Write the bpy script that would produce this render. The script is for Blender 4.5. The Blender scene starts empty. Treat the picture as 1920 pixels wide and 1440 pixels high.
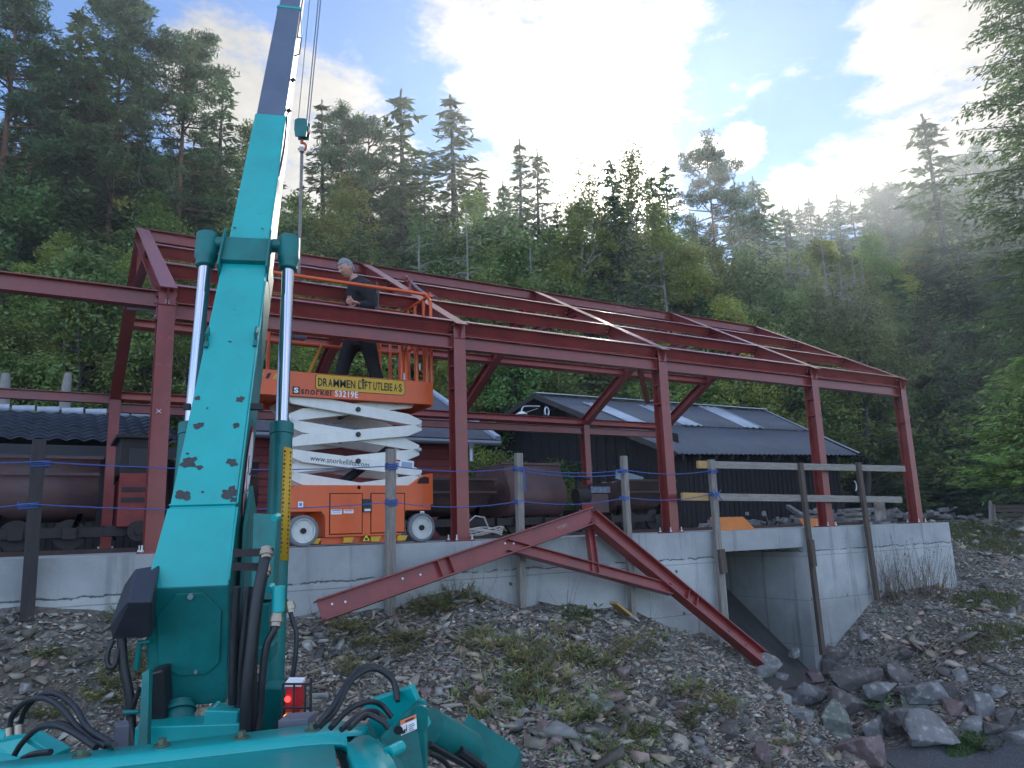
import bpy, bmesh, math, random
import numpy as np
from mathutils import Vector, Matrix, noise as mnoise
R = math.radians
scene = bpy.context.scene
col = scene.collection
random.seed(7)
# ------------------------------------------------------------------ camera
FPX, PITCH, ROLL, YAW = 1426.9, .1921, -.0339, .5512
CAM = Vector((-.8581, -7.5772, .0809))
FW = Vector((math.sin(YAW)*math.cos(PITCH), math.cos(YAW)*math.cos(PITCH), math.sin(PITCH)))
_r = Vector((math.cos(YAW), -math.sin(YAW), 0)); _u = _r.cross(FW)
CR = _r*math.cos(ROLL)+_u*math.sin(ROLL); CU = -_r*math.sin(ROLL)+_u*math.cos(ROLL)
cd = bpy.data.cameras.new("camera"); cam = bpy.data.objects.new("camera", cd); col.objects.link(cam)
cd.sensor_width = 36; cd.lens = FPX/1920*36; cd.clip_start = .05; cd.clip_end = 3000
cam.matrix_world = Matrix(((CR.x, CU.x, -FW.x, CAM.x), (CR.y, CU.y, -FW.y, CAM.y), (CR.z, CU.z, -FW.z, CAM.z), (0, 0, 0, 1)))
scene.camera = cam
# survey helpers: sight lines measured on the photograph, cut with real planes to get real positions
def ray(x, y): return FW+CR*((x-960)/FPX)-CU*((y-720)/FPX)
def onY(x, y, Y): d = ray(x, y); return CAM+d*((Y-CAM.y)/d.y)
def onZ(x, y, Z): d = ray(x, y); return CAM+d*((Z-CAM.z)/d.z)
def onX(x, y, X): d = ray(x, y); return CAM+d*((X-CAM.x)/d.x)
def at(x, y, D): return CAM+ray(x, y)*D
def onP(x, y, P, n): d = ray(x, y); return CAM+d*((P-CAM).dot(n)/d.dot(n))
# ------------------------------------------------------------------ sky, sun, exposure
SUN = ray(1205, 345).normalized()
SEL = math.asin(SUN.z); SAZ = math.atan2(SUN.x, SUN.y)
SKY_S, CLOUD_B, SUN_S, EXPO, HAZE = .080, .25, 2.9, 1.27, .0015
w = bpy.data.worlds.new("World"); scene.world = w; w.use_nodes = True
nt = w.node_tree; N = nt.nodes; L = nt.links; N.clear()
def nd(t, **k):
    n = N.new(t)
    for a, b in k.items(): setattr(n, a, b)
    return n
def mth(op, a, b=None, c=None, clamp=False):
    n = nd('ShaderNodeMath', operation=op, use_clamp=clamp)
    for i, s in enumerate((a, b, c)):
        if s is None: continue
        if isinstance(s, (int, float)): n.inputs[i].default_value = s
        else: L.new(s, n.inputs[i])
    return n.outputs[0]
sky = nd('ShaderNodeTexSky', sky_type='NISHITA', sun_disc=False, sun_elevation=SEL, sun_rotation=SAZ, altitude=300, air_density=1.0, dust_density=.0, ozone_density=3.0)
tc = nd('ShaderNodeTexCoord'); D = tc.outputs['Generated']
sep = nd('ShaderNodeSeparateXYZ'); L.new(D, sep.inputs[0])
zz = mth('MAXIMUM', sep.outputs[2], .06)
cx = mth('DIVIDE', sep.outputs[0], zz); cy = mth('DIVIDE', sep.outputs[1], zz)
cmb = nd('ShaderNodeCombineXYZ'); L.new(cx, cmb.inputs[0]); L.new(cy, cmb.inputs[1])
def noi(sc, det, rough, src, dist=0):
    n = nd('ShaderNodeTexNoise'); n.inputs['Scale'].default_value = sc; n.inputs['Detail'].default_value = det
    n.inputs['Roughness'].default_value = rough; n.inputs['Distortion'].default_value = dist; L.new(src, n.inputs['Vector']); return n.outputs['Fac']
n1 = noi(1.6, 10, .62, cmb.outputs[0], .25); n2 = noi(7, 8, .65, cmb.outputs[0], .2)
blobs = [(960, -60, 5), (1080, -60, 6.4), (1050, 70, 5.2), (975, 130, 4), (1130, 160, 4.4), (1110, 260, 4), (1180, 340, 3.2), (1180, 70, 2.4), (880, 30, 3),
         (1770, 20, 3.8), (1880, 90, 5), (1840, 190, 4.8), (1720, 270, 3.8), (1610, 330, 3), (1900, 300, 6), (1500, 380, 2.2), (1700, 390, 3.8),
         (420, 130, 3.4), (450, 190, 4), (600, 215, 3.6), (660, 290, 3.6), (560, 330, 5), (950, 400, 3.6), (1040, 400, 3.8), (720, 470, 4.4), (1395, 275, 1.2), (1320, 290, 1.0), (1000, 250, 2.6)]
mask = None
for px, py, r in blobs:
    d = ray(px, py).normalized()
    v = nd('ShaderNodeVectorMath', operation='DOT_PRODUCT'); L.new(D, v.inputs[0]); v.inputs[1].default_value = d
    mr = nd('ShaderNodeMapRange', interpolation_type='SMOOTHSTEP'); L.new(v.outputs['Value'], mr.inputs['Value'])
    mr.inputs['From Min'].default_value = math.cos(R(r*1.7)); mr.inputs['From Max'].default_value = math.cos(R(r*.1))
    mask = mr.outputs[0] if mask is None else mth('MAXIMUM', mask, mr.outputs[0])
vb = nd('ShaderNodeVectorMath', operation='DOT_PRODUCT'); L.new(D, vb.inputs[0]); vb.inputs[1].default_value = FW
bk = nd('ShaderNodeMapRange', interpolation_type='SMOOTHSTEP'); L.new(vb.outputs['Value'], bk.inputs['Value'])
bk.inputs['From Min'].default_value = .72; bk.inputs['From Max'].default_value = .3; bk.inputs['To Max'].default_value = .52  # cloud cover added out of view behind the camera to whiten the fill
mask = mth('MAXIMUM', mask, bk.outputs[0])
n3 = noi(22, 8, .7, cmb.outputs[0], .3)
dens = mth('ADD', mth('MULTIPLY', mask, .88), mth('ADD', mth('MULTIPLY', mth('SUBTRACT', n1, .5), 2.1), mth('ADD', mth('MULTIPLY', mth('SUBTRACT', n2, .5), 1.35), mth('MULTIPLY', mth('SUBTRACT', n3, .5), .7))))
cm = nd('ShaderNodeMapRange', interpolation_type='SMOOTHSTEP'); L.new(dens, cm.inputs['Value'])
cm.inputs['From Min'].default_value = .2; cm.inputs['From Max'].default_value = .82
vs = nd('ShaderNodeVectorMath', operation='DOT_PRODUCT'); L.new(D, vs.inputs[0]); vs.inputs[1].default_value = SUN
sd = mth('MAXIMUM', vs.outputs['Value'], 0)
g1 = mth('POWER', sd, 14); g2 = mth('POWER', sd, 160); g3 = mth('POWER', sd, 900)
glow = mth('ADD', mth('MULTIPLY', g1, .2), mth('ADD', mth('MULTIPLY', g2, 1.2), mth('MULTIPLY', g3, 5)))
cb = mth('MULTIPLY', mth('ADD', CLOUD_B, glow), mth('ADD', .35, mth('MULTIPLY', mth('ADD', n2, n1), .65)))
cc = nd('ShaderNodeCombineColor'); L.new(cb, cc.inputs[0]); L.new(mth('MULTIPLY', cb, .95), cc.inputs[1]); L.new(mth('MULTIPLY', cb, .87), cc.inputs[2])
sk0 = nd('ShaderNodeVectorMath', operation='MULTIPLY'); L.new(sky.outputs[0], sk0.inputs[0]); sk0.inputs[1].default_value = (.62, .80, 1.0)
sk = nd('ShaderNodeVectorMath', operation='SCALE'); L.new(sk0.outputs[0], sk.inputs[0]); sk.inputs['Scale'].default_value = SKY_S
veil = nd('ShaderNodeCombineColor'); gv = mth('MULTIPLY', glow, .02); L.new(gv, veil.inputs[0]); L.new(gv, veil.inputs[1]); L.new(mth('MULTIPLY', gv, .95), veil.inputs[2])
sa = nd('ShaderNodeVectorMath', operation='ADD'); L.new(sk.outputs[0], sa.inputs[0]); L.new(veil.outputs[0], sa.inputs[1])
mx = nd('ShaderNodeMix', data_type='RGBA'); L.new(cm.outputs[0], mx.inputs[0]); L.new(sa.outputs[0], mx.inputs[6]); L.new(cc.outputs[0], mx.inputs[7])
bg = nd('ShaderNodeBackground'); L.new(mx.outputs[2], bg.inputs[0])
fb = nd('ShaderNodeMapRange', interpolation_type='SMOOTHSTEP'); L.new(vb.outputs['Value'], fb.inputs['Value'])   # world brightness raised behind the camera to light the foreground
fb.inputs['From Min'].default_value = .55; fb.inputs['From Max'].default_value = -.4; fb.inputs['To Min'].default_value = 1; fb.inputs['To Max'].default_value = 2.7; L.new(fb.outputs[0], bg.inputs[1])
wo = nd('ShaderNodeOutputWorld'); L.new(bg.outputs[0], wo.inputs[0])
sl = bpy.data.lights.new("sun", 'SUN'); sl.energy = SUN_S; sl.angle = R(.6); sl.color = (1, .93, .82)
so = bpy.data.objects.new("sun", sl); col.objects.link(so); so.rotation_euler = SUN.to_track_quat('Z', 'Y').to_euler(); so.location = SUN*200
scene.view_settings.view_transform = 'Standard'; scene.view_settings.look = 'None'; scene.view_settings.gamma = 1
scene.view_settings.exposure = EXPO
scene.cycles.use_denoising = True; scene.cycles.max_bounces = 6; scene.cycles.transparent_max_bounces = 6; scene.cycles.volume_bounces = 0
scene.cycles.caustics_reflective = False; scene.cycles.caustics_refractive = False; scene.cycles.sample_clamp_indirect = 4
# ------------------------------------------------------------------ materials
MATS = {}
def mat(name, c, rough=.6, metal=0, spec=.5, var=0, vscale=3, c2=None, bump=0, bscale=20, coat=0, trans=0, objrand=0, stretch=None, rust=0, grime=0):
    if name in MATS: return MATS[name]
    m = bpy.data.materials.new(name); m.use_nodes = True; t = m.node_tree; n = t.nodes; l = t.links
    b = n['Principled BSDF']; b.inputs['Roughness'].default_value = rough; b.inputs['Metallic'].default_value = metal
    b.inputs['Specular IOR Level'].default_value = spec
    if coat: b.inputs['Coat Weight'].default_value = coat; b.inputs['Coat Roughness'].default_value = .15
    b.inputs['Base Color'].default_value = (*c, 1)
    tcn = n.new('ShaderNodeTexCoord'); src = tcn.outputs['Object']
    if stretch:
        mp = n.new('ShaderNodeMapping'); mp.inputs['Scale'].default_value = stretch; l.new(src, mp.inputs[0]); src = mp.outputs[0]
    out = None
    if var or c2:
        nz = n.new('ShaderNodeTexNoise'); nz.inputs['Scale'].default_value = vscale; nz.inputs['Detail'].default_value = 8; nz.inputs['Roughness'].default_value = .65
        l.new(src, nz.inputs['Vector'])
        cr = n.new('ShaderNodeValToRGB'); cr.color_ramp.elements[0].position = .35; cr.color_ramp.elements[1].position = .68
        ca = c2 if c2 else tuple(x*(1-var) for x in c)
        cr.color_ramp.elements[0].color = (*ca, 1); cr.color_ramp.elements[1].color = (*(c if c2 else tuple(min(1, x*(1+var)) for x in c)), 1)
        l.new(nz.outputs['Fac'], cr.inputs[0]); out = cr.outputs[0]
        rr = n.new('ShaderNodeMapRange'); rr.inputs['To Min'].default_value = max(.02, rough-.12); rr.inputs['To Max'].default_value = min(1, rough+.15)
        l.new(nz.outputs['Fac'], rr.inputs[0]); l.new(rr.outputs[0], b.inputs['Roughness'])
    if rust:
        nz = n.new('ShaderNodeTexNoise'); nz.inputs['Scale'].default_value = 9; nz.inputs['Detail'].default_value = 10; nz.inputs['Roughness'].default_value = .7
        l.new(tcn.outputs['Object'], nz.inputs['Vector'])
        mr = n.new('ShaderNodeMapRange'); mr.inputs['From Min'].default_value = 1-rust-.3; mr.inputs['From Max'].default_value = 1-rust-.24; l.new(nz.outputs['Fac'], mr.inputs[0])
        mxx = n.new('ShaderNodeMix'); mxx.data_type = 'RGBA'; l.new(mr.outputs[0], mxx.inputs[0]); mxx.inputs[7].default_value = (.07, .035, .03, 1)
        if out: l.new(out, mxx.inputs[6])
        else: mxx.inputs[6].default_value = (*c, 1)
        out = mxx.outputs[2]
    if grime:
        gmp = n.new('ShaderNodeMapping'); gmp.inputs['Scale'].default_value = (14, 14, 1.6); l.new(tcn.outputs['Object'], gmp.inputs[0])
        g1_ = n.new('ShaderNodeTexNoise'); g1_.inputs['Scale'].default_value = 1; g1_.inputs['Detail'].default_value = 8; g1_.inputs['Roughness'].default_value = .7; l.new(gmp.outputs[0], g1_.inputs['Vector'])
        g2_ = n.new('ShaderNodeTexNoise'); g2_.inputs['Scale'].default_value = 55; g2_.inputs['Detail'].default_value = 4; l.new(tcn.outputs['Object'], g2_.inputs['Vector'])
        r1_ = n.new('ShaderNodeMapRange'); r1_.inputs['From Min'].default_value = .5; r1_.inputs['From Max'].default_value = .8; r1_.inputs['To Max'].default_value = grime; l.new(g1_.outputs['Fac'], r1_.inputs[0])
        r2_ = n.new('ShaderNodeMapRange'); r2_.inputs['From Min'].default_value = .7; r2_.inputs['From Max'].default_value = .74; r2_.inputs['To Max'].default_value = min(1, grime*2.2); l.new(g2_.outputs['Fac'], r2_.inputs[0])
        mm_ = n.new('ShaderNodeMath'); mm_.operation = 'MAXIMUM'; l.new(r1_.outputs[0], mm_.inputs[0]); l.new(r2_.outputs[0], mm_.inputs[1])
        mxx = n.new('ShaderNodeMix'); mxx.data_type = 'RGBA'; l.new(mm_.outputs[0], mxx.inputs[0]); mxx.inputs[7].default_value = (.06, .055, .05, 1)
        if out: l.new(out, mxx.inputs[6])
        else: mxx.inputs[6].default_value = (*c, 1)
        out = mxx.outputs[2]
    if objrand:
        oi = n.new('ShaderNodeObjectInfo'); hs = n.new('ShaderNodeHueSaturation')
        mr = n.new('ShaderNodeMapRange'); mr.inputs['To Min'].default_value = 1-objrand; mr.inputs['To Max'].default_value = 1+objrand*1.2; l.new(oi.outputs['Random'], mr.inputs[0]); l.new(mr.outputs[0], hs.inputs['Value'])
        mr2 = n.new('ShaderNodeMapRange'); mr2.inputs['To Min'].default_value = .5-.05*objrand/.4; mr2.inputs['To Max'].default_value = .5+.04*objrand/.4
        wn = n.new('ShaderNodeTexWhiteNoise'); wn.noise_dimensions = '1D'; l.new(oi.outputs['Random'], wn.inputs['W']); l.new(wn.outputs['Value'], mr2.inputs[0]); l.new(mr2.outputs[0], hs.inputs['Hue'])
        if out: l.new(out, hs.inputs['Color'])
        else: hs.inputs['Color'].default_value = (*c, 1)
        out = hs.outputs[0]
    if out: l.new(out, b.inputs['Base Color'])
    if bump:
        nb = n.new('ShaderNodeTexNoise'); nb.inputs['Scale'].default_value = bscale; nb.inputs['Detail'].default_value = 8; l.new(src, nb.inputs['Vector'])
        bp = n.new('ShaderNodeBump'); bp.inputs['Strength'].default_value = bump; bp.inputs['Distance'].default_value = .02; l.new(nb.outputs['Fac'], bp.inputs['Height']); l.new(bp.outputs[0], b.inputs['Normal'])
    if trans:
        tr = n.new('ShaderNodeBsdfTranslucent'); ms = n.new('ShaderNodeMixShader'); ms.inputs[0].default_value = trans
        if out: l.new(out, tr.inputs[0])
        else: tr.inputs[0].default_value = (*c, 1)
        l.new(b.outputs[0], ms.inputs[1]); l.new(tr.outputs[0], ms.inputs[2]); l.new(ms.outputs[0], n['Material Output'].inputs[0])
    MATS[name] = m; return m
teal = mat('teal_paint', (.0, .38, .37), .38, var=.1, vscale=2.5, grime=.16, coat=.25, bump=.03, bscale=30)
teal_shade = mat('teal_shade_paint', (.0, .16, .15), .42, var=.2, grime=.4, vscale=5, bump=.05, bscale=20)  # darker copy of the teal paint, shade put into the colour
chip = mat('bare_scuffed_metal', (.05, .05, .052), .7, var=.3, vscale=40)
chrome = mat('chrome_rod', (.62, .65, .7), .1, metal=1)
boom_gray = mat('boom_grey_steel', (.13, .17, .24), .35, metal=.4, var=.12, vscale=4)
rubber = mat('black_rubber', (.018, .02, .024), .45, var=.2, vscale=20)
black = mat('black_plastic', (.02, .024, .035), .5, var=.15, vscale=8, bump=.04, bscale=50)
primer = mat('red_oxide_primer', (.22, .032, .029), .4, coat=.3, var=.2, grime=.28, vscale=3.5, bump=.04, bscale=14)
primer_l = mat('primer_touch_up', (.27, .06, .06), .5, var=.1)
bolt = mat('zinc_bolt', (.5, .5, .52), .4, metal=.8)
orange = mat('orange_paint', (.68, .1, .014), .42, var=.08, grime=.18, vscale=3, coat=.15)
orange_d = mat('orange_seam_shadow', (.03, .008, .004), .8)
cream = mat('cream_arm_paint', (.74, .73, .68), .42, var=.07, grime=.15, vscale=5)
yellow = mat('yellow_sticker', (.62, .36, .02), .5, var=.05)
white = mat('white_sticker', (.75, .77, .8), .5)
inkk = mat('black_ink', (.012, .012, .014), .6)
redk = mat('red_ink', (.5, .02, .02), .5)
tyre_g = mat('grey_tyre', (.17, .185, .2), .8, var=.15, vscale=20)
rim_w = mat('white_rim', (.6, .61, .58), .5, var=.08, vscale=9)
wood = mat('weathered_wood', (.3, .27, .235), .8, c2=(.16, .14, .125), vscale=4, stretch=(12, 12, 1.2), bump=.3, bscale=12)
wood_h = mat('weathered_rail_wood', (.33, .3, .26), .8, c2=(.19, .17, .15), vscale=4, stretch=(1.2, 12, 12), bump=.3, bscale=12)
wood_y = mat('fresh_cut_wood', (.5, .32, .12), .7, c2=(.38, .23, .08), vscale=4, stretch=(2, 10, 10))
wood_b = mat('brown_wet_wood', (.12, .085, .065), .75, c2=(.06, .045, .04), vscale=4, stretch=(12, 12, 1.2), bump=.3, bscale=12)
wood_d = mat('dark_tarred_board', (.045, .038, .036), .75, c2=(.022, .02, .022), vscale=4, stretch=(8, 8, 1), bump=.25, bscale=14)
barnw = mat('tarred_barn_cladding', (.02, .015, .018), .8, c2=(.011, .009, .012), vscale=2, stretch=(5, 5, .5), bump=.2, bscale=10)
redw = mat('red_house_cladding', (.17, .022, .022), .65, var=.2, vscale=4, bump=.1, bscale=20)
roofb = mat('blue_grey_corrugated_sheet', (.1, .112, .135), .45, var=.15, vscale=1.2, spec=.5)
roofl = mat('pale_translucent_sheet', (.42, .48, .56), .4, var=.12, vscale=3)
tile = mat('slate_blue_tile', (.045, .055, .08), .4, var=.3, vscale=5)
felt = mat('grey_roof_felt', (.1, .11, .14), .75, c2=(.065, .07, .09), vscale=9, bump=.3, bscale=30)
rusty = mat('rusty_iron', (.085, .04, .032), .7, c2=(.032, .02, .02), vscale=3.5, bump=.3, bscale=25)
rusty2 = mat('rusty_violet_iron', (.12, .055, .05), .6, c2=(.06, .035, .04), vscale=3, bump=.2, bscale=20)
iron = mat('dark_iron', (.025, .018, .018), .7, var=.3, vscale=8, bump=.2)
locored = mat('locomotive_red', (.2, .025, .022), .6, var=.25, vscale=8)
rope_b = mat('blue_rope', (.05, .1, .32), .7, var=.2, vscale=60)
galv = mat('galvanised_metal', (.42, .45, .5), .4, metal=.6, var=.1)
ply = mat('orange_plywood', (.6, .2, .045), .6, var=.08, vscale=6)
cloth = mat('black_work_cloth', (.012, .013, .017), .85, var=.3, vscale=8, bump=.3, bscale=18)
skin = mat('skin', (.5, .27, .2), .55, var=.08, vscale=15)
hair = mat('grey_hair', (.3, .32, .36), .7, c2=(.16, .17, .19), vscale=60, bump=.3, bscale=90)
bark = mat('grey_bark', (.1, .085, .075), .9, c2=(.05, .042, .04), vscale=3, stretch=(4, 4, 1), bump=.4, bscale=12)
bark_p = mat('pine_bark', (.22, .1, .055), .85, c2=(.09, .05, .035), vscale=2, stretch=(4, 4, 1), bump=.4, bscale=12)
bark_b = mat('birch_bark', (.5, .49, .45), .7, c2=(.07, .06, .06), vscale=2.5, stretch=(1, 1, 3), bump=.2)
dead = mat('dead_grey_wood', (.24, .23, .22), .85, var=.2, vscale=8)
needle = mat('spruce_needles', (.09, .145, .05), .6, var=.35, vscale=1.2, trans=.32, objrand=.3)
needle_g = mat('fresh_spruce_needles', (.17, .29, .06), .6, var=.35, vscale=1.4, trans=.25, objrand=.15)
pneedle = mat('pine_needles', (.085, .145, .055), .6, var=.3, vscale=1.2, trans=.32, objrand=.2)
leaf = mat('birch_leaves', (.23, .28, .06), .55, var=.35, vscale=.9, trans=.38, objrand=.35)
leaf_d = mat('dark_green_leaves', (.13, .20, .05), .5, var=.35, vscale=1, trans=.3, objrand=.3)
weed = mat('weed_leaves', (.15, .25, .06), .6, c2=(.28, .24, .1), vscale=3, trans=.3, objrand=.35)
weed_g = mat('bright_weed_leaves', (.09, .16, .045), .6, var=.3, vscale=6, trans=.3, objrand=.2)
dry = mat('dry_stalk', (.17, .12, .08), .8, var=.3, vscale=10)
moss = mat('yellow_green_grass', (.15, .14, .05), .7, c2=(.08, .1, .035), vscale=3, trans=.3)
# ------------------------------------------------------------------ mesh builder
ORG = {}
class MB:
    def __init__(s): s.v = []; s.f = []; s.m = []; s.st = []
    def add(s, vs, fs, m=0):
        k = len(s.v); s.st.append((k, len(s.f))); s.v += [tuple(x) for x in vs]; s.f += [tuple(i+k for i in f) for f in fs]; s.m += [m]*len(fs); return s
    def hexa(s, p, m=0): return s.add(p, [(0, 3, 2, 1), (4, 5, 6, 7), (0, 1, 5, 4), (1, 2, 6, 5), (2, 3, 7, 6), (3, 0, 4, 7)], m)
    def box(s, c, d, M=None, m=0):
        p = [Vector((a*d[0]/2, b*d[1]/2, e*d[2]/2)) for e in (-1, 1) for a, b in ((-1, -1), (1, -1), (1, 1), (-1, 1))]
        if M is not None: p = [M @ x for x in p]
        return s.hexa([x+Vector(c) for x in p], m)
    def bar(s, p, q, w, h, up=(0, 0, 1), m=0):
        p = Vector(p); q = Vector(q); a = (q-p).normalized(); up = Vector(up)
        sd = a.cross(up)
        if sd.length < 1e-4: sd = a.cross(Vector((0, 1, 0)))
        sd.normalize(); u = sd.cross(a)
        o = [sd*(-w/2)-u*(h/2), sd*(w/2)-u*(h/2), sd*(w/2)+u*(h/2), sd*(-w/2)+u*(h/2)]
        return s.hexa([p+x for x in o]+[q+x for x in o], m)
    def extr(s, poly, vec, m=0):
        poly = [Vector(x) for x in poly]; vec = Vector(vec); n = len(poly)
        nn = Vector((0, 0, 0))
        for i in range(n): nn += poly[i].cross(poly[(i+1) % n])
        if nn.dot(vec) < 0: poly = poly[::-1]
        v = poly+[x+vec for x in poly]
        return s.add(v, [tuple(range(n))[::-1], tuple(range(n, 2*n))]+[(i, (i+1) % n, n+(i+1) % n, n+i) for i in range(n)], m)
    def ibeam(s, p, q, up, h, w, tf=.012, tw=.009, m=0):
        p = Vector(p); q = Vector(q); a = (q-p).normalized(); up = Vector(up); sd = a.cross(up).normalized(); u = sd.cross(a)
        w2, h2, t2 = w/2, h/2, tw/2
        pr = [(-w2, -h2), (w2, -h2), (w2, -h2+tf), (t2, -h2+tf), (t2, h2-tf), (w2, h2-tf), (w2, h2), (-w2, h2), (-w2, h2-tf), (-t2, h2-tf), (-t2, -h2+tf), (-w2, -h2+tf)]
        n = 12; P = [p+sd*x+u*y for x, y in pr]; Q = [q+sd*x+u*y for x, y in pr]
        fs = [(i, (i+1) % n, n+(i+1) % n, n+i) for i in range(n)]
        for o, fl in ((0, 1), (n, 0)):
            for c in ((0, 1, 2, 3, 10, 11), (10, 3, 4, 9), (9, 4, 5, 6, 7, 8)):
                c = tuple(x+o for x in c); fs.append(c[::-1] if fl else c)
        return s.add(P+Q, fs, m)
    def tube(s, pts, r, n=8, m=0, cap=True):
        pts = [Vector(p) for p in pts]; k = len(pts); V = []
        ref = Vector((0, 0, 1)); prev = None
        for i, p in enumerate(pts):
            t = (pts[min(i+1, k-1)]-pts[max(i-1, 0)]).normalized()
            if prev is None:
                a = t.cross(ref if abs(t.z) < .95 else Vector((1, 0, 0))).normalized()
            else:
                a = (prev-t*prev.dot(t)).normalized()
            prev = a; b = t.cross(a); rr = r[i] if isinstance(r, (list, tuple)) else r
            V += [p+(a*math.cos(2*math.pi*j/n)+b*math.sin(2*math.pi*j/n))*rr for j in range(n)]
        F = [(i*n+j, i*n+(j+1) % n, (i+1)*n+(j+1) % n, (i+1)*n+j) for i in range(k-1) for j in range(n)]
        if cap: F += [tuple(range(n))[::-1], tuple(range((k-1)*n, k*n))]
        return s.add(V, F, m)
    def cyl(s, p, q, r, r2=None, n=20, m=0): return s.tube([p, q], [r, r if r2 is None else r2], n, m)
    def sep(s, name, ms, parent, **kw):
        """one object for every piece added"""
        out = []; e = s.st+[(len(s.v), len(s.f))]
        for (v0, f0), (v1, f1) in zip(e[:-1], e[1:]):
            q = MB(); q.v = s.v[v0:v1]; q.f = [tuple(i-v0 for i in f) for f in s.f[f0:f1]]; q.m = s.m[f0:f1]; out.append(q.build(name, ms, parent, **kw))
        return out
    def build(s, name, ms, parent=None, at=None, bevel=0, smooth=False, kind=None, angle=40):
        o = Vector((0, 0, 0))
        if parent is not None: o = ORG.get(parent.name, o)
        elif at is not None: o = Vector(at)
        me = bpy.data.meshes.new(name)
        me.from_pydata([(a-o.x, b-o.y, c-o.z) for a, b, c in s.v], [], s.f)
        if not isinstance(ms, (list, tuple)): ms = [ms]
        for x in ms: me.materials.append(x)
        me.polygons.foreach_set('material_index', s.m); me.update()
        ob = bpy.data.objects.new(name, me); col.objects.link(ob)
        ORG[ob.name] = o
        if parent is not None: ob.parent = parent
        else: ob.location = o
        if bevel:
            b = ob.modifiers.new('bevel', 'BEVEL'); b.width = bevel; b.segments = 2; b.limit_method = 'ANGLE'; b.angle_limit = R(35)
        if smooth: me.shade_smooth(); me.set_sharp_from_angle(angle=R(angle))
        if kind: ob['kind'] = kind
        return ob
def tag(o, label=None, cat=None, group=None, kind=None):
    if label: o['label'] = label
    if cat: o['category'] = cat
    if group: o['group'] = group
    if kind: o['kind'] = kind
    return o
def thing(name, loc, label, cat, group=None):
    o = bpy.data.objects.new(name, None); col.objects.link(o); o.location = loc; o.empty_display_size = .2
    ORG[o.name] = Vector(loc); return tag(o, label, cat, group)
def smooth_path(pts, k=8):
    P = [Vector(p) for p in pts]; P = [P[0]*2-P[1]]+P+[P[-1]*2-P[-2]]; out = []
    for i in range(1, len(P)-2):
        for j in range(k):
            t = j/k
            out.append(.5*((2*P[i])+(P[i+1]-P[i-1])*t+(2*P[i-1]-5*P[i]+4*P[i+1]-P[i+2])*t*t+(3*P[i]-P[i-1]-3*P[i+1]+P[i+2])*t**3))
    out.append(P[-2]); return out
def text_mesh(name, s, size, M, material, parent, depth=.001, bold=0, sx=1):
    cu = bpy.data.curves.new('t', 'FONT'); cu.body = s; cu.size = size; cu.extrude = depth; cu.offset = bold; cu.space_character = 1.12 if bold else 1.0; cu.resolution_u = 3
    ob = bpy.data.objects.new('t', cu); col.objects.link(ob)
    me = bpy.data.meshes.new_from_object(ob.evaluated_get(bpy.context.evaluated_depsgraph_get()))
    bpy.data.objects.remove(ob); me.name = name
    o = ORG[parent.name]
    me.transform(Matrix.Translation(-o) @ M @ Matrix.Diagonal((sx, 1, 1, 1))); me.materials.clear(); me.materials.append(material)
    x = bpy.data.objects.new(name, me); col.objects.link(x); x.parent = parent; ORG[x.name] = o; return x
def quads_mesh(name, C, U, V, mats, mi=None, extra=None):
    """many small leaf faces: centre C, half vectors U and V (n x 3 arrays); extra: an MB holding trunk and limbs"""
    n = len(C); P = np.empty((n, 4, 3)); P[:, 0] = C-U*.9; P[:, 1] = C-V*.85+U*.1; P[:, 2] = C+U; P[:, 3] = C+V*.9+U*.05
    vs = P.reshape(-1, 3); ne = len(extra.v) if extra else 0
    if extra: vs = np.vstack([np.array(extra.v), vs])
    me = bpy.data.meshes.new(name); me.vertices.add(len(vs)); me.vertices.foreach_set('co', vs.ravel().astype(np.float32))
    loops = []; tot = []; mi2 = []
    if extra:
        for f in extra.f: loops += list(f); tot.append(len(f))
        mi2 = list(extra.m)
    L_ = np.concatenate([np.array(loops, dtype=np.int32), np.arange(n*4, dtype=np.int32)+ne]); T = np.concatenate([np.array(tot, dtype=np.int32), np.full(n, 4, dtype=np.int32)])
    me.loops.add(len(L_)); me.loops.foreach_set('vertex_index', L_)
    me.polygons.add(len(T)); st = np.concatenate([[0], np.cumsum(T)[:-1]]).astype(np.int32)
    me.polygons.foreach_set('loop_start', st)
    a = np.full(n, 1 if extra else 0) if mi is None else mi
    me.polygons.foreach_set('material_index', np.concatenate([np.array(mi2, dtype=np.int32), a.astype(np.int32)]))
    me.update(calc_edges=True); me.validate()
    for m in mats: me.materials.append(m)
    return me
# ------------------------------------------------------------------ terrain
ctl = []
for px, py in ((20, 1172), (200, 1168), (330, 1172), (590, 1170), (700, 1150), (850, 1118), (1000, 1142), (1100, 1146), (1180, 1162), (1290, 1190), (1355, 1212)):
    p = onY(px, py, -.15); ctl.append((p.x, -.3, p.z))
for px, py in ((1560, 1240), (1590, 1190), (1625, 1145), (1665, 1118), (1720, 1108), (1790, 1106)):
    p = onY(px, py, -.15); ctl.append((p.x, -.3, p.z))
ctl += [(7.0, -.2, -1.75), (7.7, -.1, -2.06), (8.45, -.1, -2.1), (7.9, -1.4, -2.25), (-6, -.3, -.8), (-8, -3, -1.1)]
def cz(px, py, z): p = onZ(px, py, z); ctl.append((p.x, p.y, z))
cz(20, 1330, -1.05); cz(150, 1420, -1.35); cz(620, 1250, -.98); cz(600, 1400, -1.3); cz(800, 1300, -1.12); cz(850, 1438, -1.4); cz(1000, 1250, -1.05); cz(1000, 1438, -1.4)
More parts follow.
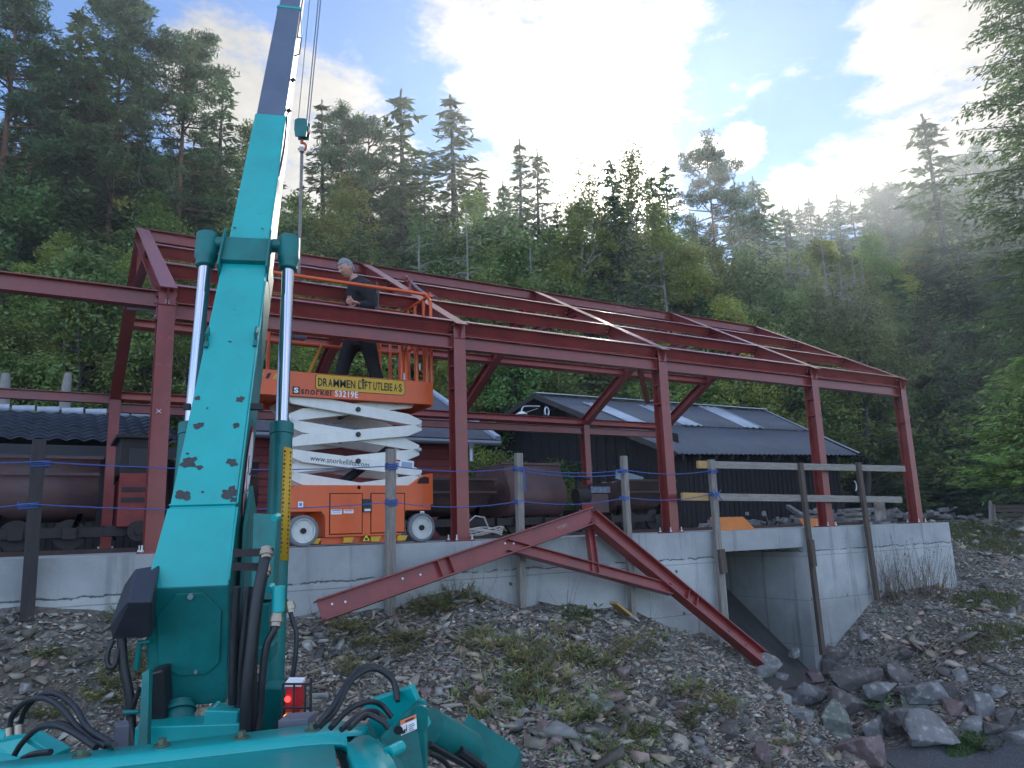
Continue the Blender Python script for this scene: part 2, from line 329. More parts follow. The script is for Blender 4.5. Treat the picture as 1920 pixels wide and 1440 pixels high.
cz(1150, 1350, -1.35); cz(1250, 1430, -1.6); cz(1300, 1260, -1.35); cz(1420, 1290, -1.75); cz(1440, 1400, -1.85); cz(1350, 1340, -1.6); cz(1490, 1330, -2.15)
cz(1620, 1400, -2.42); cz(1800, 1412, -2.42); cz(1910, 1425, -2.42); cz(1560, 1345, -2.35); cz(1750, 1385, -2.3)
cz(1600, 1290, -2.0); cz(1720, 1290, -2.0); cz(1850, 1330, -2.1); cz(1700, 1180, -1.5); cz(1850, 1200, -1.5); cz(1900, 1270, -1.8)
ctl += [(12.6, -.3, -1.0), (13.2, .8, -.45), (14.2, 2.2, -.12), (13.5, -2.5, -1.4), (16, 0, -.5), (17, -3, -1.0), (20, 1.5, -.1), (12, -5.2, -2.42), (9, -5.5, -2.45), (16, -7, -2.0), (6, -6.5, -2.3), (3.5, -6, -1.7), (-1, -6, -1.5), (-1, -9, -1.55), (4, -10, -2.0), (-7, -8, -1.5), (12, -12, -2.4)]
ctl = np.array(ctl); NC_ = n_ = len(ctl)
def _phi(d): return d*d*np.log(d+1e-6)
_d = np.hypot(ctl[:, None, 0]-ctl[None, :, 0], ctl[:, None, 1]-ctl[None, :, 1])
_A = np.zeros((n_+3, n_+3)); _A[:n_, :n_] = _phi(_d)+np.eye(n_)*.02; _A[:n_, n_] = 1; _A[:n_, n_+1:] = ctl[:, :2]; _A[n_:, :n_] = _A[:n_, n_:].T
_W = np.linalg.solve(_A, np.concatenate([ctl[:, 2], [0, 0, 0]]))
def sstep(a, b, x): t = np.clip((x-a)/(b-a), 0, 1); return t*t*(3-2*t)
def fnoise(x, y): return .045*np.sin(x*2.3+1.3*np.sin(y*1.7))*np.cos(y*2.9+x*.7)+.03*np.sin(x*5.1+y*3.3)+.018*np.sin(x*9.7-y*7.9+2*np.sin(x*3))
def ground(x, y):
    x = np.asarray(x, float); y = np.asarray(y, float); sh = np.broadcast(x, y).shape
    xf = np.broadcast_to(x, sh).ravel(); yf = np.broadcast_to(y, sh).ravel()
    xc = np.clip(xf, -9, 20); yc = np.clip(yf, -12, 2.5); out = np.zeros(len(xf))
    for i in range(0, len(xf), 20000):
        d = np.hypot(xc[i:i+20000, None]-ctl[None, :, 0], yc[i:i+20000, None]-ctl[None, :, 1])
        out[i:i+20000] = _phi(d) @ _W[:NC_]+_W[NC_]+_W[NC_+1]*xc[i:i+20000]+_W[NC_+2]*yc[i:i+20000]
    fr = np.clip(out, -2.5, .0)+fnoise(xf, yf)*np.clip((-fr_path(xf, yf)+1), 0, 1)
    slope = np.where(xf < 12, .42, .42)
    y0 = 13.5+sstep(4, 16, xf)*5.5+sstep(22, 40, xf)*2; y1 = 36+sstep(20, 60, xf)*55
    yy = np.clip(yf, None, y1)
    hill = np.maximum(yy-y0, 0); hill = hill*.40*sstep(0, 4, hill)+.25*np.sin(xf*.5+yf*.3)*sstep(0, 6, hill)+.5*np.sin(xf*.11-yf*.17)*sstep(0, 10, hill)
    back = -.05+hill
    k = np.where(xf < 12.3, (yf > 0).astype(float), sstep(.3, 2.6, yf+sstep(12.3, 14, xf)*.0))
    z = fr*(1-k)+back*k
    return z.reshape(sh)
def fr_path(x, y):  # 1 on the smooth asphalt strip, 0 elsewhere
    a = (x-7.1)*.775-(y+1.6)*.632; c = -(x-7.1)*.632-(y+1.6)*.775-.08*np.sin(a*2.2)
    return sstep(1.75, 1.05, np.abs(c-1.35))*sstep(-.5, .3, a)
xs = np.unique(np.round(np.concatenate([np.arange(-300, -40, 20), np.arange(-40, -9, 2), np.arange(-9, 15.01, .11), [6.92, 8.55, 12.36], np.arange(15, 40, 1), np.arange(40, 120, 5), np.arange(120, 420, 30)]), 3))
ys = np.unique(np.round(np.concatenate([np.arange(-300, -40, 30), np.arange(-40, -12, 3), np.arange(-12, -8, .5), np.arange(-8, -.15, .11), [-.1, .14], np.arange(.2, 3, .3), np.arange(3, 40, 1), np.arange(40, 120, 5), np.arange(120, 420, 30)]), 3))
X, Y = np.meshgrid(xs, ys); Z = ground(X, Y)
nx, ny = len(xs), len(ys); F = []
for j in range(ny-1):
    for i in range(nx-1):
        if ys[j] >= -.11 and ys[j+1] <= .15 and xs[i] >= 6.91 and xs[i+1] <= 8.56: continue
        a = j*nx+i; F.append((a, a+1, a+nx+1, a+nx))
g = MB(); g.v = np.stack([X.ravel(), Y.ravel(), Z.ravel()], 1).tolist(); g.f = F; g.m = [0]*len(F)
gm = bpy.data.materials.new('ground_rubble'); gm.use_nodes = True; t = gm.node_tree; n = t.nodes; l = t.links; b = n['Principled BSDF']; b.inputs['Roughness'].default_value = .9
tcn = n.new('ShaderNodeTexCoord')
def gn(sc, det=8, ro=.65):
    z = n.new('ShaderNodeTexNoise'); z.inputs['Scale'].default_value = sc; z.inputs['Detail'].default_value = det; z.inputs['Roughness'].default_value = ro; l.new(tcn.outputs['Object'], z.inputs['Vector']); return z.outputs['Fac']
vo = n.new('ShaderNodeTexVoronoi'); vo.inputs['Scale'].default_value = 26; l.new(tcn.outputs['Object'], vo.inputs['Vector'])
cr = n.new('ShaderNodeValToRGB'); e = cr.color_ramp.elements; e[0].color = (.07, .065, .06, 1); e[1].color = (.26, .24, .21, 1); e.new(.5).color = (.14, .13, .12, 1)
sx = n.new('ShaderNodeSeparateColor'); l.new(vo.outputs['Color'], sx.inputs[0]); l.new(sx.outputs[0], cr.inputs[0])
cr2 = n.new('ShaderNodeValToRGB'); e = cr2.color_ramp.elements; e[0].position = .42; e[0].color = (.085, .075, .06, 1); e[1].position = .62; e[1].color = (.17, .145, .11, 1); l.new(gn(14), cr2.inputs[0])
m1 = n.new('ShaderNodeMix'); m1.data_type = 'RGBA'; l.new(cr.outputs[0], m1.inputs[6]); l.new(cr2.outputs[0], m1.inputs[7])
mr = n.new('ShaderNodeMapRange'); mr.inputs['From Min'].default_value = .45; mr.inputs['From Max'].default_value = .6; l.new(gn(1.3, 5), mr.inputs[0]); l.new(mr.outputs[0], m1.inputs[0])
sp = n.new('ShaderNodeSeparateXYZ'); l.new(tcn.outputs['Object'], sp.inputs[0])
mf = n.new('ShaderNodeMapRange'); mf.inputs['From Min'].default_value = 11; mf.inputs['From Max'].default_value = 15; l.new(sp.outputs[1], mf.inputs[0])
cr3 = n.new('ShaderNodeValToRGB'); e = cr3.color_ramp.elements; e[0].position = .4; e[0].color = (.03, .04, .015, 1); e[1].position = .65; e[1].color = (.06, .05, .03, 1); l.new(gn(2.2), cr3.inputs[0])
m2 = n.new('ShaderNodeMix'); m2.data_type = 'RGBA'; l.new(mf.outputs[0], m2.inputs[0]); l.new(m1.outputs[2], m2.inputs[6]); l.new(cr3.outputs[0], m2.inputs[7]); l.new(m2.outputs[2], b.inputs['Base Color'])
bp = n.new('ShaderNodeBump'); bp.inputs['Strength'].default_value = .8; bp.inputs['Distance'].default_value = .03; l.new(vo.outputs['Distance'], bp.inputs['Height'])
bp2 = n.new('ShaderNodeBump'); bp2.inputs['Strength'].default_value = .6; bp2.inputs['Distance'].default_value = .05; l.new(gn(12), bp2.inputs['Height']); l.new(bp.outputs[0], bp2.inputs['Normal']); l.new(bp2.outputs[0], b.inputs['Normal'])
tag(g.build('ground', gm, smooth=True, angle=60), kind='structure')
# asphalt track leading towards the culvert, draped 4 mm over the ground
asph = mat('asphalt', (.17, .175, .18), .95, spec=.1, c2=(.08, .085, .09), vscale=45, bump=1, bscale=90)
g = MB(); pa_ = np.arange(.2, 13, .1); V_ = []
for i, a_ in enumerate(pa_):
    for k in range(15):
        c_ = .12+.07*math.sin(a_*3.1)+.05*math.sin(a_*8.3)+.08*math.sin(a_*2.2)+k*.19
        V_.append((7.1+a_*.775-c_*.632, -1.6-a_*.632-c_*.775))
V_ = np.array(V_); VZ = ground(V_[:, 0], V_[:, 1])+.012
g.v = [(a, b, c) for (a, b), c in zip(V_.tolist(), VZ)]; g.f = [(i*15+k, i*15+k+1, (i+1)*15+k+1, (i+1)*15+k) for i in range(len(pa_)-1) for k in range(14)]; g.m = [0]*len(g.f)
tag(g.build('track', asph, smooth=True), kind='structure')
# ------------------------------------------------------------------ concrete retaining wall with culvert
cm_ = bpy.data.materials.new('board_marked_concrete'); cm_.use_nodes = True; t = cm_.node_tree; n = t.nodes; l = t.links; b = n['Principled BSDF']; b.inputs['Roughness'].default_value = .85
tcn = n.new('ShaderNodeTexCoord'); sp = n.new('ShaderNodeSeparateXYZ'); l.new(tcn.outputs['Object'], sp.inputs[0])
def M_(op, a, b_=None, c_=None):
    q = n.new('ShaderNodeMath'); q.operation = op
    for i, s_ in enumerate((a, b_, c_)):
        if s_ is None: continue
        if isinstance(s_, (int, float)): q.inputs[i].default_value = s_
        else: l.new(s_, q.inputs[i])
    return q.outputs[0]
def smo(v, lo, hi):
    q = n.new('ShaderNodeMapRange'); q.interpolation_type = 'SMOOTHSTEP'; l.new(v, q.inputs[0]); q.inputs['From Min'].default_value = lo; q.inputs['From Max'].default_value = hi; return q.outputs[0]
xx, yy, zz_ = sp.outputs
wob = M_('MULTIPLY', M_('SUBTRACT', gn(5, 8, .7), .5), .12)
joint = smo(M_('ABSOLUTE', M_('ADD', M_('ADD', zz_, .33), wob)), .011, .004)          # ragged cold joint between the pours
wob2 = M_('MULTIPLY', M_('SUBTRACT', gn(2), .5), .02)
def lines(v, per, off, wd): return smo(M_('ABSOLUTE', M_('SUBTRACT', M_('FRACT', M_('DIVIDE', M_('ADD', v, off), per)), .5)), wd/per, wd/per*.4)
hl = lines(M_('ADD', zz_, wob2), .62, .09, .007); vl = lines(M_('ADD', xx, wob2), 2.46, .4, .006)
hxx = M_('ABSOLUTE', M_('SUBTRACT', M_('FRACT', M_('DIVIDE', M_('ADD', xx, M_('MULTIPLY', zz_, .15)), .82)), .5)); hz = M_('ABSOLUTE', M_('SUBTRACT', M_('FRACT', M_('DIVIDE', M_('ADD', zz_, .22), .52)), .5))
hole = smo(M_('ADD', M_('POWER', M_('MULTIPLY', hxx, .82), 2), M_('POWER', M_('MULTIPLY', hz, .52), 2)), .00055, .0003)
hole = M_('MULTIPLY', hole, smo(gn(1.7, 2), .44, .47))
mp = n.new('ShaderNodeMapping'); mp.inputs['Scale'].default_value = (9, 9, .6); l.new(tcn.outputs['Object'], mp.inputs[0])
st = n.new('ShaderNodeTexNoise'); st.inputs['Scale'].default_value = 1; st.inputs['Detail'].default_value = 6; l.new(mp.outputs[0], st.inputs['Vector'])
streak = smo(st.outputs['Fac'], .56, .72)
cr = n.new('ShaderNodeValToRGB'); e = cr.color_ramp.elements; e[0].position = .3; e[0].color = (.3, .31, .31, 1); e[1].position = .7; e[1].color = (.48, .49, .48, 1); l.new(gn(1.6, 9, .6), cr.inputs[0])
hv = n.new('ShaderNodeMix'); hv.data_type = 'RGBA'; hv.blend_type = 'MULTIPLY'; l.new(M_('MULTIPLY', smo(zz_, -.36, -.31), .55), hv.inputs[0]); l.new(cr.outputs[0], hv.inputs[6]); hv.inputs[7].default_value = (.72, .73, .76, 1)
d1 = n.new('ShaderNodeMix'); d1.data_type = 'RGBA'; l.new(M_('ADD', M_('MULTIPLY', streak, .45), M_('MULTIPLY', smo(M_('ADD', zz_, M_('MULTIPLY', gn(2.5), .9)), -.35, -.95), .45)), d1.inputs[0]); l.new(hv.outputs[2], d1.inputs[6]); d1.inputs[7].default_value = (.13, .13, .125, 1)
dk = M_('MAXIMUM', M_('MULTIPLY', joint, smo(gn(3, 4), .38, .5)), M_('MAXIMUM', M_('MULTIPLY', M_('MAXIMUM', hl, vl), .45), hole))
d2 = n.new('ShaderNodeMix'); d2.data_type = 'RGBA'; l.new(M_('MULTIPLY', dk, .85), d2.inputs[0]); l.new(d1.outputs[2], d2.inputs[6]); d2.inputs[7].default_value = (.05, .05, .05, 1)
pit = n.new('ShaderNodeTexVoronoi'); pit.inputs['Scale'].default_value = 38; l.new(tcn.outputs['Object'], pit.inputs['Vector'])
d3 = n.new('ShaderNodeMix'); d3.data_type = 'RGBA'; l.new(M_('MULTIPLY', smo(pit.outputs['Distance'], .13, .06), M_('MULTIPLY', smo(gn(4, 3), .5, .62), .5)), d3.inputs[0]); l.new(d2.outputs[2], d3.inputs[6]); d3.inputs[7].default_value = (.1, .1, .1, 1)
l.new(d3.outputs[2], b.inputs['Base Color'])
bp = n.new('ShaderNodeBump'); bp.inputs['Strength'].default_value = .5; bp.inputs['Distance'].default_value = .012; l.new(M_('SUBTRACT', gn(22), M_('MULTIPLY', dk, 1.2)), bp.inputs['Height']); l.new(bp.outputs[0], b.inputs['Normal'])
conc = cm_
CX0, CX1, CZ = 6.92, 8.55, -.27
wall = thing('retaining_wall', (2.3, 0, 0), 'long grey cast concrete retaining wall with a square culvert opening, carrying the red steel frame', 'wall')
g = MB()
for x0, x1, z0, z1 in ((-9, CX0, -2.9, 0), (CX0, CX1, CZ, 0), (CX1, 12.36, -2.9, 0)): g.hexa([(x0, -.15, z0), (x1, -.15, z0), (x1, .18, z0), (x0, .18, z0), (x0, -.15, z1), (x1, -.15, z1), (x1, .18, z1), (x0, .18, z1)])
g.build('wall', conc, wall)
g = MB(); g.box((1.68, 2.2, -.06), (21.36, 4.03, .118)); g.build('slab', conc, wall)
rp = onX(1365, 1108, CX1)
cul = MB()
cul.box((CX1+.1, 2.7, -1.5), (.2, 5.03, 2.9)); cul.box((CX0-.1, 2.7, -1.5), (.2, 5.03, 2.9))
cul.box(((CX0+CX1)/2, 2.7, CZ+.075), (CX1-CX0-.004, 5.03, .15))
rs = (rp.z+2.08)/(rp.y+.15)
cul.build('culvert_walls', conc, wall)
g = MB(); z1 = -.36; y1 = -.2+(z1+2.08)/rs
g.hexa([(CX0+.002, -.2, -2.5), (CX1-.002, -.2, -2.5), (CX1-.002, y1, z1-.3), (CX0+.002, y1, z1-.3), (CX0+.002, -.2, -2.1), (CX1-.002, -.2, -2.1), (CX1-.002, y1, z1), (CX0+.002, y1, z1)])
g.build('culvert_ramp', mat('dark_wet_concrete', (.09, .085, .08), .7, c2=(.045, .042, .04), vscale=3, stretch=(6, .6, .6), bump=.3), wall)
# ------------------------------------------------------------------ stones
rng = np.random.default_rng(3)
def rock_mesh(name, seed, size, npts=16, sub=2, rough=.02, flat=False):
    rr = random.Random(seed); bm = bmesh.new()
    for _ in range(npts):
        v = Vector((rr.uniform(-1, 1), rr.uniform(-1, 1), rr.uniform(-1, 1)))
        if v.length > 1.25: v *= 1.25/v.length
        bm.verts.new(Vector((v.x*size[0]/2, v.y*size[1]/2, v.z*size[2]/2)))
    bmesh.ops.convex_hull(bm, input=bm.verts); bmesh.ops.delete(bm, geom=[v for v in bm.verts if not v.link_faces], context='VERTS')
    if sub:
        bmesh.ops.bevel(bm, geom=bm.edges[:], offset=min(size)*.02, segments=1, affect='EDGES')
        bmesh.ops.triangulate(bm, faces=bm.faces[:])
        for _ in range(sub): bmesh.ops.subdivide_edges(bm, edges=[e for e in bm.edges if e.calc_length() > min(size)*.12], cuts=1, use_grid_fill=False); bmesh.ops.triangulate(bm, faces=bm.faces[:])
        for v in bm.verts:
            p = v.co*(3.2/max(size))+Vector((seed*3.1, 0, 0))
            d = mnoise.fractal(p*1.6, .9, 2, 5); lay = math.sin((v.co.z/size[2]*9)+2*mnoise.noise(p))*.25
            v.co += v.co.normalized()*(d+lay)*rough*max(size)
    me = bpy.data.meshes.new(name); bm.to_mesh(me); bm.free(); return me
def stone_mat(name, c1, c2, c3):
    m = mat(name, c1, .8, c2=c2, vscale=2.6, bump=.55, bscale=16); t = m.node_tree; n = t.nodes; l = t.links
    b = n['Principled BSDF']; src = b.inputs['Base Color'].links[0].from_socket
    z = n.new('ShaderNodeTexNoise'); z.inputs['Scale'].default_value = 14; z.inputs['Detail'].default_value = 6; t_ = n.new('ShaderNodeTexCoord'); l.new(t_.outputs['Object'], z.inputs['Vector'])
    mr = n.new('ShaderNodeMapRange'); mr.inputs['From Min'].default_value = .55; mr.inputs['From Max'].default_value = .66; l.new(z.outputs['Fac'], mr.inputs[0])
    mm = n.new('ShaderNodeMix'); mm.data_type = 'RGBA'; l.new(mr.outputs[0], mm.inputs[0]); l.new(src, mm.inputs[6]); mm.inputs[7].default_value = (*c3, 1); l.new(mm.outputs[2], b.inputs['Base Color']); return m
st_g = stone_mat('grey_slate_rock', (.24, .235, .23), (.13, .13, .13), (.34, .33, .31)); st_p = stone_mat('purple_rock', (.24, .165, .155), (.14, .1, .095), (.27, .22, .22))
st_d = stone_mat('dark_brown_rock', (.15, .13, .12), (.085, .075, .07), (.22, .2, .18)); st_l = stone_mat('pale_rock', (.34, .33, .31), (.22, .22, .21), (.42, .41, .39)); st_o = stone_mat('greenish_rock', (.17, .19, .16), (.1, .115, .1), (.27, .27, .23))
# countless small stones over the rubble: one object
protos = []
for k in range(7):
    me = rock_mesh('p', 50+k, (1, random.uniform(.55, .9), random.uniform(.25, .55)), 11, 0); protos.append((np.array([v.co[:] for v in me.vertices]), [tuple(p.vertices) for p in me.polygons])); bpy.data.meshes.remove(me)
VV = []; LL = []; TT = []; CCc = []; off = 0
def scatter(N_, smin, smax, pw, mask, tries=14):
    """angular chips lying on the ground, only where the place can be seen from in front"""
    global off
    xs_ = rng.uniform(-5.5, 19, N_*tries); ys_ = rng.uniform(-6.6, 2.4, N_*tries)
    dx, dy = xs_-CAM.x, ys_-CAM.y; fwd = dx*math.sin(YAW)+dy*math.cos(YAW); lat = dx*math.cos(YAW)-dy*math.sin(YAW)
    ok = mask(xs_, ys_) & (np.abs(lat) < fwd*.74+.5) & (rng.random(len(xs_)) < np.clip(5.5/np.maximum(fwd, .5), .12, 1)); xs_ = xs_[ok][:N_]; ys_ = ys_[ok][:N_]; n__ = len(xs_)
    zs_ = ground(xs_, ys_); pid = rng.integers(0, 7, n__); S = smin+(smax-smin)*rng.random(n__)**pw; A = rng.random(n__)*6.283; T1_, T2_ = rng.normal(0, .3, (2, n__))
    for k in range(7):
        i = np.where(pid == k)[0]
        if not len(i): continue
        pv, pf = protos[k]; s_ = S[i][:, None]; ca, sa_ = np.cos(A[i])[:, None], np.sin(A[i])[:, None]; x0_, y0_, z0_ = pv[:, 0][None]*s_, pv[:, 1][None]*s_, pv[:, 2][None]*s_
        z2 = z0_+x0_*T1_[i][:, None]+y0_*T2_[i][:, None]; P_ = np.stack([x0_*ca-y0_*sa_+xs_[i][:, None], x0_*sa_+y0_*ca+ys_[i][:, None], z2+zs_[i][:, None]+s_*.07], 2)
        VV.append(P_.reshape(-1, 3)); fl = np.concatenate([np.array(f) for f in pf]); ft = np.array([len(f) for f in pf])
        LL.append((fl[None]+(off+np.arange(len(i))*len(pv))[:, None]).ravel()); TT.append(np.tile(ft, len(i))); off += len(i)*len(pv)
        h = rng.random(len(i)); br = rng.uniform(.28, 1.75, len(i)); pal = np.array([(.235, .21, .17), (.2, .2, .185), (.25, .18, .15), (.28, .235, .165), (.4, .37, .32)]); c = pal[np.searchsorted([.5, .7, .84, .95], h)]*br[:, None]
        c = np.minimum(np.concatenate([c, np.ones((len(i), 1))], 1), 1); CCc.append(np.repeat(c, len(pf), 0))
def mfront(x, y): return ((y < -.2) | ((x > 12.5) & (y < 2.4))) & (fr_path(x, y) < .4) & (np.hypot(x+.86, y+7.58) > 2.6) & (x > y*.5-4) & (~((x > 6.8) & (x < 8.6) & (y > -.5)))
scatter(70000, .018, .08, 1.7, mfront)
scatter(6500, .06, .19, 1.9, mfront)
scatter(26000, .012, .055, 1.4, lambda x, y: mfront(x, y) & (np.hypot(x+.86, y+7.58) < 7.2))
scatter(420, .16, .34, 1.6, lambda x, y: mfront(x, y) & ((x > 8.2) | (y < -2.2)) & (rng.random(len(x)) < .7))
scatter(9000, .01, .035, 1.4, lambda x, y: (fr_path(x, y) > .3) & (rng.random(len(x)) < .8))
me = bpy.data.meshes.new('rubble_stones'); va = np.vstack(VV); me.vertices.add(len(va)); me.vertices.foreach_set('co', va.ravel().astype(np.float32))
LL = [np.concatenate(LL)]; me.loops.add(len(LL[0])); me.loops.foreach_set('vertex_index', np.concatenate(LL).astype(np.int32)); TTa = np.concatenate(TT).astype(np.int32); me.polygons.add(len(TTa)); me.polygons.foreach_set('loop_start', np.concatenate([[0], np.cumsum(TTa)[:-1]]).astype(np.int32))
at_ = me.attributes.new('stone_tint', 'FLOAT_COLOR', 'FACE'); at_.data.foreach_set('color', np.concatenate(CCc).astype(np.float32).ravel()); me.update(calc_edges=True)
sm = mat('loose_stone', (.2, .2, .2), .85, bump=.4, bscale=40); a_ = sm.node_tree.nodes.new('ShaderNodeAttribute'); a_.attribute_name = 'stone_tint'
nzz = sm.node_tree.nodes.new('ShaderNodeTexNoise'); nzz.inputs['Scale'].default_value = 18; nzz.inputs['Detail'].default_value = 6; tq = sm.node_tree.nodes.new('ShaderNodeTexCoord'); sm.node_tree.links.new(tq.outputs['Object'], nzz.inputs['Vector'])
mq = sm.node_tree.nodes.new('ShaderNodeMapRange'); mq.inputs['To Min'].default_value = .55; mq.inputs['To Max'].default_value = 1.45; sm.node_tree.links.new(nzz.outputs['Fac'], mq.inputs[0])
vq = sm.node_tree.nodes.new('ShaderNodeVectorMath'); vq.operation = 'SCALE'; sm.node_tree.links.new(a_.outputs['Color'], vq.inputs[0]); sm.node_tree.links.new(mq.outputs[0], vq.inputs['Scale'])
sm.node_tree.links.new(vq.outputs[0], sm.node_tree.nodes['Principled BSDF'].inputs['Base Color']); me.materials.append(sm)
o = bpy.data.objects.new('rubble_stones', me); col.objects.link(o); tag(o, 'loose grey and purple stone rubble covering the mound below the wall', 'rubble', kind='stuff')
# boulders one can point at: (px, py, width px, height px, depth ratio, material, label)
BL = [(1612, 1415, 98, 60, .8, st_p, 'large reddish purple boulder with a flat pale top beside the asphalt track'),
      (1745, 1372, 118, 62, .9, st_g, 'broad flat grey slab boulder just behind the asphalt track'),
      (1690, 1360, 62, 50, .8, st_d, 'dark wedge shaped boulder left of the broad grey slab'),
      (1610, 1277, 100, 46, .8, st_d, 'long dark brown layered boulder near the culvert foot'),
      (1590, 1318, 72, 52, .8, st_d, 'dark boulder lying under the long brown layered one'),
      (1558, 1232, 54, 40, .8, st_d, 'brown rock at the foot of the middle fence post of the culvert'),
      (1690, 1262, 56, 40, .9, st_d, 'brown angular boulder above the layered slope rocks'),
      (1738, 1300, 86, 42, .9, st_g, 'rounded grey boulder resting on smaller stones above the slab'),
      (1792, 1330, 38, 34, .9, st_p, 'small pinkish round boulder on the right end of the broad slab'),
      (1838, 1322, 50, 42, .9, st_g, 'bluish grey boulder right of the pinkish round one'),
      (1512, 1300, 96, 46, .7, st_g, 'grey lumpy boulder below the culvert mouth'),
      (1432, 1250, 74, 52, .6, st_l, 'pale triangular slab rock under the end of the fallen truss'),
      (1462, 1275, 38, 34, .7, st_g, 'grey block beside the pale triangular slab'),
      (1560, 1355, 66, 76, .8, st_o, 'greenish grey upright boulder between the two rock heaps'),
      (1575, 1385, 44, 22, .8, st_o, 'low greenish stone in front of the upright boulder'),
      (1425, 1418, 50, 52, .7, st_p, 'violet rock at the bottom edge of the mound'),
      (1133, 1330, 44, 34, .5, st_o, 'long pale green stone lying in the middle of the mound'),
      (1112, 1312, 22, 24, .7, st_l, 'small whitish block stone touching the long green one'),
      (1170, 1262, 36, 26, .7, st_p, 'purple stone upon the mound below the truss'),
      (1272, 1322, 40, 32, .7, st_p, 'bluish purple stone in the right half of the mound'),
      (1365, 1372, 48, 40, .7, st_d, 'brownish boulder with a rusty top right of centre on the mound'),
      (1038, 1392, 44, 26, .7, st_p, 'flat topped brown block near the outrigger'),
      (1064, 1380, 34, 24, .7, st_d, 'dark angular stone behind the flat topped brown block'),
      (1018, 1368, 26, 32, .7, st_p, 'upright reddish stone above the flat topped brown block'),
      (1308, 1393, 30, 22, .7, st_g, 'grey stone low on the mound'), (905, 1362, 30, 24, .8, st_l, 'pale stone close to the outrigger bracket'),
      (968, 1362, 34, 26, .8, st_g, 'grey rock behind the outrigger arm'), (800, 1300, 26, 20, .8, st_p, 'reddish stone above the hydraulic hoses'),
      (1490, 1225, 22, 18, .8, st_g, 'small stone left of the culvert ramp'), (1655, 1148, 34, 20, .8, st_o, 'pale green stone at the top of the right slope'),
      (1806, 1268, 36, 20, .8, st_g, 'flat grey stone on the right slope'), (1885, 1345, 48, 32, .8, st_d, 'dark rock at the right picture edge'), (1870, 1300, 34, 24, .8, st_g, 'grey rock above the dark edge rock'),
      (1655, 1330, 40, 26, .8, st_o, 'mossy stone between the lower slope boulders'), (1770, 1262, 30, 24, .8, st_d, 'dark stone in the upper right slope'),
      (600, 1195, 26, 16, .8, st_g, 'grey stone near the left end of the fallen truss'), (575, 1212, 24, 16, .8, st_l, 'pale stone beside the yellow graduated barrel'),
      (1000, 1238, 20, 14, .8, st_g, 'bluish grey chip at the top of the mound'), (935, 1222, 24, 16, .8, st_p, 'brown stone on the upper mound'),
      (75, 1248, 30, 18, .8, st_p, 'pinkish stone left of the black winch cover'), (130, 1262, 34, 16, .8, st_l, 'flat pale stone on the left bank'), (50, 1290, 26, 20, .8, st_g, 'grey rock on the far left bank'),
      (1645, 1300, 60, 36, .9, st_g, 'grey slab stone between the layered boulder and the rounded grey boulder'), (1560, 1262, 44, 34, .8, st_d, 'dark block stone left of the long layered boulder'), (1640, 1370, 56, 40, .8, st_g, 'grey stone at the track edge left of the wedge boulder'),
      (1715, 1322, 48, 26, .8, st_o, 'flat greenish stone above the broad slab'), (1780, 1296, 50, 28, .8, st_d, 'dark flat stone right of the rounded grey boulder'), (1822, 1362, 46, 34, .9, st_g, 'grey stone right of the broad slab at the track'),
      (1862, 1372, 40, 26, .9, st_d, 'dark low stone by the track near the right edge'), (1905, 1385, 40, 26, .9, st_g, 'grey stone by the track, closest to the right edge'), (1530, 1272, 34, 24, .8, st_p, 'reddish stone at the lower end of the culvert wall'), (1505, 1345, 50, 34, .8, st_g, 'grey stone below the lumpy boulder'), (1470, 1310, 36, 24, .8, st_l, 'pale stone left of the lumpy boulder'), (1385, 1318, 30, 20, .8, st_o, 'greenish stone on the right mound flank'), (1700, 1225, 44, 24, .8, st_d, 'flat dark stone in the middle of the right slope'), (1620, 1195, 30, 18, .8, st_g, 'grey stone close to the wall on the right slope')]
def ground_hit(px, py):
    d = ray(px, py); lo = None; t = 2.2
    while t < 40:
        p = CAM+d*t
        if p.z < float(ground(p.x, p.y)): return p
        t += .04
    return at(px, py, 10)
for k, (px, py, wp, hp, dr, m_, lab) in enumerate(BL):
    p = ground_hit(px, py+hp*.25); Dp = (p-CAM).dot(FW); wp, hp = (wp*1.15, hp*1.12) if px > 1480 and wp < 90 else (wp*1.05, hp*1.05); wd = wp/FPX*Dp; ht = hp/FPX*Dp*1.15
    me = rock_mesh('boulder', 100+k*7, (wd, wd*dr, ht), 15, 3, .03); me.materials.append(m_)
    me.shade_smooth(); me.set_sharp_from_angle(angle=R(20))
    o = bpy.data.objects.new('boulder', me); col.objects.link(o); o.location = p+Vector((0, 0, ht*.22)); o.rotation_euler = (random.uniform(-.15, .15), random.uniform(-.15, .15), -YAW+random.uniform(-.3, .3))
    tag(o, lab, 'boulder', 'boulders on the rubble slopes')
